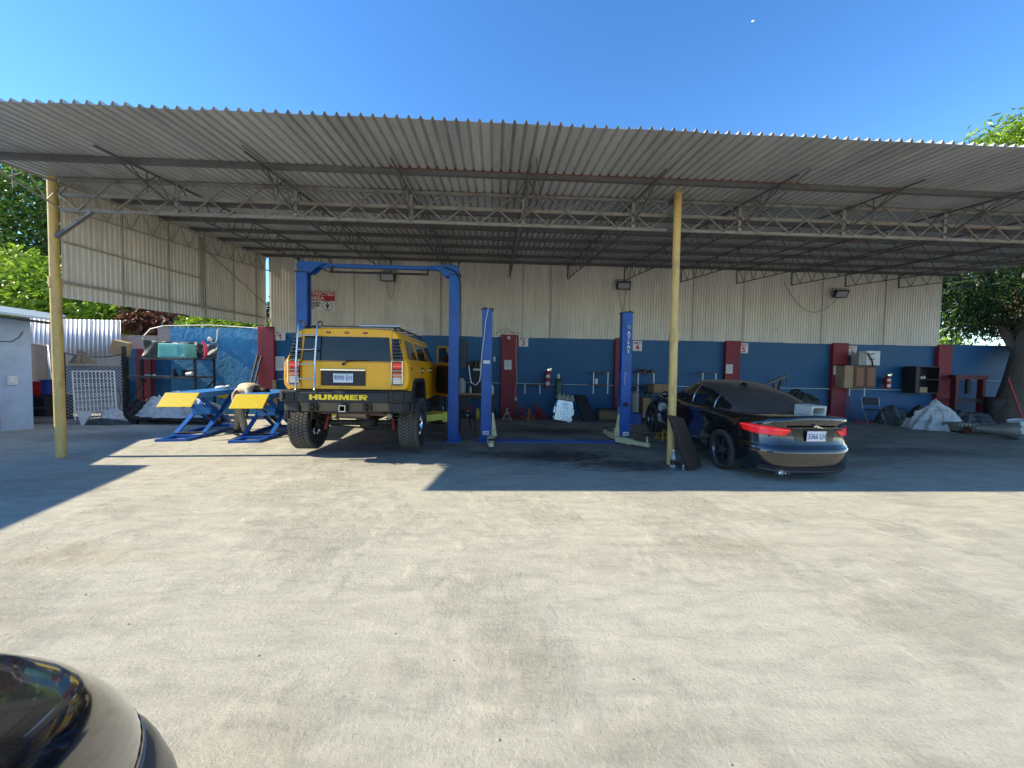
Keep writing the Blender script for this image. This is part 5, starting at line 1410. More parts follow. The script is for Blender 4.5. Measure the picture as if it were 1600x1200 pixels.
# creepers / radiator leaning black board
def lean_board(name, corners, th, m, label, cat, frame=None):
    A, B, C, D = [Vector(c) for c in corners]     # bl br tr tl
    n = (B-A).cross(D-A).normalized()
    o = thing(name, label, cat, A)
    mb = MB(); L = [A, B, C, D]; vs = [p-A for p in L]+[p-A+n*th for p in L]
    mb.add(vs, [(0, 1, 2, 3), (7, 6, 5, 4), (0, 4, 5, 1), (1, 5, 6, 2), (2, 6, 7, 3), (3, 7, 4, 0)]); mb.build('panel', m, o)
    if frame:
        for p, q, nm in ((A, B, 'rail'), (B, C, 'rail'), (C, D, 'rail'), (D, A, 'rail')):
            mb = MB(); mb.bar(p-A, q-A, .035, .035); mb.build(nm, frame, o, bevel=.003)
    return o
q0 = at(912, 655, 11.5); q1 = at(932, 655, 11.5); q2 = at(914, 618, 11.95); q3 = at(897, 617, 11.95)
lean_board('creeper_board', [(q0.x, 11.5, 0), (q1.x+.02, 11.5, 0), (q2.x, 11.95, q2.z), (q3.x, 11.95, q3.z)], .03, Mblack, 'flat black creeper board leaning to the wall right of the engine block', 'creeper board', Mdark)
mb = MB(); p = at(935, 640, 12.2); p2 = at(964, 650, 12.2)
tag(MB().bb(p.x, p2.x, 12.1, 12.35, 0, .30).build('box', Mcard, bevel=.01), 'low cardboard box on the floor right of the black creeper board', 'box')
tag(MB().box((lerp(p.x, p2.x, .5), 12.05, .335), (.75, .2, .05), (.05, .03, .1)).build('plank', Mdark, bevel=.004), 'dark plank lying on top of the low cardboard box', 'plank')
# jack stands
def jack_stand(px, Y, h, m, label, lean=0, group='jack stands on the workshop floor'):
    x = at(px, 650, Y).x; o = thing('jack_stand', label, 'jack stand', (x, Y, 0), rz=random.uniform(-.6, .6), group=group)
    b = .13
    for sx in (-1, 1):
        for sy in (-1, 1):
            mb = MB(); mb.bar((sx*b, sy*b, 0), (sx*.028, sy*.028, h*.62), .03, .012); mb.build('leg', m, o)
    mb = MB()
    for (a, c) in (((-b, -b), (b, -b)), ((b, -b), (b, b)), ((b, b), (-b, b)), ((-b, b), (-b, -b))): mb.bar((a[0]*.8, a[1]*.8, h*.12), (c[0]*.8, c[1]*.8, h*.12), .022, .01)
    mb.build('brace_ring', m, o)
    mb = MB(); mb.lathe([(.001, h*.45), (.032, h*.45), (.032, h*.68), (.022, h*.68), (.022, h*.94), (.001, h*.94)], 12); mb.build('ratchet_tube', m, o, smooth=40)
    mb = MB(); mb.prism([(-.055, h), (-.04, h*.93), (.04, h*.93), (.055, h), (.035, h*.965), (-.035, h*.965)], 'y', -.025, .025); mb.build('saddle', m, o)
    mb = MB(); mb.bar((.02, 0, h*.62), (.13, .02, h*.66), .018, .01); mb.build('handle', m, o)
    return o
for px, Y, h, m, lb in ((774, 12.0, .34, Mdark, 'small dark jack stand beneath the end of the workbench'), (792, 11.8, .36, mat('worn_pale_paint', (.35, .33, .28), .6, 0, .2, 9), 'pale worn jack stand in front of the red pillar by BAY 3'),
                        (806, 11.9, .33, Mrust, 'rusty short jack stand just right of the pale one'), (816, 12.1, .46, Mredp, 'tall red jack stand below the single bare shelf, its left one'), (826, 11.9, .36, Morange, 'orange-red jack stand below the single bare shelf'),
                        (838, 12.1, .50, Mredp, 'tallest red jack stand, left of the shiny engine block'), (847, 12.0, .34, Mredp, 'short red jack stand nearest to the engine block')):
    jack_stand(px, Y, h, m, lb)
jack_stand(1036, 8.6, .36, mat('yellow_stand_paint', (.7, .40, .02), .5, 0, .2, 6), 'yellow jack stand under the raised front of the black sedan')
# workbench left of bay 3
bx0, bx1 = X_(716, 12.1), X_(772, 12.1); bz = Z_(745, 614, 12.1)
o = thing('workbench', 'wooden workbench against the wall between the two blue lifts', 'workbench', ((bx0+bx1)/2, 12.1, 0)); hw = (bx1-bx0)/2
MB().bb(-hw, hw, -.28, .28, bz-.05, bz).build('bench_top', Mply, o, bevel=.004)
for x in (-hw+.05, hw-.05):
    for y in (-.23, .23): MB().bb(x-.035, x+.035, y-.035, y+.035, 0, bz-.05).build('leg', Mwood, o)
MB().bb(-hw+.05, hw-.05, -.20, -.17, bz-.14, bz-.05).build('apron', Mwood, o)
bxc = (bx0+bx1)/2
def bottle(name, x, y, z, r, h, m, cap, label, group=None):
    o = thing(name, label, 'bottle', (x, y, z), group=group)
    MB().lathe([(.001, 0), (r*.9, 0), (r, .015), (r, h*.6), (r*.85, h*.7), (r*.4, h*.86), (r*.36, h*.92), (.001, h*.92)], 18).build('body', m, o, smooth=45)
    MB().lathe([(r*.40, h*.90), (r*.42, h), (.001, h)], 14).build('cap', cap, o, smooth=40)
    return o
bottle('oil_bottle', X_(721, 12.0), 12.0, bz, .13, .52, mat('grey_jug_plastic', (.42, .41, .38), .4, 0, .15, 5), Mdark, 'large grey plastic oil jug at the left end of the workbench')
bottle('oil_bottle', X_(735, 12.0), 12.0, bz, .045, .22, mat('cream_bottle', (.6, .55, .42), .4), Mwhite, 'slim cream bottle in the middle of the workbench')
bottle('oil_bottle', X_(769, 12.0), 12.0, bz, .055, .30, Mwhite, Mredp, 'white bottle with red cap at the right end of the workbench')
tooljunk('bench_clutter', X_(728, 12.1), X_(760, 12.1), 12.0, 12.25, bz, 10, 5, [Mdark, Mcream, Mdark, Mrust], 'jumble of dark parts on the workbench', 'parts', .2)
# tall dark machine on the bench
mx = X_(746, 12.2)
o = thing('diagnostic_machine', 'tall black workshop machine with a white band standing on the workbench', 'machine', (mx, 12.2, bz))
MB().bb(-.16, .16, -.12, .12, 0, 1.02).build('cabinet', Mblack, o, bevel=.02)
MB().bb(-.13, .13, -.135, -.12, .70, .76).build('white_band', Mwhite, o)
MB().bb(-.12, .12, -.13, -.12, .80, .98).build('screen', Mglass, o)
mb = MB(); mb.bb(-.34, -.16, -.06, .08, .78, .98); mb.build('side_box', Mdark, o, bevel=.01)
# items beneath the bench
bx = X_(732, 12.1)
o = thing('trolley_jack', 'red trolley jack with white cap standing under the workbench', 'jack', (bx, 12.15, 0))
MB().box((0, 0, .28), (.24, .2, .26)).build('body', Mredp, o, bevel=.04); MB().cyl((0, 0, .40), (0, 0, .55), .03).build('neck', Mwhite, o)
for s in (-1, 1):
    MB().cyl((s*.1-.02, -.1, .06), (s*.1+.02, -.1, .06), .06).build('wheel', Mblack, o)
    MB().bar((s*.1, -.1, .06), (s*.08, 0, .2), .03).build('leg', Mdark, o)
MB().bb(-.04, .06, -.13, -.1, .08, .24).build('label', Mwhite, o)
bottle('yellow_bottle', X_(747, 12.1), 12.1, 0, .06, .38, mat('yellow_plastic', (.62, .48, .05), .4), Mdark, 'tall yellow bottle on the floor under the workbench')
# dark folding stool in front of the bench
def stool(px, Y, label):
    x = at(px, 650, Y).x; o = thing('metal_stool', label, 'stool', (x, Y, 0), rz=.4)
    MB().bb(-.19, .19, -.17, .17, .42, .46).build('seat', Mblack, o, bevel=.01)
    for sx in (-1, 1):
        for sy in (-1, 1): MB().bar((sx*.15, sy*.13, .42), (sx*.22, sy*.19, 0), .024).build('leg', Mdark, o)
    MB().bb(-.18, .18, .14, .16, .5, .82).build('backrest', Mblack, o, bevel=.01)
    for s in (-1, 1): MB().bar((s*.16, .15, .42), (s*.16, .15, .8), .022).build('back_post', Mdark, o)
stool(727, 9.6, 'dark metal chair standing behind the right post of the tall lift')
# wall bits
def wallbox(px, py, Y, w, h, m, name, label, cat):
    p = at(px, py, Y); o = thing(name, label, cat, (p.x, Y, p.z)); MB().bb(-w/2, w/2, -.02, .03, -h/2, h/2).build('back_box', m, o, bevel=.008)
    MB().bb(-w*.3, w*.3, -.03, -.02, -h*.3, h*.3).build('rocker', Mwhite, o, bevel=.004); return o
wallbox(772.5, 561, 12.53, .07, .15, Mwhite, 'light_switch', 'white switch box on the blue wall just left of the BAY 3 pillar', 'switch')
p = at(795, 531, 12.40); o = thing('pull_cord_lamp', 'white lamp holder with a curled cord on top of the BAY 3 pillar', 'lamp holder', (p.x, 12.40, p.z))
MB().lathe([(.0, 0), (.05, 0), (.055, -.03), (.03, -.07), (.0, -.07)], 14, 0, (0, 0, .06), 'y').build('holder', Mwhite, o, smooth=40)
mb = MB(); mb.tube([(.0, -.03, .02), (.03, -.03, -.06), (-.01, -.03, -.12), (-.03, -.03, -.08)], .008, 6); mb.tube([(-.3, .05, .10), (-.15, .04, .24), (-.02, .04, .34), (.2, .05, .17)], .006, 6); mb.build('cord', Mcable, o, smooth=60)
mb = MB(); P_ = [at(807, 527, 12.40), at(806, 560, 12.40), at(808, 590, 12.40), at(805, 612, 12.40), at(806, 622, 12.40)]; mb.tube([(q.x, 12.41, q.z) for q in P_], .008, 6); mb.sphere((P_[-1].x, 12.40, P_[-1].z-.03), (.05, .03, .06), 10, 8)
tag(mb.build('hanging_flex', Mconduit, smooth=60), 'thin white flex with a plug hanging down the BAY 3 pillar', 'flex')
mb = MB(); mb.tube([at(775, 521, 12.47), at(783, 516, 12.47), at(790, 512, 12.47), at(800, 519, 12.47), at(812, 520, 12.47)], .006, 5); tag(mb.build('loose_wire', Mcable, smooth=60), 'dark loose wire looping above the BAY 3 pillar', 'wire')
# cardboard cartons behind the sedan's nose
for (a, b, c, d, nm) in ((1017, 1047, 600, 613, 'upper cardboard carton beside the yellow post, behind the nose of the black sedan'), (1000, 1022, 621, 652, 'cardboard carton on the floor right of the grey gas cylinder')):
    A = at(a, d, 11.9); B = at(b, c, 11.9); tag(MB().bb(A.x, B.x, 11.7, 12.2, A.z, B.z).build('carton', Mcard, bevel=.01), nm, 'box')
A = at(1012, 613, 11.9); B = at(1050, 655, 11.9)
o = thing('parts_shelf', 'low dark shelf carrying the upper carton behind the nose of the black sedan', 'shelf', (A.x, 11.9, 0))
MB().bb(0, B.x-A.x, -.25, .3, A.z-.03, A.z).build('board', Mdark, o)
for x in (.03, B.x-A.x-.03):
    for y in (-.2, .25): MB().bb(x-.02, x+.02, y-.02, y+.02, 0, A.z-.03).build('leg', Mdark, o)
A = at(982, 660, 11.2); B = at(997, 641, 11.2)
o = thing('crate', 'blue plastic crate on the floor behind the right post of the low lift', 'crate', ((A.x+B.x)/2, 11.2, 0)); w_ = (B.x-A.x)/2+.02
for (x0, x1, y0, y1) in ((-w_, w_, -.2, -.185), (-w_, w_, .185, .2), (-w_, -w_+.015, -.184, .184), (w_-.015, w_, -.184, .184)): MB().bb(x0, x1, y0, y1, .0, .32).build('side', Mbplas, o)
MB().bb(-w_+.016, w_-.016, -.184, .184, .0, .02).build('base', Mbplas, o)
# brown cabinet with cartons on top
A = at(1318, 606, 12.1); B = at(1368, 572, 12.1)
o = thing('wall_cabinet', 'brown wooden two-door cabinet hung on the wall under the cartons', 'cabinet', ((A.x+B.x)/2, 12.25, A.z)); w_ = (B.x-A.x)/2; h_ = B.z-A.z
MB().bb(-w_, w_, -.17, .22, 0, h_).build('carcass', Mply, o, bevel=.004)
MB().bb(-w_-.03, w_+.03, -.20, .22, h_, h_+.025).build('top_board', Mdark, o)
for x0, x1 in ((-w_*.42, w_*.28), (w_*.30, w_-.005)):
    d = MB().bb(x0, x1, -.195, -.172, .01, h_-.01).build('door', Mwood, o, bevel=.004)
    MB().bb(x0+.06, x1-.06, -.205, -.196, .07, h_-.07).build('raised_panel', mat('red_brown_wood', (.26, .085, .025), .45, 0, .3, 4, stretch=(6, 6, .6)), d, bevel=.01)
for px in (1321, 1344):
    q = at(px, 617, 12.3); MB().bb(q.x-((A.x+B.x)/2)-.012, q.x-((A.x+B.x)/2)+.012, -.10, -.08, -.26, -.002).build('bracket', Mwhite, o)
ztop = B.z+.026
for (a, b, h_, m, nm) in ((1348, 1369, .46, Mwhite, 'white printed carton on top of the brown cabinet'), (1336.5, 1347, .38, mat('grey_carton', (.4, .4, .36), .7), 'smaller grey-green carton at the left end of the brown cabinet top')):
    a_ = at(a, 560, 12.15).x; b_ = at(b, 560, 12.15).x; o2 = thing('carton', nm, 'box', ((a_+b_)/2, 12.15, ztop)); w2 = (b_-a_)/2
    MB().bb(-w2, w2, -.13, .15, 0, h_).build('box', m, o2, bevel=.006)
    mb = MB()
    for k in range(4): mb.box((random.uniform(-w2*.4, w2*.4), -.134, h_*random.uniform(.2, .8)), (w2*.8, .004, .03), (0, random.uniform(-.5, .3), 0))
    mb.build('print', Mtextgry, o2)
mb = MB(); q = at(1356, 553, 12.0); mb.tube([(q.x, 12.0, q.z+.03), (q.x+.04, 12.0, q.z-.05), (q.x+.15, 11.99, q.z-.22), (q.x+.18, 11.99, q.z-.40)], .02, 6); tag(mb.build('belt', Mblack, smooth=60), 'black belt draped over the front of the white printed carton', 'belt')
# dark open cabinet
A = at(1423, 614, 12.2); B = at(1464, 573, 12.2)
o = thing('open_cabinet', 'dark open-fronted wall cabinet beside the last red pillar', 'cabinet', ((A.x+B.x)/2, 12.28, A.z)); w_ = (B.x-A.x)/2; h_ = B.z-A.z
MB().bb(-w_, w_, .15, .2, 0, h_).build('back', Mdark, o)
for (x0, x1) in ((-w_, -w_+.03), (w_-.03, w_), (-.30, -.27)): MB().bb(x0, x1, -.18, .149, 0, h_).build('side', Mdark, o)
for z in (0, h_*.5, h_-.025): MB().bb(-w_+.031, w_-.031, -.178, .148, z, z+.025).build('shelf_board', Mdark, o)
MB().bb(-w_, -.31, -.21, -.181, 0, h_).build('door', Mdark, o)
q = at(1443, 585, 12.15); mb = MB(); mb.sphere((q.x, 12.15, A.z+h_*.5+.08), (.05, .05, .055), 12, 8); mb.sphere((q.x-.09, 12.15, A.z+h_*.5+.07), (.035, .04, .045), 12, 8); tag(mb.build('enamel_cup', Mwhite, smooth=60), 'small white cups on the shelf of the dark open cabinet', 'cup')
q = at(1443, 608, 12.15); tag(MB().bb(q.x-.16, q.x+.10, 12.12, 12.3, A.z+.026, A.z+.2).build('carton', Morange if False else Mply, bevel=.005), 'ochre carton at the bottom of the dark open cabinet', 'box')
# folding chair
A = at(1350, 657, 11.7)
o = thing('folding_chair', 'black folding chair with pale metal frame against the blue wall', 'chair', (A.x+.35, 11.75, 0), rz=-.35)
MB().box((0, .18, .70), (.42, .03, .22), (-.15, 0, 0)).build('backrest', Mblack, o, bevel=.02); MB().bb(-.21, .21, -.2, .16, .42, .45).build('seat', Mblack, o, bevel=.01)
for s in (-1, 1):
    mb = MB(); mb.tube([(s*.225, .24, .82), (s*.225, .12, .44), (s*.225, -.22, .0)], .013, 8); mb.build('front_leg', Malu, o, smooth=60)
    mb = MB(); mb.tube([(s*.20, -.18, .43), (s*.20, .26, .0)], .012, 8); mb.build('back_leg', Malu, o, smooth=60)
# bags, tyres
heap('black_bag', (at(1394, 657, 11.7).x, 11.75, 0), .42, .34, .60, Mtarpb, 4.1, ((0, 0, 1), (.4, 0, .9), (-.4, 0, .9)), 'bulging black bag on the floor beside the folding chair', 'bag', folds=5)
heap('black_bag', (at(1443, 650, 12.0).x, 12.1, 0), .42, .28, .62, Mtarpb, 2.1, ((0, 0, 1), (.4, 0, .7)), 'black bag behind the white tarpaulin heap', 'bag', folds=5)
A = at(1405, 655, 12.4); B = at(1440, 646, 12.4); tag(MB().bb(A.x, B.x, 12.3, 12.42, 0, .33).build('concrete_ledge', Mconc, bevel=.01), 'low grey ledge at the foot of the wall by the black bags', 'ledge')
mb = MB(); q = at(1322, 608, 12.4)
mb.tube([(q.x, 12.38, 1.1), (q.x+.10, 12.37, .85), (q.x+.12, 12.36, .5), (q.x+.15, 12.3, .15), (q.x+.22, 12.1, .015), (q.x+.5, 11.9, .015), (q.x+.8, 12.1, .015), (q.x+.35, 12.25, .015), (q.x-.1, 12.0, .015), (q.x+.3, 11.8, .02), (q.x+1.0, 11.9, .015)], .018, 7); tag(mb.build('air_hose', Mhose, smooth=60), 'red air hose coiled on the floor beneath the BAY 6 cabinet', 'hose')
# dark scrap hump behind the sedan
heap('scrap_heap', (at(1268, 640, 11.4).x, 11.7, 0), .75, .4, 1.05, Mdark, 5.5, ((-.3, 0, 1), (.2, 0, .85), (.6, 0, .6)), 'heap of dark scrap parts behind the black sedan next to the BAY 6 pillar', 'scrap', rough=.2)
o = thing('engine_hoist', 'grey steel hoist arm sticking up behind the roof of the black sedan', 'hoist', (at(1216, 600, 11.2).x, 11.2, 0))
MB().bar((-.1, 0, 0), (-.1, 0, 1.25), .08).build('mast', Msteel, o); MB().bar((-.55, 0, 1.15), (.28, 0, 1.50), .09, .07).build('boom', Msteel, o, bevel=.005); MB().bar((.28, 0, 1.48), (.26, 0, 1.20), .03).build('hook_chain', Msteel, o); MB().bb(-.5, .4, -.3, .3, 0, .08).build('foot', Msteel, o); MB().bar((-.1, 0, .7), (.1, 0, 1.4), .05).build('ram', Mdark, o)
# machine frame in the far right shade
A = at(1494, 655, 12.0); B = at(1540, 588, 12.0)
o = thing('press_frame', 'dark red steel press frame in the deep shade left of the tree trunk', 'press', ((A.x+B.x)/2, 12.1, 0)); w_ = (B.x-A.x)/2; h_ = B.z
for s in (-1, 1): MB().bb(s*w_-.05, s*w_+.05, -.08, .08, 0, h_-.1).build('upright', mat('dark_red_steel', (.10, .012, .015), .6, 0, .2, 4), o)
MB().bb(-w_-.1, w_+.1, -.10, .10, h_-.1, h_+.03).build('head_beam', MATS['dark_red_steel'], o); MB().bb(-w_+.05, w_-.05, -.07, .07, h_*.45, h_*.52).build('bed_beam', Mdark, o); MB().cyl((0, 0, h_*.62), (0, 0, h_-.1), .07).build('ram', Mdark, o, smooth=40)
A = at(1545, 655, 11.9); B = at(1566, 600, 11.9)
o = thing('drum', 'dark oil drum in the shade between the press and the tree trunk', 'drum', ((A.x+B.x)/2, 11.9, 0)); mb = MB(); mb.lathe([(.001, 0), (.28, 0), (.29, .01), (.28, .03), (.28, .28), (.29, .29), (.28, .31), (.28, .58), (.29, .59), (.28, .61), (.28, .86), (.29, .88), (.27, .87), (.001, .87)], 28); mb.build('shell', Mdark, o, smooth=40); MB().cyl((.15, 0, .86), (.15, 0, .89), .03).build('bung', Mdark, o)
heap('scrap_heap', (at(1520, 655, 11.6).x, 11.65, 0), .8, .3, .5, Mdark, 8.5, ((-.4, 0, 1), (.3, 0, .85)), 'low heap of dark scrap at the foot of the red press frame', 'scrap', rough=.2)
# gearbox slab on the floor
A = at(1484, 678, 10.2); B = at(1545, 662, 10.2)
o = thing('gearbox', 'dirty grey gearbox casting lying on the floor beside the white tarpaulin', 'gearbox', (at(1484, 670, 10.2).x, 10.2, 0), rz=-.05)
md_ = mat('oily_aluminium', (.26, .24, .21), .55, .5, .3, 8, dirt=(.06, .05, .04), dirt_amt=.7, dirt_s=4)
MB().bb(0, .62, -.2, .22, .03, .26).build('case', md_, o, bevel=.03); MB().prism([(.62, .04), (.62, .25), (.82, .20), (.95, .12), (.95, .05)], 'y', -.12, .14).build('tail_case', md_, o, bevel=.02)
MB().cyl((.93, 0, .09), (1.15, 0, .08), .035, n=14).build('output_shaft', Mdark, o, smooth=40)
for k in range(5): MB().bb(.06+k*.11, .075+k*.11, -.215, -.201, .05, .24).build('rib', md_, o)
MB().bb(.1, .9, -.25, .2, .0, .028).build('skid_board', Mdark, o)
# bell housing lying at the frame edge
A = at(1577, 668, 9.0)
o = thing('bell_housing', 'round aluminium bell housing lying on its side at the right edge', 'gearbox', (A.x, 9.0, .22), rz=.75)
MB().lathe([(.001, -.02), (.135, -.02), (.145, -.15), (.21, -.15), (.22, -.12), (.19, .05), (.12, .3), (.09, .55), (.001, .55)], 28, ax='y').build('housing', md_, o, smooth=35)
MB().cyl((0, -.06, 0), (0, -.03, 0), .12, n=24).build('opening', Mrust, o)
for k in range(8): a = 2*pi*k/8; MB().cyl((.205*cos(a), -.165, .205*sin(a)), (.205*cos(a), -.10, .205*sin(a)), .02, n=10).build('bolt_boss', md_, o)
A = at(1552, 668, 9.6); o = thing('axle_casing', 'rusty axle casing lying left of the round bell housing', 'axle', (A.x, 9.7, .1)); MB().cyl((-.45, .1, 0), (.4, 0, .02), .075, .09, n=16).build('tube', md_, o, smooth=40); MB().cyl((-.47, .1, 0), (-.43, .1, 0), .11, n=16).build('flange', Mrust, o)
A = at(1597, 655, 9.9); o = thing('bucket', 'white plastic bucket tipped beside the tree trunk', 'bucket', (A.x, 9.95, .02), rot=(0, radians(-14), 0)); MB().lathe([(.001, 0), (.13, 0), (.165, .36), (.175, .36), (.175, .33)], 24).build('tub', Mwhite, o, smooth=35)
mb = MB(); mb.tube([(-.17, 0, .33), (-.12, -.1, .22), (0, -.18, .16), (.12, -.1, .22), (.17, 0, .33)], .006, 6); mb.build('handle', Mdark, o)
q = at(1565, 662, 10.4); mb = MB(); mb.sphere((q.x, 10.4, .16), (.16, .08, .06), 12, 8); tag(mb.build('glove', mat('hi_vis_cloth', (.6, .62, .05), .8), smooth=60), 'crumpled hi-vis yellow cloth by the tree trunk', 'cloth')
q = at(1594, 640, 10.6); o = thing('red_pole', 'red pole leaning beside the tree trunk at the right edge', 'pole', (q.x, 10.6, 0)); MB().cyl((.25, 0, 0), (-.15, .2, 1.5), .02, n=8).build('shaft', Mredp, o); MB().cyl((-.15, .2, 1.5), (-.16, .205, 1.56), .028, n=8).build('grip', Mblack, o)

# leaning radiator panel, bottle at the yellow post
A = at(1076, 736, 5.95)
P0 = (at(1075, 737, 5.9).x, 5.9, 0); P1 = (at(1093, 727, 6.12).x, 6.12, 0); T0 = at(1045, 650, 6.20); T1 = at(1064, 655, 6.35)
o = lean_board('radiator_core', [P0, P1, T1, T0], .05, mat('brown_radiator', (.07, .045, .03), .7, .2, .3, 20, dirt=(.03, .03, .03)), 'brown radiator core leaning against the yellow post near the black sedan', 'radiator', Mdark)
q = at(1053, 724, 6.05)
o = thing('water_bottle', 'clear plastic bottle with dark label at the foot of the yellow post', 'bottle', (q.x, 6.08, 0))
MB().lathe([(.001, 0), (.038, 0), (.042, .01), (.04, .1), (.042, .12), (.042, .17), (.03, .22), (.016, .26), (.016, .275), (.001, .275)], 20).build('body', mat('clear_plastic', (.75, .82, .86), .1, trans=.75), o, smooth=45)
MB().lathe([(.0425, .055), (.0435, .06), (.0435, .125), (.0425, .13)], 20).build('label', Mblack, o, smooth=40); MB().cyl((0, 0, .27), (0, 0, .292), .017, n=14).build('cap', Mwhite, o)
q = at(1073, 727, 5.9); mb = MB(); mb.cyl((q.x-.03, 5.95, 0), (q.x-.03, 5.95, .06), .014, n=10); mb.sphere((q.x-.03, 5.95, .065), .018, 8, 6); tag(mb.build('bolt', Malu), 'small shiny bolt standing by the foot of the leaning radiator', 'bolt')
# concrete block lying on the boot of the sedan
bpy.context.view_layer.update()
sp = Vector((.16, -.62, 1.045))
o = thing('hollow_block', 'pale hollow block lying on the boot of the black sedan', 'block', sedan.matrix_world @ sp, rot=(radians(3), 0, radians(14)))
mc_ = mat('pale_block', (.52, .50, .44), .85, 0, .12, 12, .003, 60)
W_, H_, D_, t_ = .30, .15, .34, .03
for (x0, x1, z0, z1) in ((-W_/2, W_/2, 0, t_), (-W_/2, W_/2, H_-t_, H_), (-W_/2, -W_/2+t_, t_, H_-t_), (W_/2-t_, W_/2, t_, H_-t_)): pass
mb = MB(); out = [(-.15, 0), (.15, 0), (.15, .15), (-.15, .15)]; inn = [(-.105, .035), (-.08, .03), (.08, .03), (.105, .035), (.115, .075), (.105, .115), (.08, .12), (-.08, .12), (-.105, .115), (-.115, .075)]
out2 = [(-.15, 0), (-.09, 0), (.09, 0), (.15, 0), (.15, .075), (.15, .15), (.09, .15), (-.09, .15), (-.15, .15), (-.15, .075)]
vs = [(a, -.12, b) for a, b in out2]+[(a, -.12, b) for a, b in inn]+[(a, .13, b) for a, b in out2]+[(a, .13, b) for a, b in inn]
fs = []
for i in range(10):
    j = (i+1) % 10; fs += [(i, j, 10+j, 10+i), (20+j, 20+i, 30+i, 30+j), (i, 20+i, 20+j, j), (10+j, 30+j, 30+i, 10+i)]
mb.add(vs, fs); mb.build('shell', mc_, o, bevel=.004)

# ================================================================== left side of the yard
# pale blue shed at the frame edge
C0 = Vector((-10.62, 9.42, 0)); g0 = at(0, 676, 9.0); dirn = (Vector((-10.92, 8.95, 0))-C0).normalized()
E0 = C0+dirn*3.4
o = thing('blue_shed', 'pale blue rendered shed with sheet roof at the left edge', 'shed', (0, 0, 0))
nrm = Vector((dirn.y, -dirn.x, 0)); nrm = nrm if nrm.dot(Vector((1, -1, 0))) > 0 else -nrm
def wall_quad(mb, A, B, z0, z1, th, n):
    A = Vector(A); B = Vector(B); vs = []
    for p in (A, B, B-n*th, A-n*th):
        vs += [(p.x, p.y, z0), (p.x, p.y, z1)]
    mb.add(vs, [(0, 2, 3, 1), (2, 4, 5, 3), (4, 6, 7, 5), (6, 0, 1, 7), (1, 3, 5, 7), (0, 6, 4, 2)])
mb = MB(); wall_quad(mb, C0, E0, 0, 2.55, .15, nrm); mb.build('front_wall', Mshedb, o)
side = Vector((-1.25, 1, 0)).normalized(); C1 = C0+side*2.6
mb = MB(); wall_quad(mb, C0-nrm*.151, C1-nrm*.151, 0, 2.5, .12, Vector((side.y, -side.x, 0))); mb.build('side_wall', Mshedb, o)
mb = MB(); a = C0+nrm*.30+Vector((.40, 0, 0)); b = E0+nrm*.30; c_ = E0+side*3.2; d_ = C1+Vector((.5, .6, 0))
def zr(p): return 2.52 + .16*((C0.x+.4)-p.x)
vs = []
for p in (a, b, c_, d_): vs += [(p.x, p.y, zr(p)), (p.x, p.y, zr(p)+.05)]
mb.add(vs, [(0, 2, 3, 1), (2, 4, 5, 3), (4, 6, 7, 5), (6, 0, 1, 7), (1, 3, 5, 7), (0, 6, 4, 2)]); mb.build('roof', mat('pale_roof_sheet', (.42, .50, .56), .4, .2, .1, 3), o)
mb = MB(); mb.bar(a-Vector((0, 0, -zr(a)+.06)), b-Vector((0, 0, -zr(b)+.06)), .12, .05); mb.build('fascia', Mdark, o)
mb = MB(); q = C0+dirn*.28+nrm*.012; mb.box((q.x, q.y, 1.12), (.15, .05, .20), (0, 0, atan2(dirn.y, dirn.x))); mb.box((q.x+.02, q.y-.03, 1.14), (.07, .03, .14), (0, 0, atan2(dirn.y, dirn.x))); mb.build('meter_box', Mwhite, o, bevel=.01)
mb = MB(); q = C0+dirn*.62+nrm*.02
mb.tube([(q.x, q.y, 2.5), (q.x+.01, q.y-.01, 1.8), (q.x+.04, q.y-.02, 1.3), (q.x+.05, q.y-.02, .75)], .010, 6); mb.tube([(q.x+.04, q.y, 2.5), (q.x+.0, q.y-.01, 2.0), (q.x+.05, q.y-.02, 1.4), (q.x+.05, q.y-.02, .75)], .008, 6)
for k in range(6):
    cx, cy, cz = q.x+.02+.03*(k % 3)-.05, q.y-.04-.012*k, .52-.01*k
    mb.tube([(cx+(.26+.02*sin(k*2))*cos(2*pi*j/26), cy-.03*sin(2*pi*j/26), cz+(.13+.015*k)*sin(2*pi*j/26)+.03*sin(4*pi*j/26+k)) for j in range(26)], .010, 6, closed=True)
mb.tube([(q.x-.02, q.y-.08, .40), (q.x, q.y-.09, .2), (q.x+.06, q.y-.1, .04)], .010, 6); mb.tube([(q.x+.25, q.y-.08, .5), (q.x+.33, q.y-.09, .25), (q.x+.33, q.y-.1, .05)], .010, 6)
tag(mb.build('hose_coil', Mhose, smooth=60), 'dark red hose coiled and hanging on the pale blue shed wall', 'hose')
mb = MB(); pts = [at(0, 533, 9.0), at(18, 534, 9.05), at(30, 527, 9.1), at(36, 518, 9.15)]; mb.tube(pts, .012, 6); tag(mb.build('wire', Mcable, smooth=60), 'grey wire drooping across the top of the pale blue shed wall', 'wire')
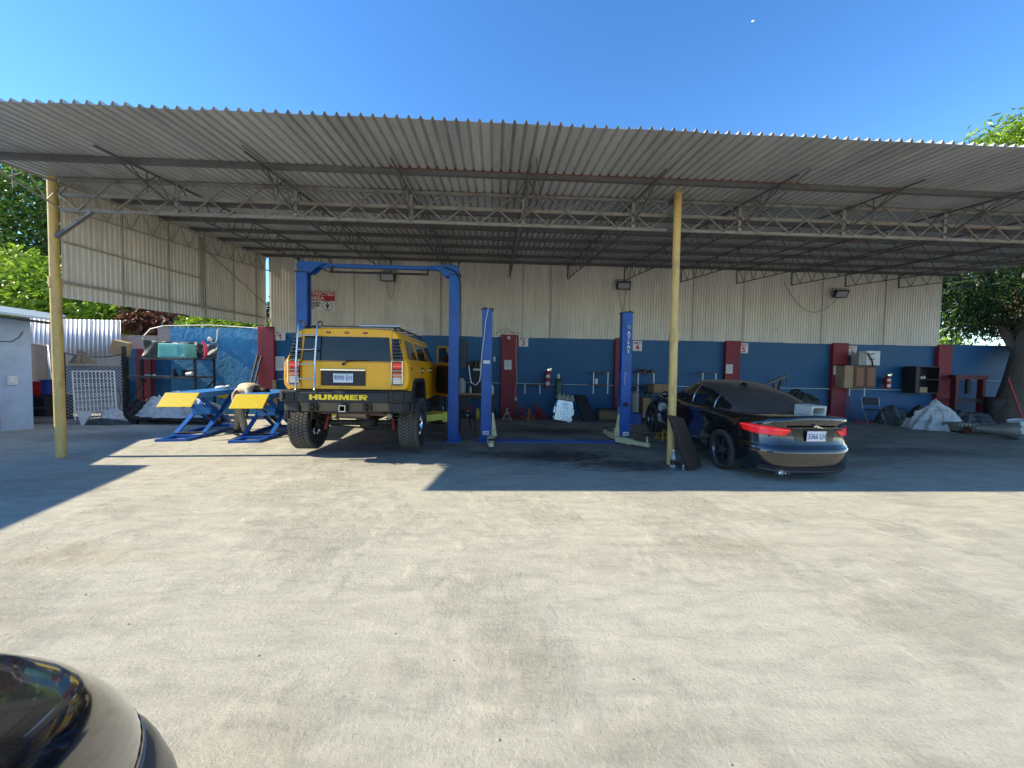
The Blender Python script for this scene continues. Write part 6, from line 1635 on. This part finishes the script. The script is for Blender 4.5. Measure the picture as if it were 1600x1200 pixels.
# dim bay between shed and fence with bins
mb = MB(); mb.bb(-12.6, -11.0, 10.4, 10.5, 0, .14); mb.bb(-11.9, -10.3, 10.15, 10.38, 0, .10); tag(mb.build('kerb', Mconc, bevel=.01), 'rough concrete kerb between the blue shed and the mesh gate', 'kerb')
def bin_(px0, px1, py0, py1, Y, m, label):
    A = at(px0, py1, Y); B = at(px1, py0, Y); w2 = (B.x-A.x)/2; o = thing('storage_bin', label, 'bin', ((A.x+B.x)/2, Y, A.z)); h = B.z-A.z
    MB().prism([(-w2*.9, 0), (w2*.9, 0), (w2, h), (-w2, h)], 'y', -.2, .2).build('tub', m, o, bevel=.02); MB().bb(-w2*1.06, w2*1.06, -.23, .23, h, h+.04).build('rim', m, o, bevel=.01)
bin_(59, 77, 598, 617, 10.9, Mredp, 'red bin standing on the black drums in the opening beside the blue shed'); bin_(77, 88, 595, 616, 10.9, Mbplas, 'blue bin next to the red bin in the opening beside the blue shed')
A = at(56, 665, 10.9); B = at(90, 617, 10.9); o = thing('black_tank', 'black plastic tank under the red and blue bins', 'tank', ((A.x+B.x)/2, 10.9, 0)); w2 = (B.x-A.x)/2
MB().bb(-w2, w2, -.3, .4, 0, B.z-.005).build('body', Mblack, o, bevel=.04); MB().bb(-w2-.01, w2+.01, -.315, -.301, B.z*.5, B.z*.55).build('band', Msteel, o)
def zinc(name, x0, x1, Y, z0, z1, lean, m, label, pitch=.076):
    mb = MB(); n = int((x1-x0)/pitch)*6; vs = []
    for i in range(n+1):
        x = lerp(x0, x1, i/n); d = .012*sin(2*pi*(x-x0)/pitch)
        vs += [(x, Y+d, z0), (x+lean*(z1-z0), Y+d+.05, z1+random.uniform(-.0, .0))]
    mb.add(vs, [(2*i, 2*i+2, 2*i+3, 2*i+1) for i in range(n)])
    o = mb.build(name, m, smooth=80, fix=False); s_ = o.modifiers.new('t', 'SOLIDIFY'); s_.thickness = .003
    return tag(o, label, 'zinc sheet')
q0 = at(70, 500, 12.3); q1 = at(187, 500, 12.3)
tag(MB().bb(q0.x-2, q1.x, 12.36, 12.5, 0, 1.55).build('low_wall', mat('shaded_blue_render', (.10, .14, .22), .8, 0, .2, 2)), 'low added wall behind the mesh gate, coloured for the bluish shade there', 'wall')  # added backing for the mesh; bluish shade is put into its colour
zinc('zinc_fence', q0.x-1.2, q1.x, 12.3, 1.45, q1.z, 0, Mzinc, 'tall white corrugated zinc fence behind the mesh gate', .13)
q0 = at(56, 600, 11.6); q1 = at(100, 545, 11.6)
zinc('zinc_sheet', q0.x-.3, q1.x-.2, 11.6, 0, q1.z+.1, -.12, Mzinc, 'leaning white corrugated sheet in the opening behind the bins', .11)
tag(MB().prism([(at(86, 600, 12).x, 1.0), (at(118, 600, 12).x, .9), (at(118, 600, 12).x, 2.0), (at(86, 600, 12).x, 2.1)], 'y', 11.25, 11.3).build('wood_board', Mconc), 'weathered board behind the left yellow post', 'board')
# sagging cloth / straw bits over the opening
heap('thatch_clump', (at(118, 556, 10.3).x, 10.45, at(118, 568, 10.3).z), .26, .16, .34, mat('dry_straw', (.25, .2, .14), .9, 0, .4, 20), 3.3, ((0, 0, 1),), 'clump of dry grey straw hanging at the top of the mesh gate', 'straw', rough=.25)
q = at(184, 555, 11.3); tag(MB().box((q.x, 11.4, q.z+.2), (.36, .25, .40), (.1, .25, .3)).build('wood_crate', Mply, bevel=.01), 'brown wooden crate balanced at the top corner of the mesh gate', 'crate')
# chain link gate
def meshgate():
    A = Vector(at(102, 660, 10.4)); B = Vector(at(196, 655, 11.15)); A.z = 0; B.z = 0; H1 = at(110, 556, 10.4).z; H2 = at(195, 553, 11.15).z
    o = thing('mesh_gate', 'white diamond mesh gate between the blue shed and the black shelf unit', 'gate', A)
    D = (B-A); Ln = D.length; d = D/Ln
    H = (H1+H2)/2
    mb = MB(); st = .085; z0 = .12
    n = int((Ln+H)/st)
    for k in range(-int(H/st), int(Ln/st)+1):
        for sg in (1, -1):
            s0 = k*st if sg > 0 else k*st+(H-z0); pts = []
            a0, a1 = (k*st, k*st+(H-z0)) if sg > 0 else (k*st+(H-z0), k*st)
            # clip to 0..Ln
            t0, t1 = 0., 1.
            lo, hi = min(a0, a1), max(a0, a1)
            if hi <= 0 or lo >= Ln: continue
            def par(s): return (s-a0)/(a1-a0)
            ts = sorted([par(0), par(Ln)]); t0 = max(0, ts[0]); t1 = min(1, ts[1])
            if t1-t0 < .02: continue
            P = d*lerp(a0, a1, t0)+Vector((0, 0, lerp(z0, H, t0))); Q = d*lerp(a0, a1, t1)+Vector((0, 0, lerp(z0, H, t1)))
            mb.bar(P, Q, .009, .006)
    mb.build('mesh', mat('white_mesh_plastic', (.48, .52, .58), .5), o)
    mb = MB(); mb.bar((0, 0, 0), (0, 0, H+.03), .05); mb.bar((0, 0, z0), d*Ln+Vector((0, 0, z0)), .04); mb.build('frame', Mdark, o)
    mb = MB(); mb.bar(d*Ln, d*Ln+Vector((0, 0, H+.25)), .07); mb.build('gate_post', Mdark, o)
    mb = MB(); mb.tube([d*Ln*t+Vector((0, -.01, H+.04-.10*4*t*(1-t)+.0)) for t in [i/10 for i in range(11)]], .014, 6); mb.build('top_cable', Mdark, o, smooth=60)
    mb = MB(); mb.bb(0, .0, 0, 0, 0, 0) if False else None
    return o
meshgate()
# white grille leaning
def grille():
    A = Vector(at(118, 660, 10.25)); B = Vector(at(183, 655, 10.75)); T = Vector(at(113, 580, 10.5)); U = Vector(at(178, 580, 11.0)); A.z = .02; B.z = .06
    o = thing('security_grille', 'white steel window grille leaning on the mesh gate', 'grille', A)
    L = lambda u, v: (A.lerp(B, u).lerp(T.lerp(U, u), v))-A
    for a, b in (((0, 0), (0, 1)), ((1, 0), (1, 1)), ((0, 0), (1, 0)), ((0, 1), (1, 1))): MB().bar(L(*a), L(*b), .028).build('frame_bar', Mwhite, o)
    for k in range(1, 11): MB().bar(L(k/11, 0), L(k/11, 1), .014).build('bar', Mwhite, o)
    for v in (.2, .42, .62, .85): MB().bar(L(0, v)+Vector((0, -.02, 0)), L(1, v)+Vector((0, -.02, 0)), .012).build('cross_bar', Mwhite, o)
    mb = MB()
    for k in range(11):
        for v in (.31, .52, .73):
            c = L((k+.5)/11, v); e = (B-A).normalized(); rr = .035
            mb.tube([c+e*rr*cos(2*pi*j/10)+Vector((0, -.01, rr*sin(2*pi*j/10))) for j in range(10)], .006, 5, closed=True)
    mb.build('scrollwork', Mwhite, o)
grille()
heap('sack', (at(172, 652, 10.3).x, 10.35, 0), .36, .22, .44, Mtarp, 6.1, ((0, 0, 1), (-.4, 0, .5)), 'white plastic sack on the ground in front of the white grille', 'sack', folds=5, rough=.3)
heap('black_sheet', (at(165, 656, 10.2).x, 10.22, 0), .62, .2, .16, Mtarpb, 3.1, ((0, 0, 1), (.6, 0, .6)), 'black plastic sheet bunched under the white sack', 'plastic sheet', folds=7)
q = at(131, 660, 10.1); tag(MB().prism([(q.x-.02, .0), (q.x+.05, .0), (q.x+.24, .33), (q.x-.14, .35)], 'y', 10.05, 10.075).build('tile_offcut', Mwhite), 'pale wedge-shaped offcut leaning at the foot of the white grille', 'offcut')
# shelf unit
def shelfunit():
    x0, x1 = at(199, 600, 11.3).x, at(305, 600, 11.3).x; w = x1-x0; D = .75
    zt = at(250, 559, 11.3).z; zm = at(250, 588, 11.3).z
    o = thing('shelf_unit', 'black slotted steel shelf unit by the bright blue wall', 'shelf unit', (x0, 11.3, 0))
    for x in (0, w):
        for y in (0, D):
            p = MB().bb(x-.025, x+.025, y-.025, y+.025, 0, zt+.02).build('post', Mdark, o)
            mb = MB()
            for k in range(12): mb.bb(x-.008, x+.008, y-.028, y-.026, .1+k*.13, .15+k*.13)
            mb.build('slots', Msteel, p)
    p = MB().bb(at(222, 600, 11.3).x-x0-.03, at(222, 600, 11.3).x-x0+.03, .0-.02, .03, 0, zt).build('post', Mdark, o)
    for z in (zt, zm, .42): MB().bb(.0, w, -.03, D+.03, z-.05, z).build('shelf_board', mat('worn_black_shelf', (.07, .07, .07), .5, .2, .3, 5, dirt=(.3, .28, .26), dirt_amt=.6, dirt_s=5), o)
    MB().bar((w, 0, .5), (w, D, zm-.1), .03).build('brace', Mdark, o); MB().bar((0, 0, .5), (.5, 0, zm-.1), .03).build('brace', Mdark, o)
    # things on it
    b0, b1 = at(241, 556, 11.2).x, at(285, 556, 11.2).x
    t = thing('teal_cabinet', 'teal enamel box lying on top of the black shelf unit', 'box', ((b0+b1)/2, 11.5, zt)); w2 = (b1-b0)/2; h = at(260, 536, 11.2).z-zt
    MB().prism([(-w2, 0), (w2*1.0, 0), (w2*.92, h), (-w2*.96, h)], 'y', -.2, .25).build('body', Mteal, t, bevel=.02)
    MB().bb(-w2*.85, w2*.45, -.21, -.201, h*.12, h*.88).build('door', Mteal, t, bevel=.01); MB().box((w2*.85, -.215, h*.2), (.04, .02, .05)).build('handle', Mwhite, t)
    return o, x0, x1, zt, zm
su, sx0, sx1, szt, szm = shelfunit()
# rolled black tarp on top
o = thing('rolled_tarp', 'torn dark tarpaulin bundled along the top of the shelf unit', 'tarpaulin', (0, 0, 0)); mb = MB()
def f(u, v):
    x = lerp(sx0-.05, sx1+.25, u); z = szt+.02+ (.50+.03*noise3(u*3, .5, 1.7)-.10*u)*v; y = 11.84+.05*sin(v*3+u*5)+.018*noise3(u*7, v*2, 2)
    return Vector((x, y, z))
mb.grid(f, 60, 16); s_ = mb.build('sheet', Mtarpb, o, smooth=60); m_ = s_.modifiers.new('t', 'SOLIDIFY'); m_.thickness = .012
o = thing('curved_bumper', 'pink-red curved bumper piece at the right end of the shelf top', 'bumper', (sx1+.14, 11.42, szt)); mb = MB(); mb.tube([(0, 0, 0), (.07, 0, .10), (.09, .0, .25), (.05, 0, .40), (-.02, 0, .50)], [.03, .04, .045, .04, .02], 8); mb.build('shell', mat('pink_red_paint', (.60, .04, .10), .4), o, smooth=60)
mb = MB()
for k in range(6): mb.box((-.10-.03*(k % 2), .05, .05+k*.07), (.12, .04, .035), (random.random(), .3, random.random()))
mb.build('torn_edge', Mdark, o)
tooljunk('engine_scrap', sx0+.95, sx1-.1, 11.4, 11.8, szm, 11, 11, [Mdark, Mdark, Mrust, Mdark], 'dark scrap engine parts on the middle board of the black shelf unit', 'parts', .24)
q = at(296, 585, 11.3); mb = MB(); mb.cyl((q.x-.1, 11.35, szm+.07), (q.x+.08, 11.32, szm+.09), .06, n=14); tag(mb.build('oil_filter', Mwhite, smooth=40), 'white canister lying on the middle board of the black shelf unit', 'filter')
tooljunk('white_offcuts', sx0+.3, sx0+.75, 11.35, 11.5, szm, 4, 21, [Mtarp], 'pale scraps at the left of the middle shelf board', 'scraps', .07)
heap('tangled_scrap', (at(222, 655, 10.9).x, 11.0, 0), .62, .4, .62, mat('tangle_dark', (.035, .03, .028), .8, 0, .5, 18, .03, 20), 7.7, ((0, 0, 1), (-.5, 0, .7), (.5, 0, .5)), 'tangled dark scrap piled at the foot of the black shelf unit', 'scrap', rough=.35)
o = thing('wire_tangle', 'tangle of thin dark rods and wires above the scrap pile', 'wires', (at(222, 650, 10.9).x, 10.85, .1)); mb = MB()
for k in range(26):
    p = Vector((random.uniform(-.6, .6), random.uniform(-.15, .2), random.uniform(0, .3))); q_ = p+Vector((random.uniform(-.3, .3), random.uniform(-.1, .1), random.uniform(.1, .6))); m2 = p.lerp(q_, .5)+Vector((random.uniform(-.1, .1), 0, random.uniform(-.05, .1)))
    mb.tube([p, m2, q_], .008, 5)
mb.build('wires', Mdark, o)
# white cover over parts behind the left scissor lift
heap('white_cover', (at(278, 640, 10.5).x, 10.6, .18), 1.0, .45, .72, Mtarp, 9.2, ((0, 0, 1), (-.5, 0, .8), (.5, 0, .7)), 'crumpled white sheet covering parts behind the left scissor lift', 'cover', rough=.34, folds=11, tent=True)
o = thing('low_platform', 'low dark platform under the crumpled white sheet', 'platform', (at(278, 640, 10.5).x, 10.6, 0)); MB().bb(-.95, .95, -.4, .4, .12, .18).build('deck', Mdark, o)
for x in (-.85, .85):
    for y in (-.33, .33): MB().bb(x-.04, x+.04, y-.04, y+.04, 0, .12).build('leg', Mdark, o)
# lamp holder and conduit on bright wall
q = at(327, 530, 12.5); o = thing('wall_lamp_holder', 'white round lamp holder with curled cable on the bright blue wall', 'lamp holder', (q.x, 12.50, q.z))
MB().lathe([(.0, 0), (.07, 0), (.075, -.03), (.045, -.08), (.0, -.08)], 16, 0, (0, .04, 0), 'y').build('holder', Mwhite, o, smooth=40)
MB().tube([(.02, 0, -.03), (.08, -.01, -.12), (.20, 0, -.10), (.24, 0, .05), (.25, 0, .28), (.32, .02, .36)], .016, 7).build('cable', Mconduit, o, smooth=60)
mb = MB(); mb.tube([at(222, 528, 12.4), at(235, 514, 12.45), at(256, 509, 12.5), at(330, 508, 12.5), at(405, 513, 12.5), at(412, 511, 12.5), at(440, 528, 12.45)], .016, 6); tag(mb.build('wall_top_cable', Mconduit, smooth=60), 'pale cable running along the top of the bright blue wall', 'cable')
q0 = at(397, 600, 12.1); q1 = at(407, 556, 12.4); o = thing('leaning_ramp', 'narrow black slotted ramp leaning against the left red pillar', 'ramp', (0, 0, 0)); a_ = Vector((at(388, 640, 11.9).x, 11.7, 0)); b_ = Vector((q1.x-.02, 12.38, q1.z))
for dx in (-.06, .06): MB().bar(a_+Vector((dx, 0, 0)), b_+Vector((dx, 0, 0)), .035, .05).build('rail', Mdark, o)
mb = MB()
for k in range(18): p = a_.lerp(b_, (k+.5)/18); mb.bar(p+Vector((-.05, 0, 0)), p+Vector((.05, 0, 0)), .02)
mb.build('rung', Mdark, o)
q = at(421, 610, 12.2); tag(MB().box((q.x+.12, 12.3, .55), (.10, .05, 1.1), (.1, 0, 0)).build('timber_offcut', Mply, bevel=.004), 'raw timber offcut leaning right of the left red pillar', 'timber')
p = at(437, 568, 12.53); o = thing('notice_sheet', 'pale notice board half hidden behind the left edge of the yellow SUV', 'notice', (p.x, 12.53, p.z)); MB().bb(-.13, .16, -.01, .01, -.22, .22).build('sheet', Mpaper, o)
mb = MB()
for k in range(6): mb.bb(-.09, .1, -.013, -.011, .15-k*.055, .17-k*.055)
mb.build('printed_lines', Mtextgry, o)

# neighbouring buildings out of frame whose shadow falls across the yard
o = thing('neighbour_building', 'plain rendered neighbouring building standing left of the yard', 'building', (0, 0, 0))
def slab(poly, z0, z1, nm, m): MB().prism(poly, 'z', z0, z1).build(nm, m, o)
a0 = 4.32; k_ = 6.28/4.32
hb = 4.0
def caster(X, h): return X-h*k_
slab([(caster(-5.41, hb), 5.72), (caster(-4.1, hb), 1.5), (caster(-4.0, hb)-7, 1.2), (caster(-5.41, hb)-7, 5.72)], 0, hb, 'wall', Mshedb)
slab([(caster(-5.31, hb), 5.78), (caster(-4.0, hb), 1.4), (caster(-4.0, hb)-7.2, 1.1), (caster(-5.41, hb)-7.2, 5.78)], hb, hb+.06, 'roof', MATS['pale_roof_sheet'])
MB().bb(caster(-5.6, hb)-3, caster(-5.6, hb)-2.0, 1.05, 1.12, 0, 2.1).build('door', Mwood, o)
o = thing('side_wall', 'rendered yard wall running from the neighbouring building to the blue shed', 'wall', (0, 0, 0))
hw_ = 2.6
pA = Vector((caster(-6.14, hw_), 5.80, 0)); pB = Vector((C0.x-.75, C0.y-.75, 0))
mb = MB(); wall_quad(mb, pA, pB, 0, hw_, .15, Vector((1, .2, 0)).normalized()); mb.build('panel', Mshedb, o); mb = MB(); wall_quad(mb, pA+Vector((.02, 0, 0)), pB+Vector((.02, 0, 0)), hw_, hw_+.05, .19, Vector((1, .2, 0)).normalized()); mb.build('coping', Mconc, o)

# ================================================================== trees
Lbright = leafmat('mango_leaf_bright', (.14, .24, .018), (.22, .36, .025), (.36, .50, .04))
Lmid = leafmat('leaf_mid_green', (.035, .085, .018), (.065, .14, .025), (.14, .24, .035))
Lbright2 = leafmat('leaf_fresh_green', (.04, .10, .02), (.09, .19, .03), (.19, .32, .05))
Ldark = leafmat('leaf_dark_green', (.018, .045, .012), (.03, .075, .018), (.06, .12, .022))
Lbrown = leafmat('leaf_dry_brown', (.10, .035, .02), (.17, .065, .035), (.24, .10, .05))
def crown(name, blobs, n, size, m, parent, droop=.5, seed=1, asp=.3, clump=.55, per=26):
    r = np.random.default_rng(seed)
    vol = np.array([b[3]*b[4]*b[5] for b in blobs])**(2/3); vol = vol/vol.sum()
    nc = max(4, n//per); V = []; 
    which = r.choice(len(blobs), nc, p=vol)
    B = np.array(blobs, float)
    d = r.normal(size=(nc, 3)); d /= np.linalg.norm(d, axis=1)[:, None]
    rad = r.uniform(.35, 1.0, nc)**.45
    cc = B[which, :3] + d*B[which, 3:6]*rad[:, None]
    cs = np.repeat(cc, per, 0); N = len(cs)
    off = r.normal(size=(N, 3))*clump*.5; off[:, 2] *= .7
    pos = cs+off
    out = off/np.maximum(1e-3, np.linalg.norm(off, axis=1))[:, None] + r.normal(size=(N, 3))*.45
    out[:, 2] -= droop; out /= np.linalg.norm(out, axis=1)[:, None]
    rv = r.normal(size=(N, 3)); sdv = np.cross(out, rv); sdv /= np.linalg.norm(sdv, axis=1)[:, None]
    nn = np.cross(out, sdv)
    s = size*r.uniform(.65, 1.25, N)[:, None]
    w_ = s*asp*.5
    p0 = pos; p1 = pos+out*s*.45+sdv*w_+nn*s*.05; p2 = pos+out*s-nn*s*.08; p3 = pos+out*s*.45-sdv*w_+nn*s*.05
    vs = np.stack([p0, p1, p2, p3], 1).reshape(-1, 3)
    me = bpy.data.meshes.new(name); me.vertices.add(len(vs)); me.vertices.foreach_set('co', vs.astype(np.float32).ravel())
    me.loops.add(N*4); me.polygons.add(N)
    me.loops.foreach_set('vertex_index', np.arange(N*4, dtype=np.int32)); me.polygons.foreach_set('loop_start', np.arange(0, N*4, 4, dtype=np.int32)); me.polygons.foreach_set('loop_total', np.full(N, 4, np.int32))
    me.materials.append(m); me.update(); me.validate()
    o = bpy.data.objects.new(name, me); COL.objects.link(o); o.parent = parent
    return o
def tree(name, label, base, top, r0_, blobs, n, size, m, seed, droop=.5, asp=.3, nl=9, clump=.55, lean=(0, 0)):
    o = thing(name, label, 'tree', base); r = random.Random(seed)
    bl = [(b[0]-base[0], b[1]-base[1], b[2]-base[2], *b[3:]) for b in blobs]
    mb = MB(); T = Vector((lean[0], lean[1], top)); n_ = 7
    path = [Vector((T.x*t**1.3+.06*sin(t*7), T.y*t, T.z*t-.05)) for t in [i/(n_-1) for i in range(n_)]]
    rr = [r0_*(1.25-.35*min(1, i*.8)) * (1-.5*i/(n_-1)) for i in range(n_)]
    mb.tube(path, rr, 14); mb.build('trunk', Mbark, o, smooth=60)
    mb = MB()
    for k in range(nl):
        b = bl[k % len(bl)]; t = r.uniform(.45, 1); s = path[min(n_-1, int(t*(n_-1)))]
        e = Vector((b[0]+r.uniform(-.7, .7)*b[3], b[1]+r.uniform(-.7, .7)*b[4], b[2]+r.uniform(-.5, .6)*b[5]))
        m1 = s.lerp(e, .35)+Vector((r.uniform(-.3, .3), r.uniform(-.3, .3), r.uniform(.1, .5))); m2 = s.lerp(e, .7)+Vector((r.uniform(-.3, .3), r.uniform(-.3, .3), r.uniform(.0, .4)))
        mb.tube([s, m1, m2, e], [r0_*.42, r0_*.28, r0_*.16, r0_*.05], 8)
        for j in range(3):
            e2 = e+Vector((r.uniform(-1, 1), r.uniform(-1, 1), r.uniform(-.5, .7)))*b[5]*.45; mb.tube([m2, m2.lerp(e2, .5)+Vector((0, 0, .15)), e2], [r0_*.13, r0_*.08, r0_*.03], 6)
    mb.build('limb', Mbark, o, smooth=60)
    crown('crown', bl, n, size, m, o, droop, seed, asp, clump)
    return o
tree('mango_tree', 'large mango tree with thick leaning trunk in front of the wall at the right end', (at(1578, 655, 11.6).x, 11.7, 0), 4.4, .40,
     [(17.6, 12.8, 4.6, 2.0, 1.8, 1.3), (19.3, 13.6, 6.4, 3.0, 2.6, 2.2), (20.5, 12.5, 5.0, 3.0, 2.5, 2.6), (16.6, 14.0, 4.3, 1.1, 1.2, .7), (19.6, 12.5, 8.0, 2.4, 2.2, 1.5), (17.0, 13.2, 3.5, .7, .8, .45), (18.9, 12.3, 3.2, 1.1, .8, .6), (20, 9.6, 5.0, 2.8, 2.4, 1.2), (18.0, 10.6, 4.9, 1.7, 1.5, .8)], 46000, .26, Ldark, 3, .75, .24, 14, .5, lean=(1.6, .3))  # last two blobs lie out of view, added to shade the right end
crown('crown', [(0, 0, 0, 2.9, 2.1, .9)], 9000, .26, Lbright, bpy.data.objects['mango_tree'], .8, 31, .24, .5, 26).location = (18.7-bpy.data.objects['mango_tree'].location.x, .6, 9.2)  # sun on the mango top put into brighter leaves; dark ones below carry shade
tree('broad_tree', 'tall dark-leaved tree rising behind the left yellow post', (-21.5, 20, 0), 6.5, .4, [(-20.5, 19.5, 8.0, 3.8, 3, 2.8), (-17.0, 19.5, 6.4, 2.6, 2.2, 2.2), (-24, 18.5, 6.5, 3.5, 3, 3), (-19, 18.5, 9, 3, 3, 1.8), (-15.2, 20, 7.5, 2, 2, 2.0)], 32000, .26, Lbright2, 5, .3, .42, 14, .85)
tree('leafy_tree', 'bright yellow-green tree above the zinc fence at the left edge', (-15.8, 15.6, 0), 3.2, .16, [(-15.8, 15.4, 4.0, 1.8, 1.4, 1.1), (-13.9, 15.2, 3.7, 1.4, 1.1, .9), (-18.0, 15.5, 4.4, 1.8, 1.4, 1.2)], 12000, .26, Lbright, 8, .4, .36, 8, .5)
tree('leafy_tree', 'dark green tree filling the gap under the side cladding above the shelf unit', (-11.6, 16.5, 0), 2.6, .14, [(-11.8, 16.4, 3.5, 1.8, 1.2, .9), (-9.4, 16.6, 3.3, 1.6, 1.2, .7), (-14.0, 16.8, 3.3, 1.8, 1.2, 1.0)], 11000, .22, Ldark, 9, .4, .38, 8, .45)
tree('dry_tree', 'tree with dried red-brown leaves above the zinc fence', (-12.4, 14.6, 0), 3.0, .09, [(-12.3, 14.5, 3.15, .8, .5, .45), (-11.5, 14.5, 3.0, .5, .4, .3)], 2200, .22, Lbrown, 10, .9, .42, 5, .3)
tree('leafy_tree', 'small light green tree peeping over the bright blue wall', (-9.2, 14.2, 0), 2.6, .07, [(-9.4, 14.2, 3.0, .9, .5, .35), (-8.2, 14.3, 2.95, .7, .5, .25), (-10.3, 14.1, 2.8, .5, .4, .35)], 2600, .17, Lbright, 12, .3, .42, 5, .3)
tree('far_tree', 'distant yellow-green treetop seen over the wall beside the mango trunk', (27, 24, 0), 3.0, .2, [(27, 24, 3.6, 2.6, 1.5, .9), (23.5, 25, 3.4, .9, .8, .6)], 3000, .3, Lbright, 13, .2, .4, 5, .6)
# power lines far behind
for k, (pyy, lb) in enumerate(((515, 'highest'), (521.5, 'middle'), (528, 'lowest'))):
    a_ = at(1440, pyy-1, 40); b_ = at(1620, pyy+2, 40); mb = MB(); mb.tube([a_+(a_-b_)*3, a_, a_.lerp(b_, .5)-Vector((0, 0, .06)), b_, b_+(b_-a_)*3], .03, 5)
    tag(mb.build('power_line', Mcable, smooth=60), lb+' power line crossing the pale sky between cladding and mango tree', 'power line', 'power lines in the right-hand gap')

# ================================================================== the car next to the camera
near, nbv, ngv = make_sedan('dark_car', 'glossy dark car whose front corner fills the bottom left of the view', 'car', (-1.565, -3.43, 0), (0, 0, 0), None, True)
for s in (-1, 1):
    def radf(t0, t1, za, zb):
        def f(u, v):
            a = lerp(t0, t1, u); dv = Vector((sin(a), cos(a), 0)); return (Vector((0, 3.5, lerp(za, zb, v)))+dv*3, -dv)
        return f
    pass
def bump_(u, v):
    a = radians(lerp(18, 86, u)); dv = Vector((sin(a), cos(a), 0)); h, n_, _, _ = nbv.ray_cast(Vector((0, 3.3, lerp(.30, .565, v)))+dv*3, -dv)
    return h+Vector((n_.x, n_.y, 0))*(.075*max(0, sin(pi*u))**.6*max(0, sin(pi*v))**.6-.002)
MB().grid(bump_, 40, 16).build('bumper_corner', Mdust, near, smooth=60)
patch('bonnet_seam', nbv, lambda u, v: (Vector((0, 3.3, 0))+Vector((sin(radians(lerp(-75, 75, u))), cos(radians(lerp(-75, 75, u))), 0))*3+Vector((0, 0, .598+.006*v)), -Vector((sin(radians(lerp(-75, 75, u))), cos(radians(lerp(-75, 75, u))), 0))), Mblack, near, 80, 1, .0015, .003)
for s in (-1, 1):
    f_ = radf(radians(22)*s, radians(50)*s, .50, .565)
    patch('headlamp', nbv, f_, Mclear, near, 20, 6, .003, .02)
patch('grille', nbv, lambda u, v: ((lerp(-.38, .38, u), 9, lerp(.33, .55, v)), (0, -1, 0)), Mblack, near, 12, 6, .008, .02)
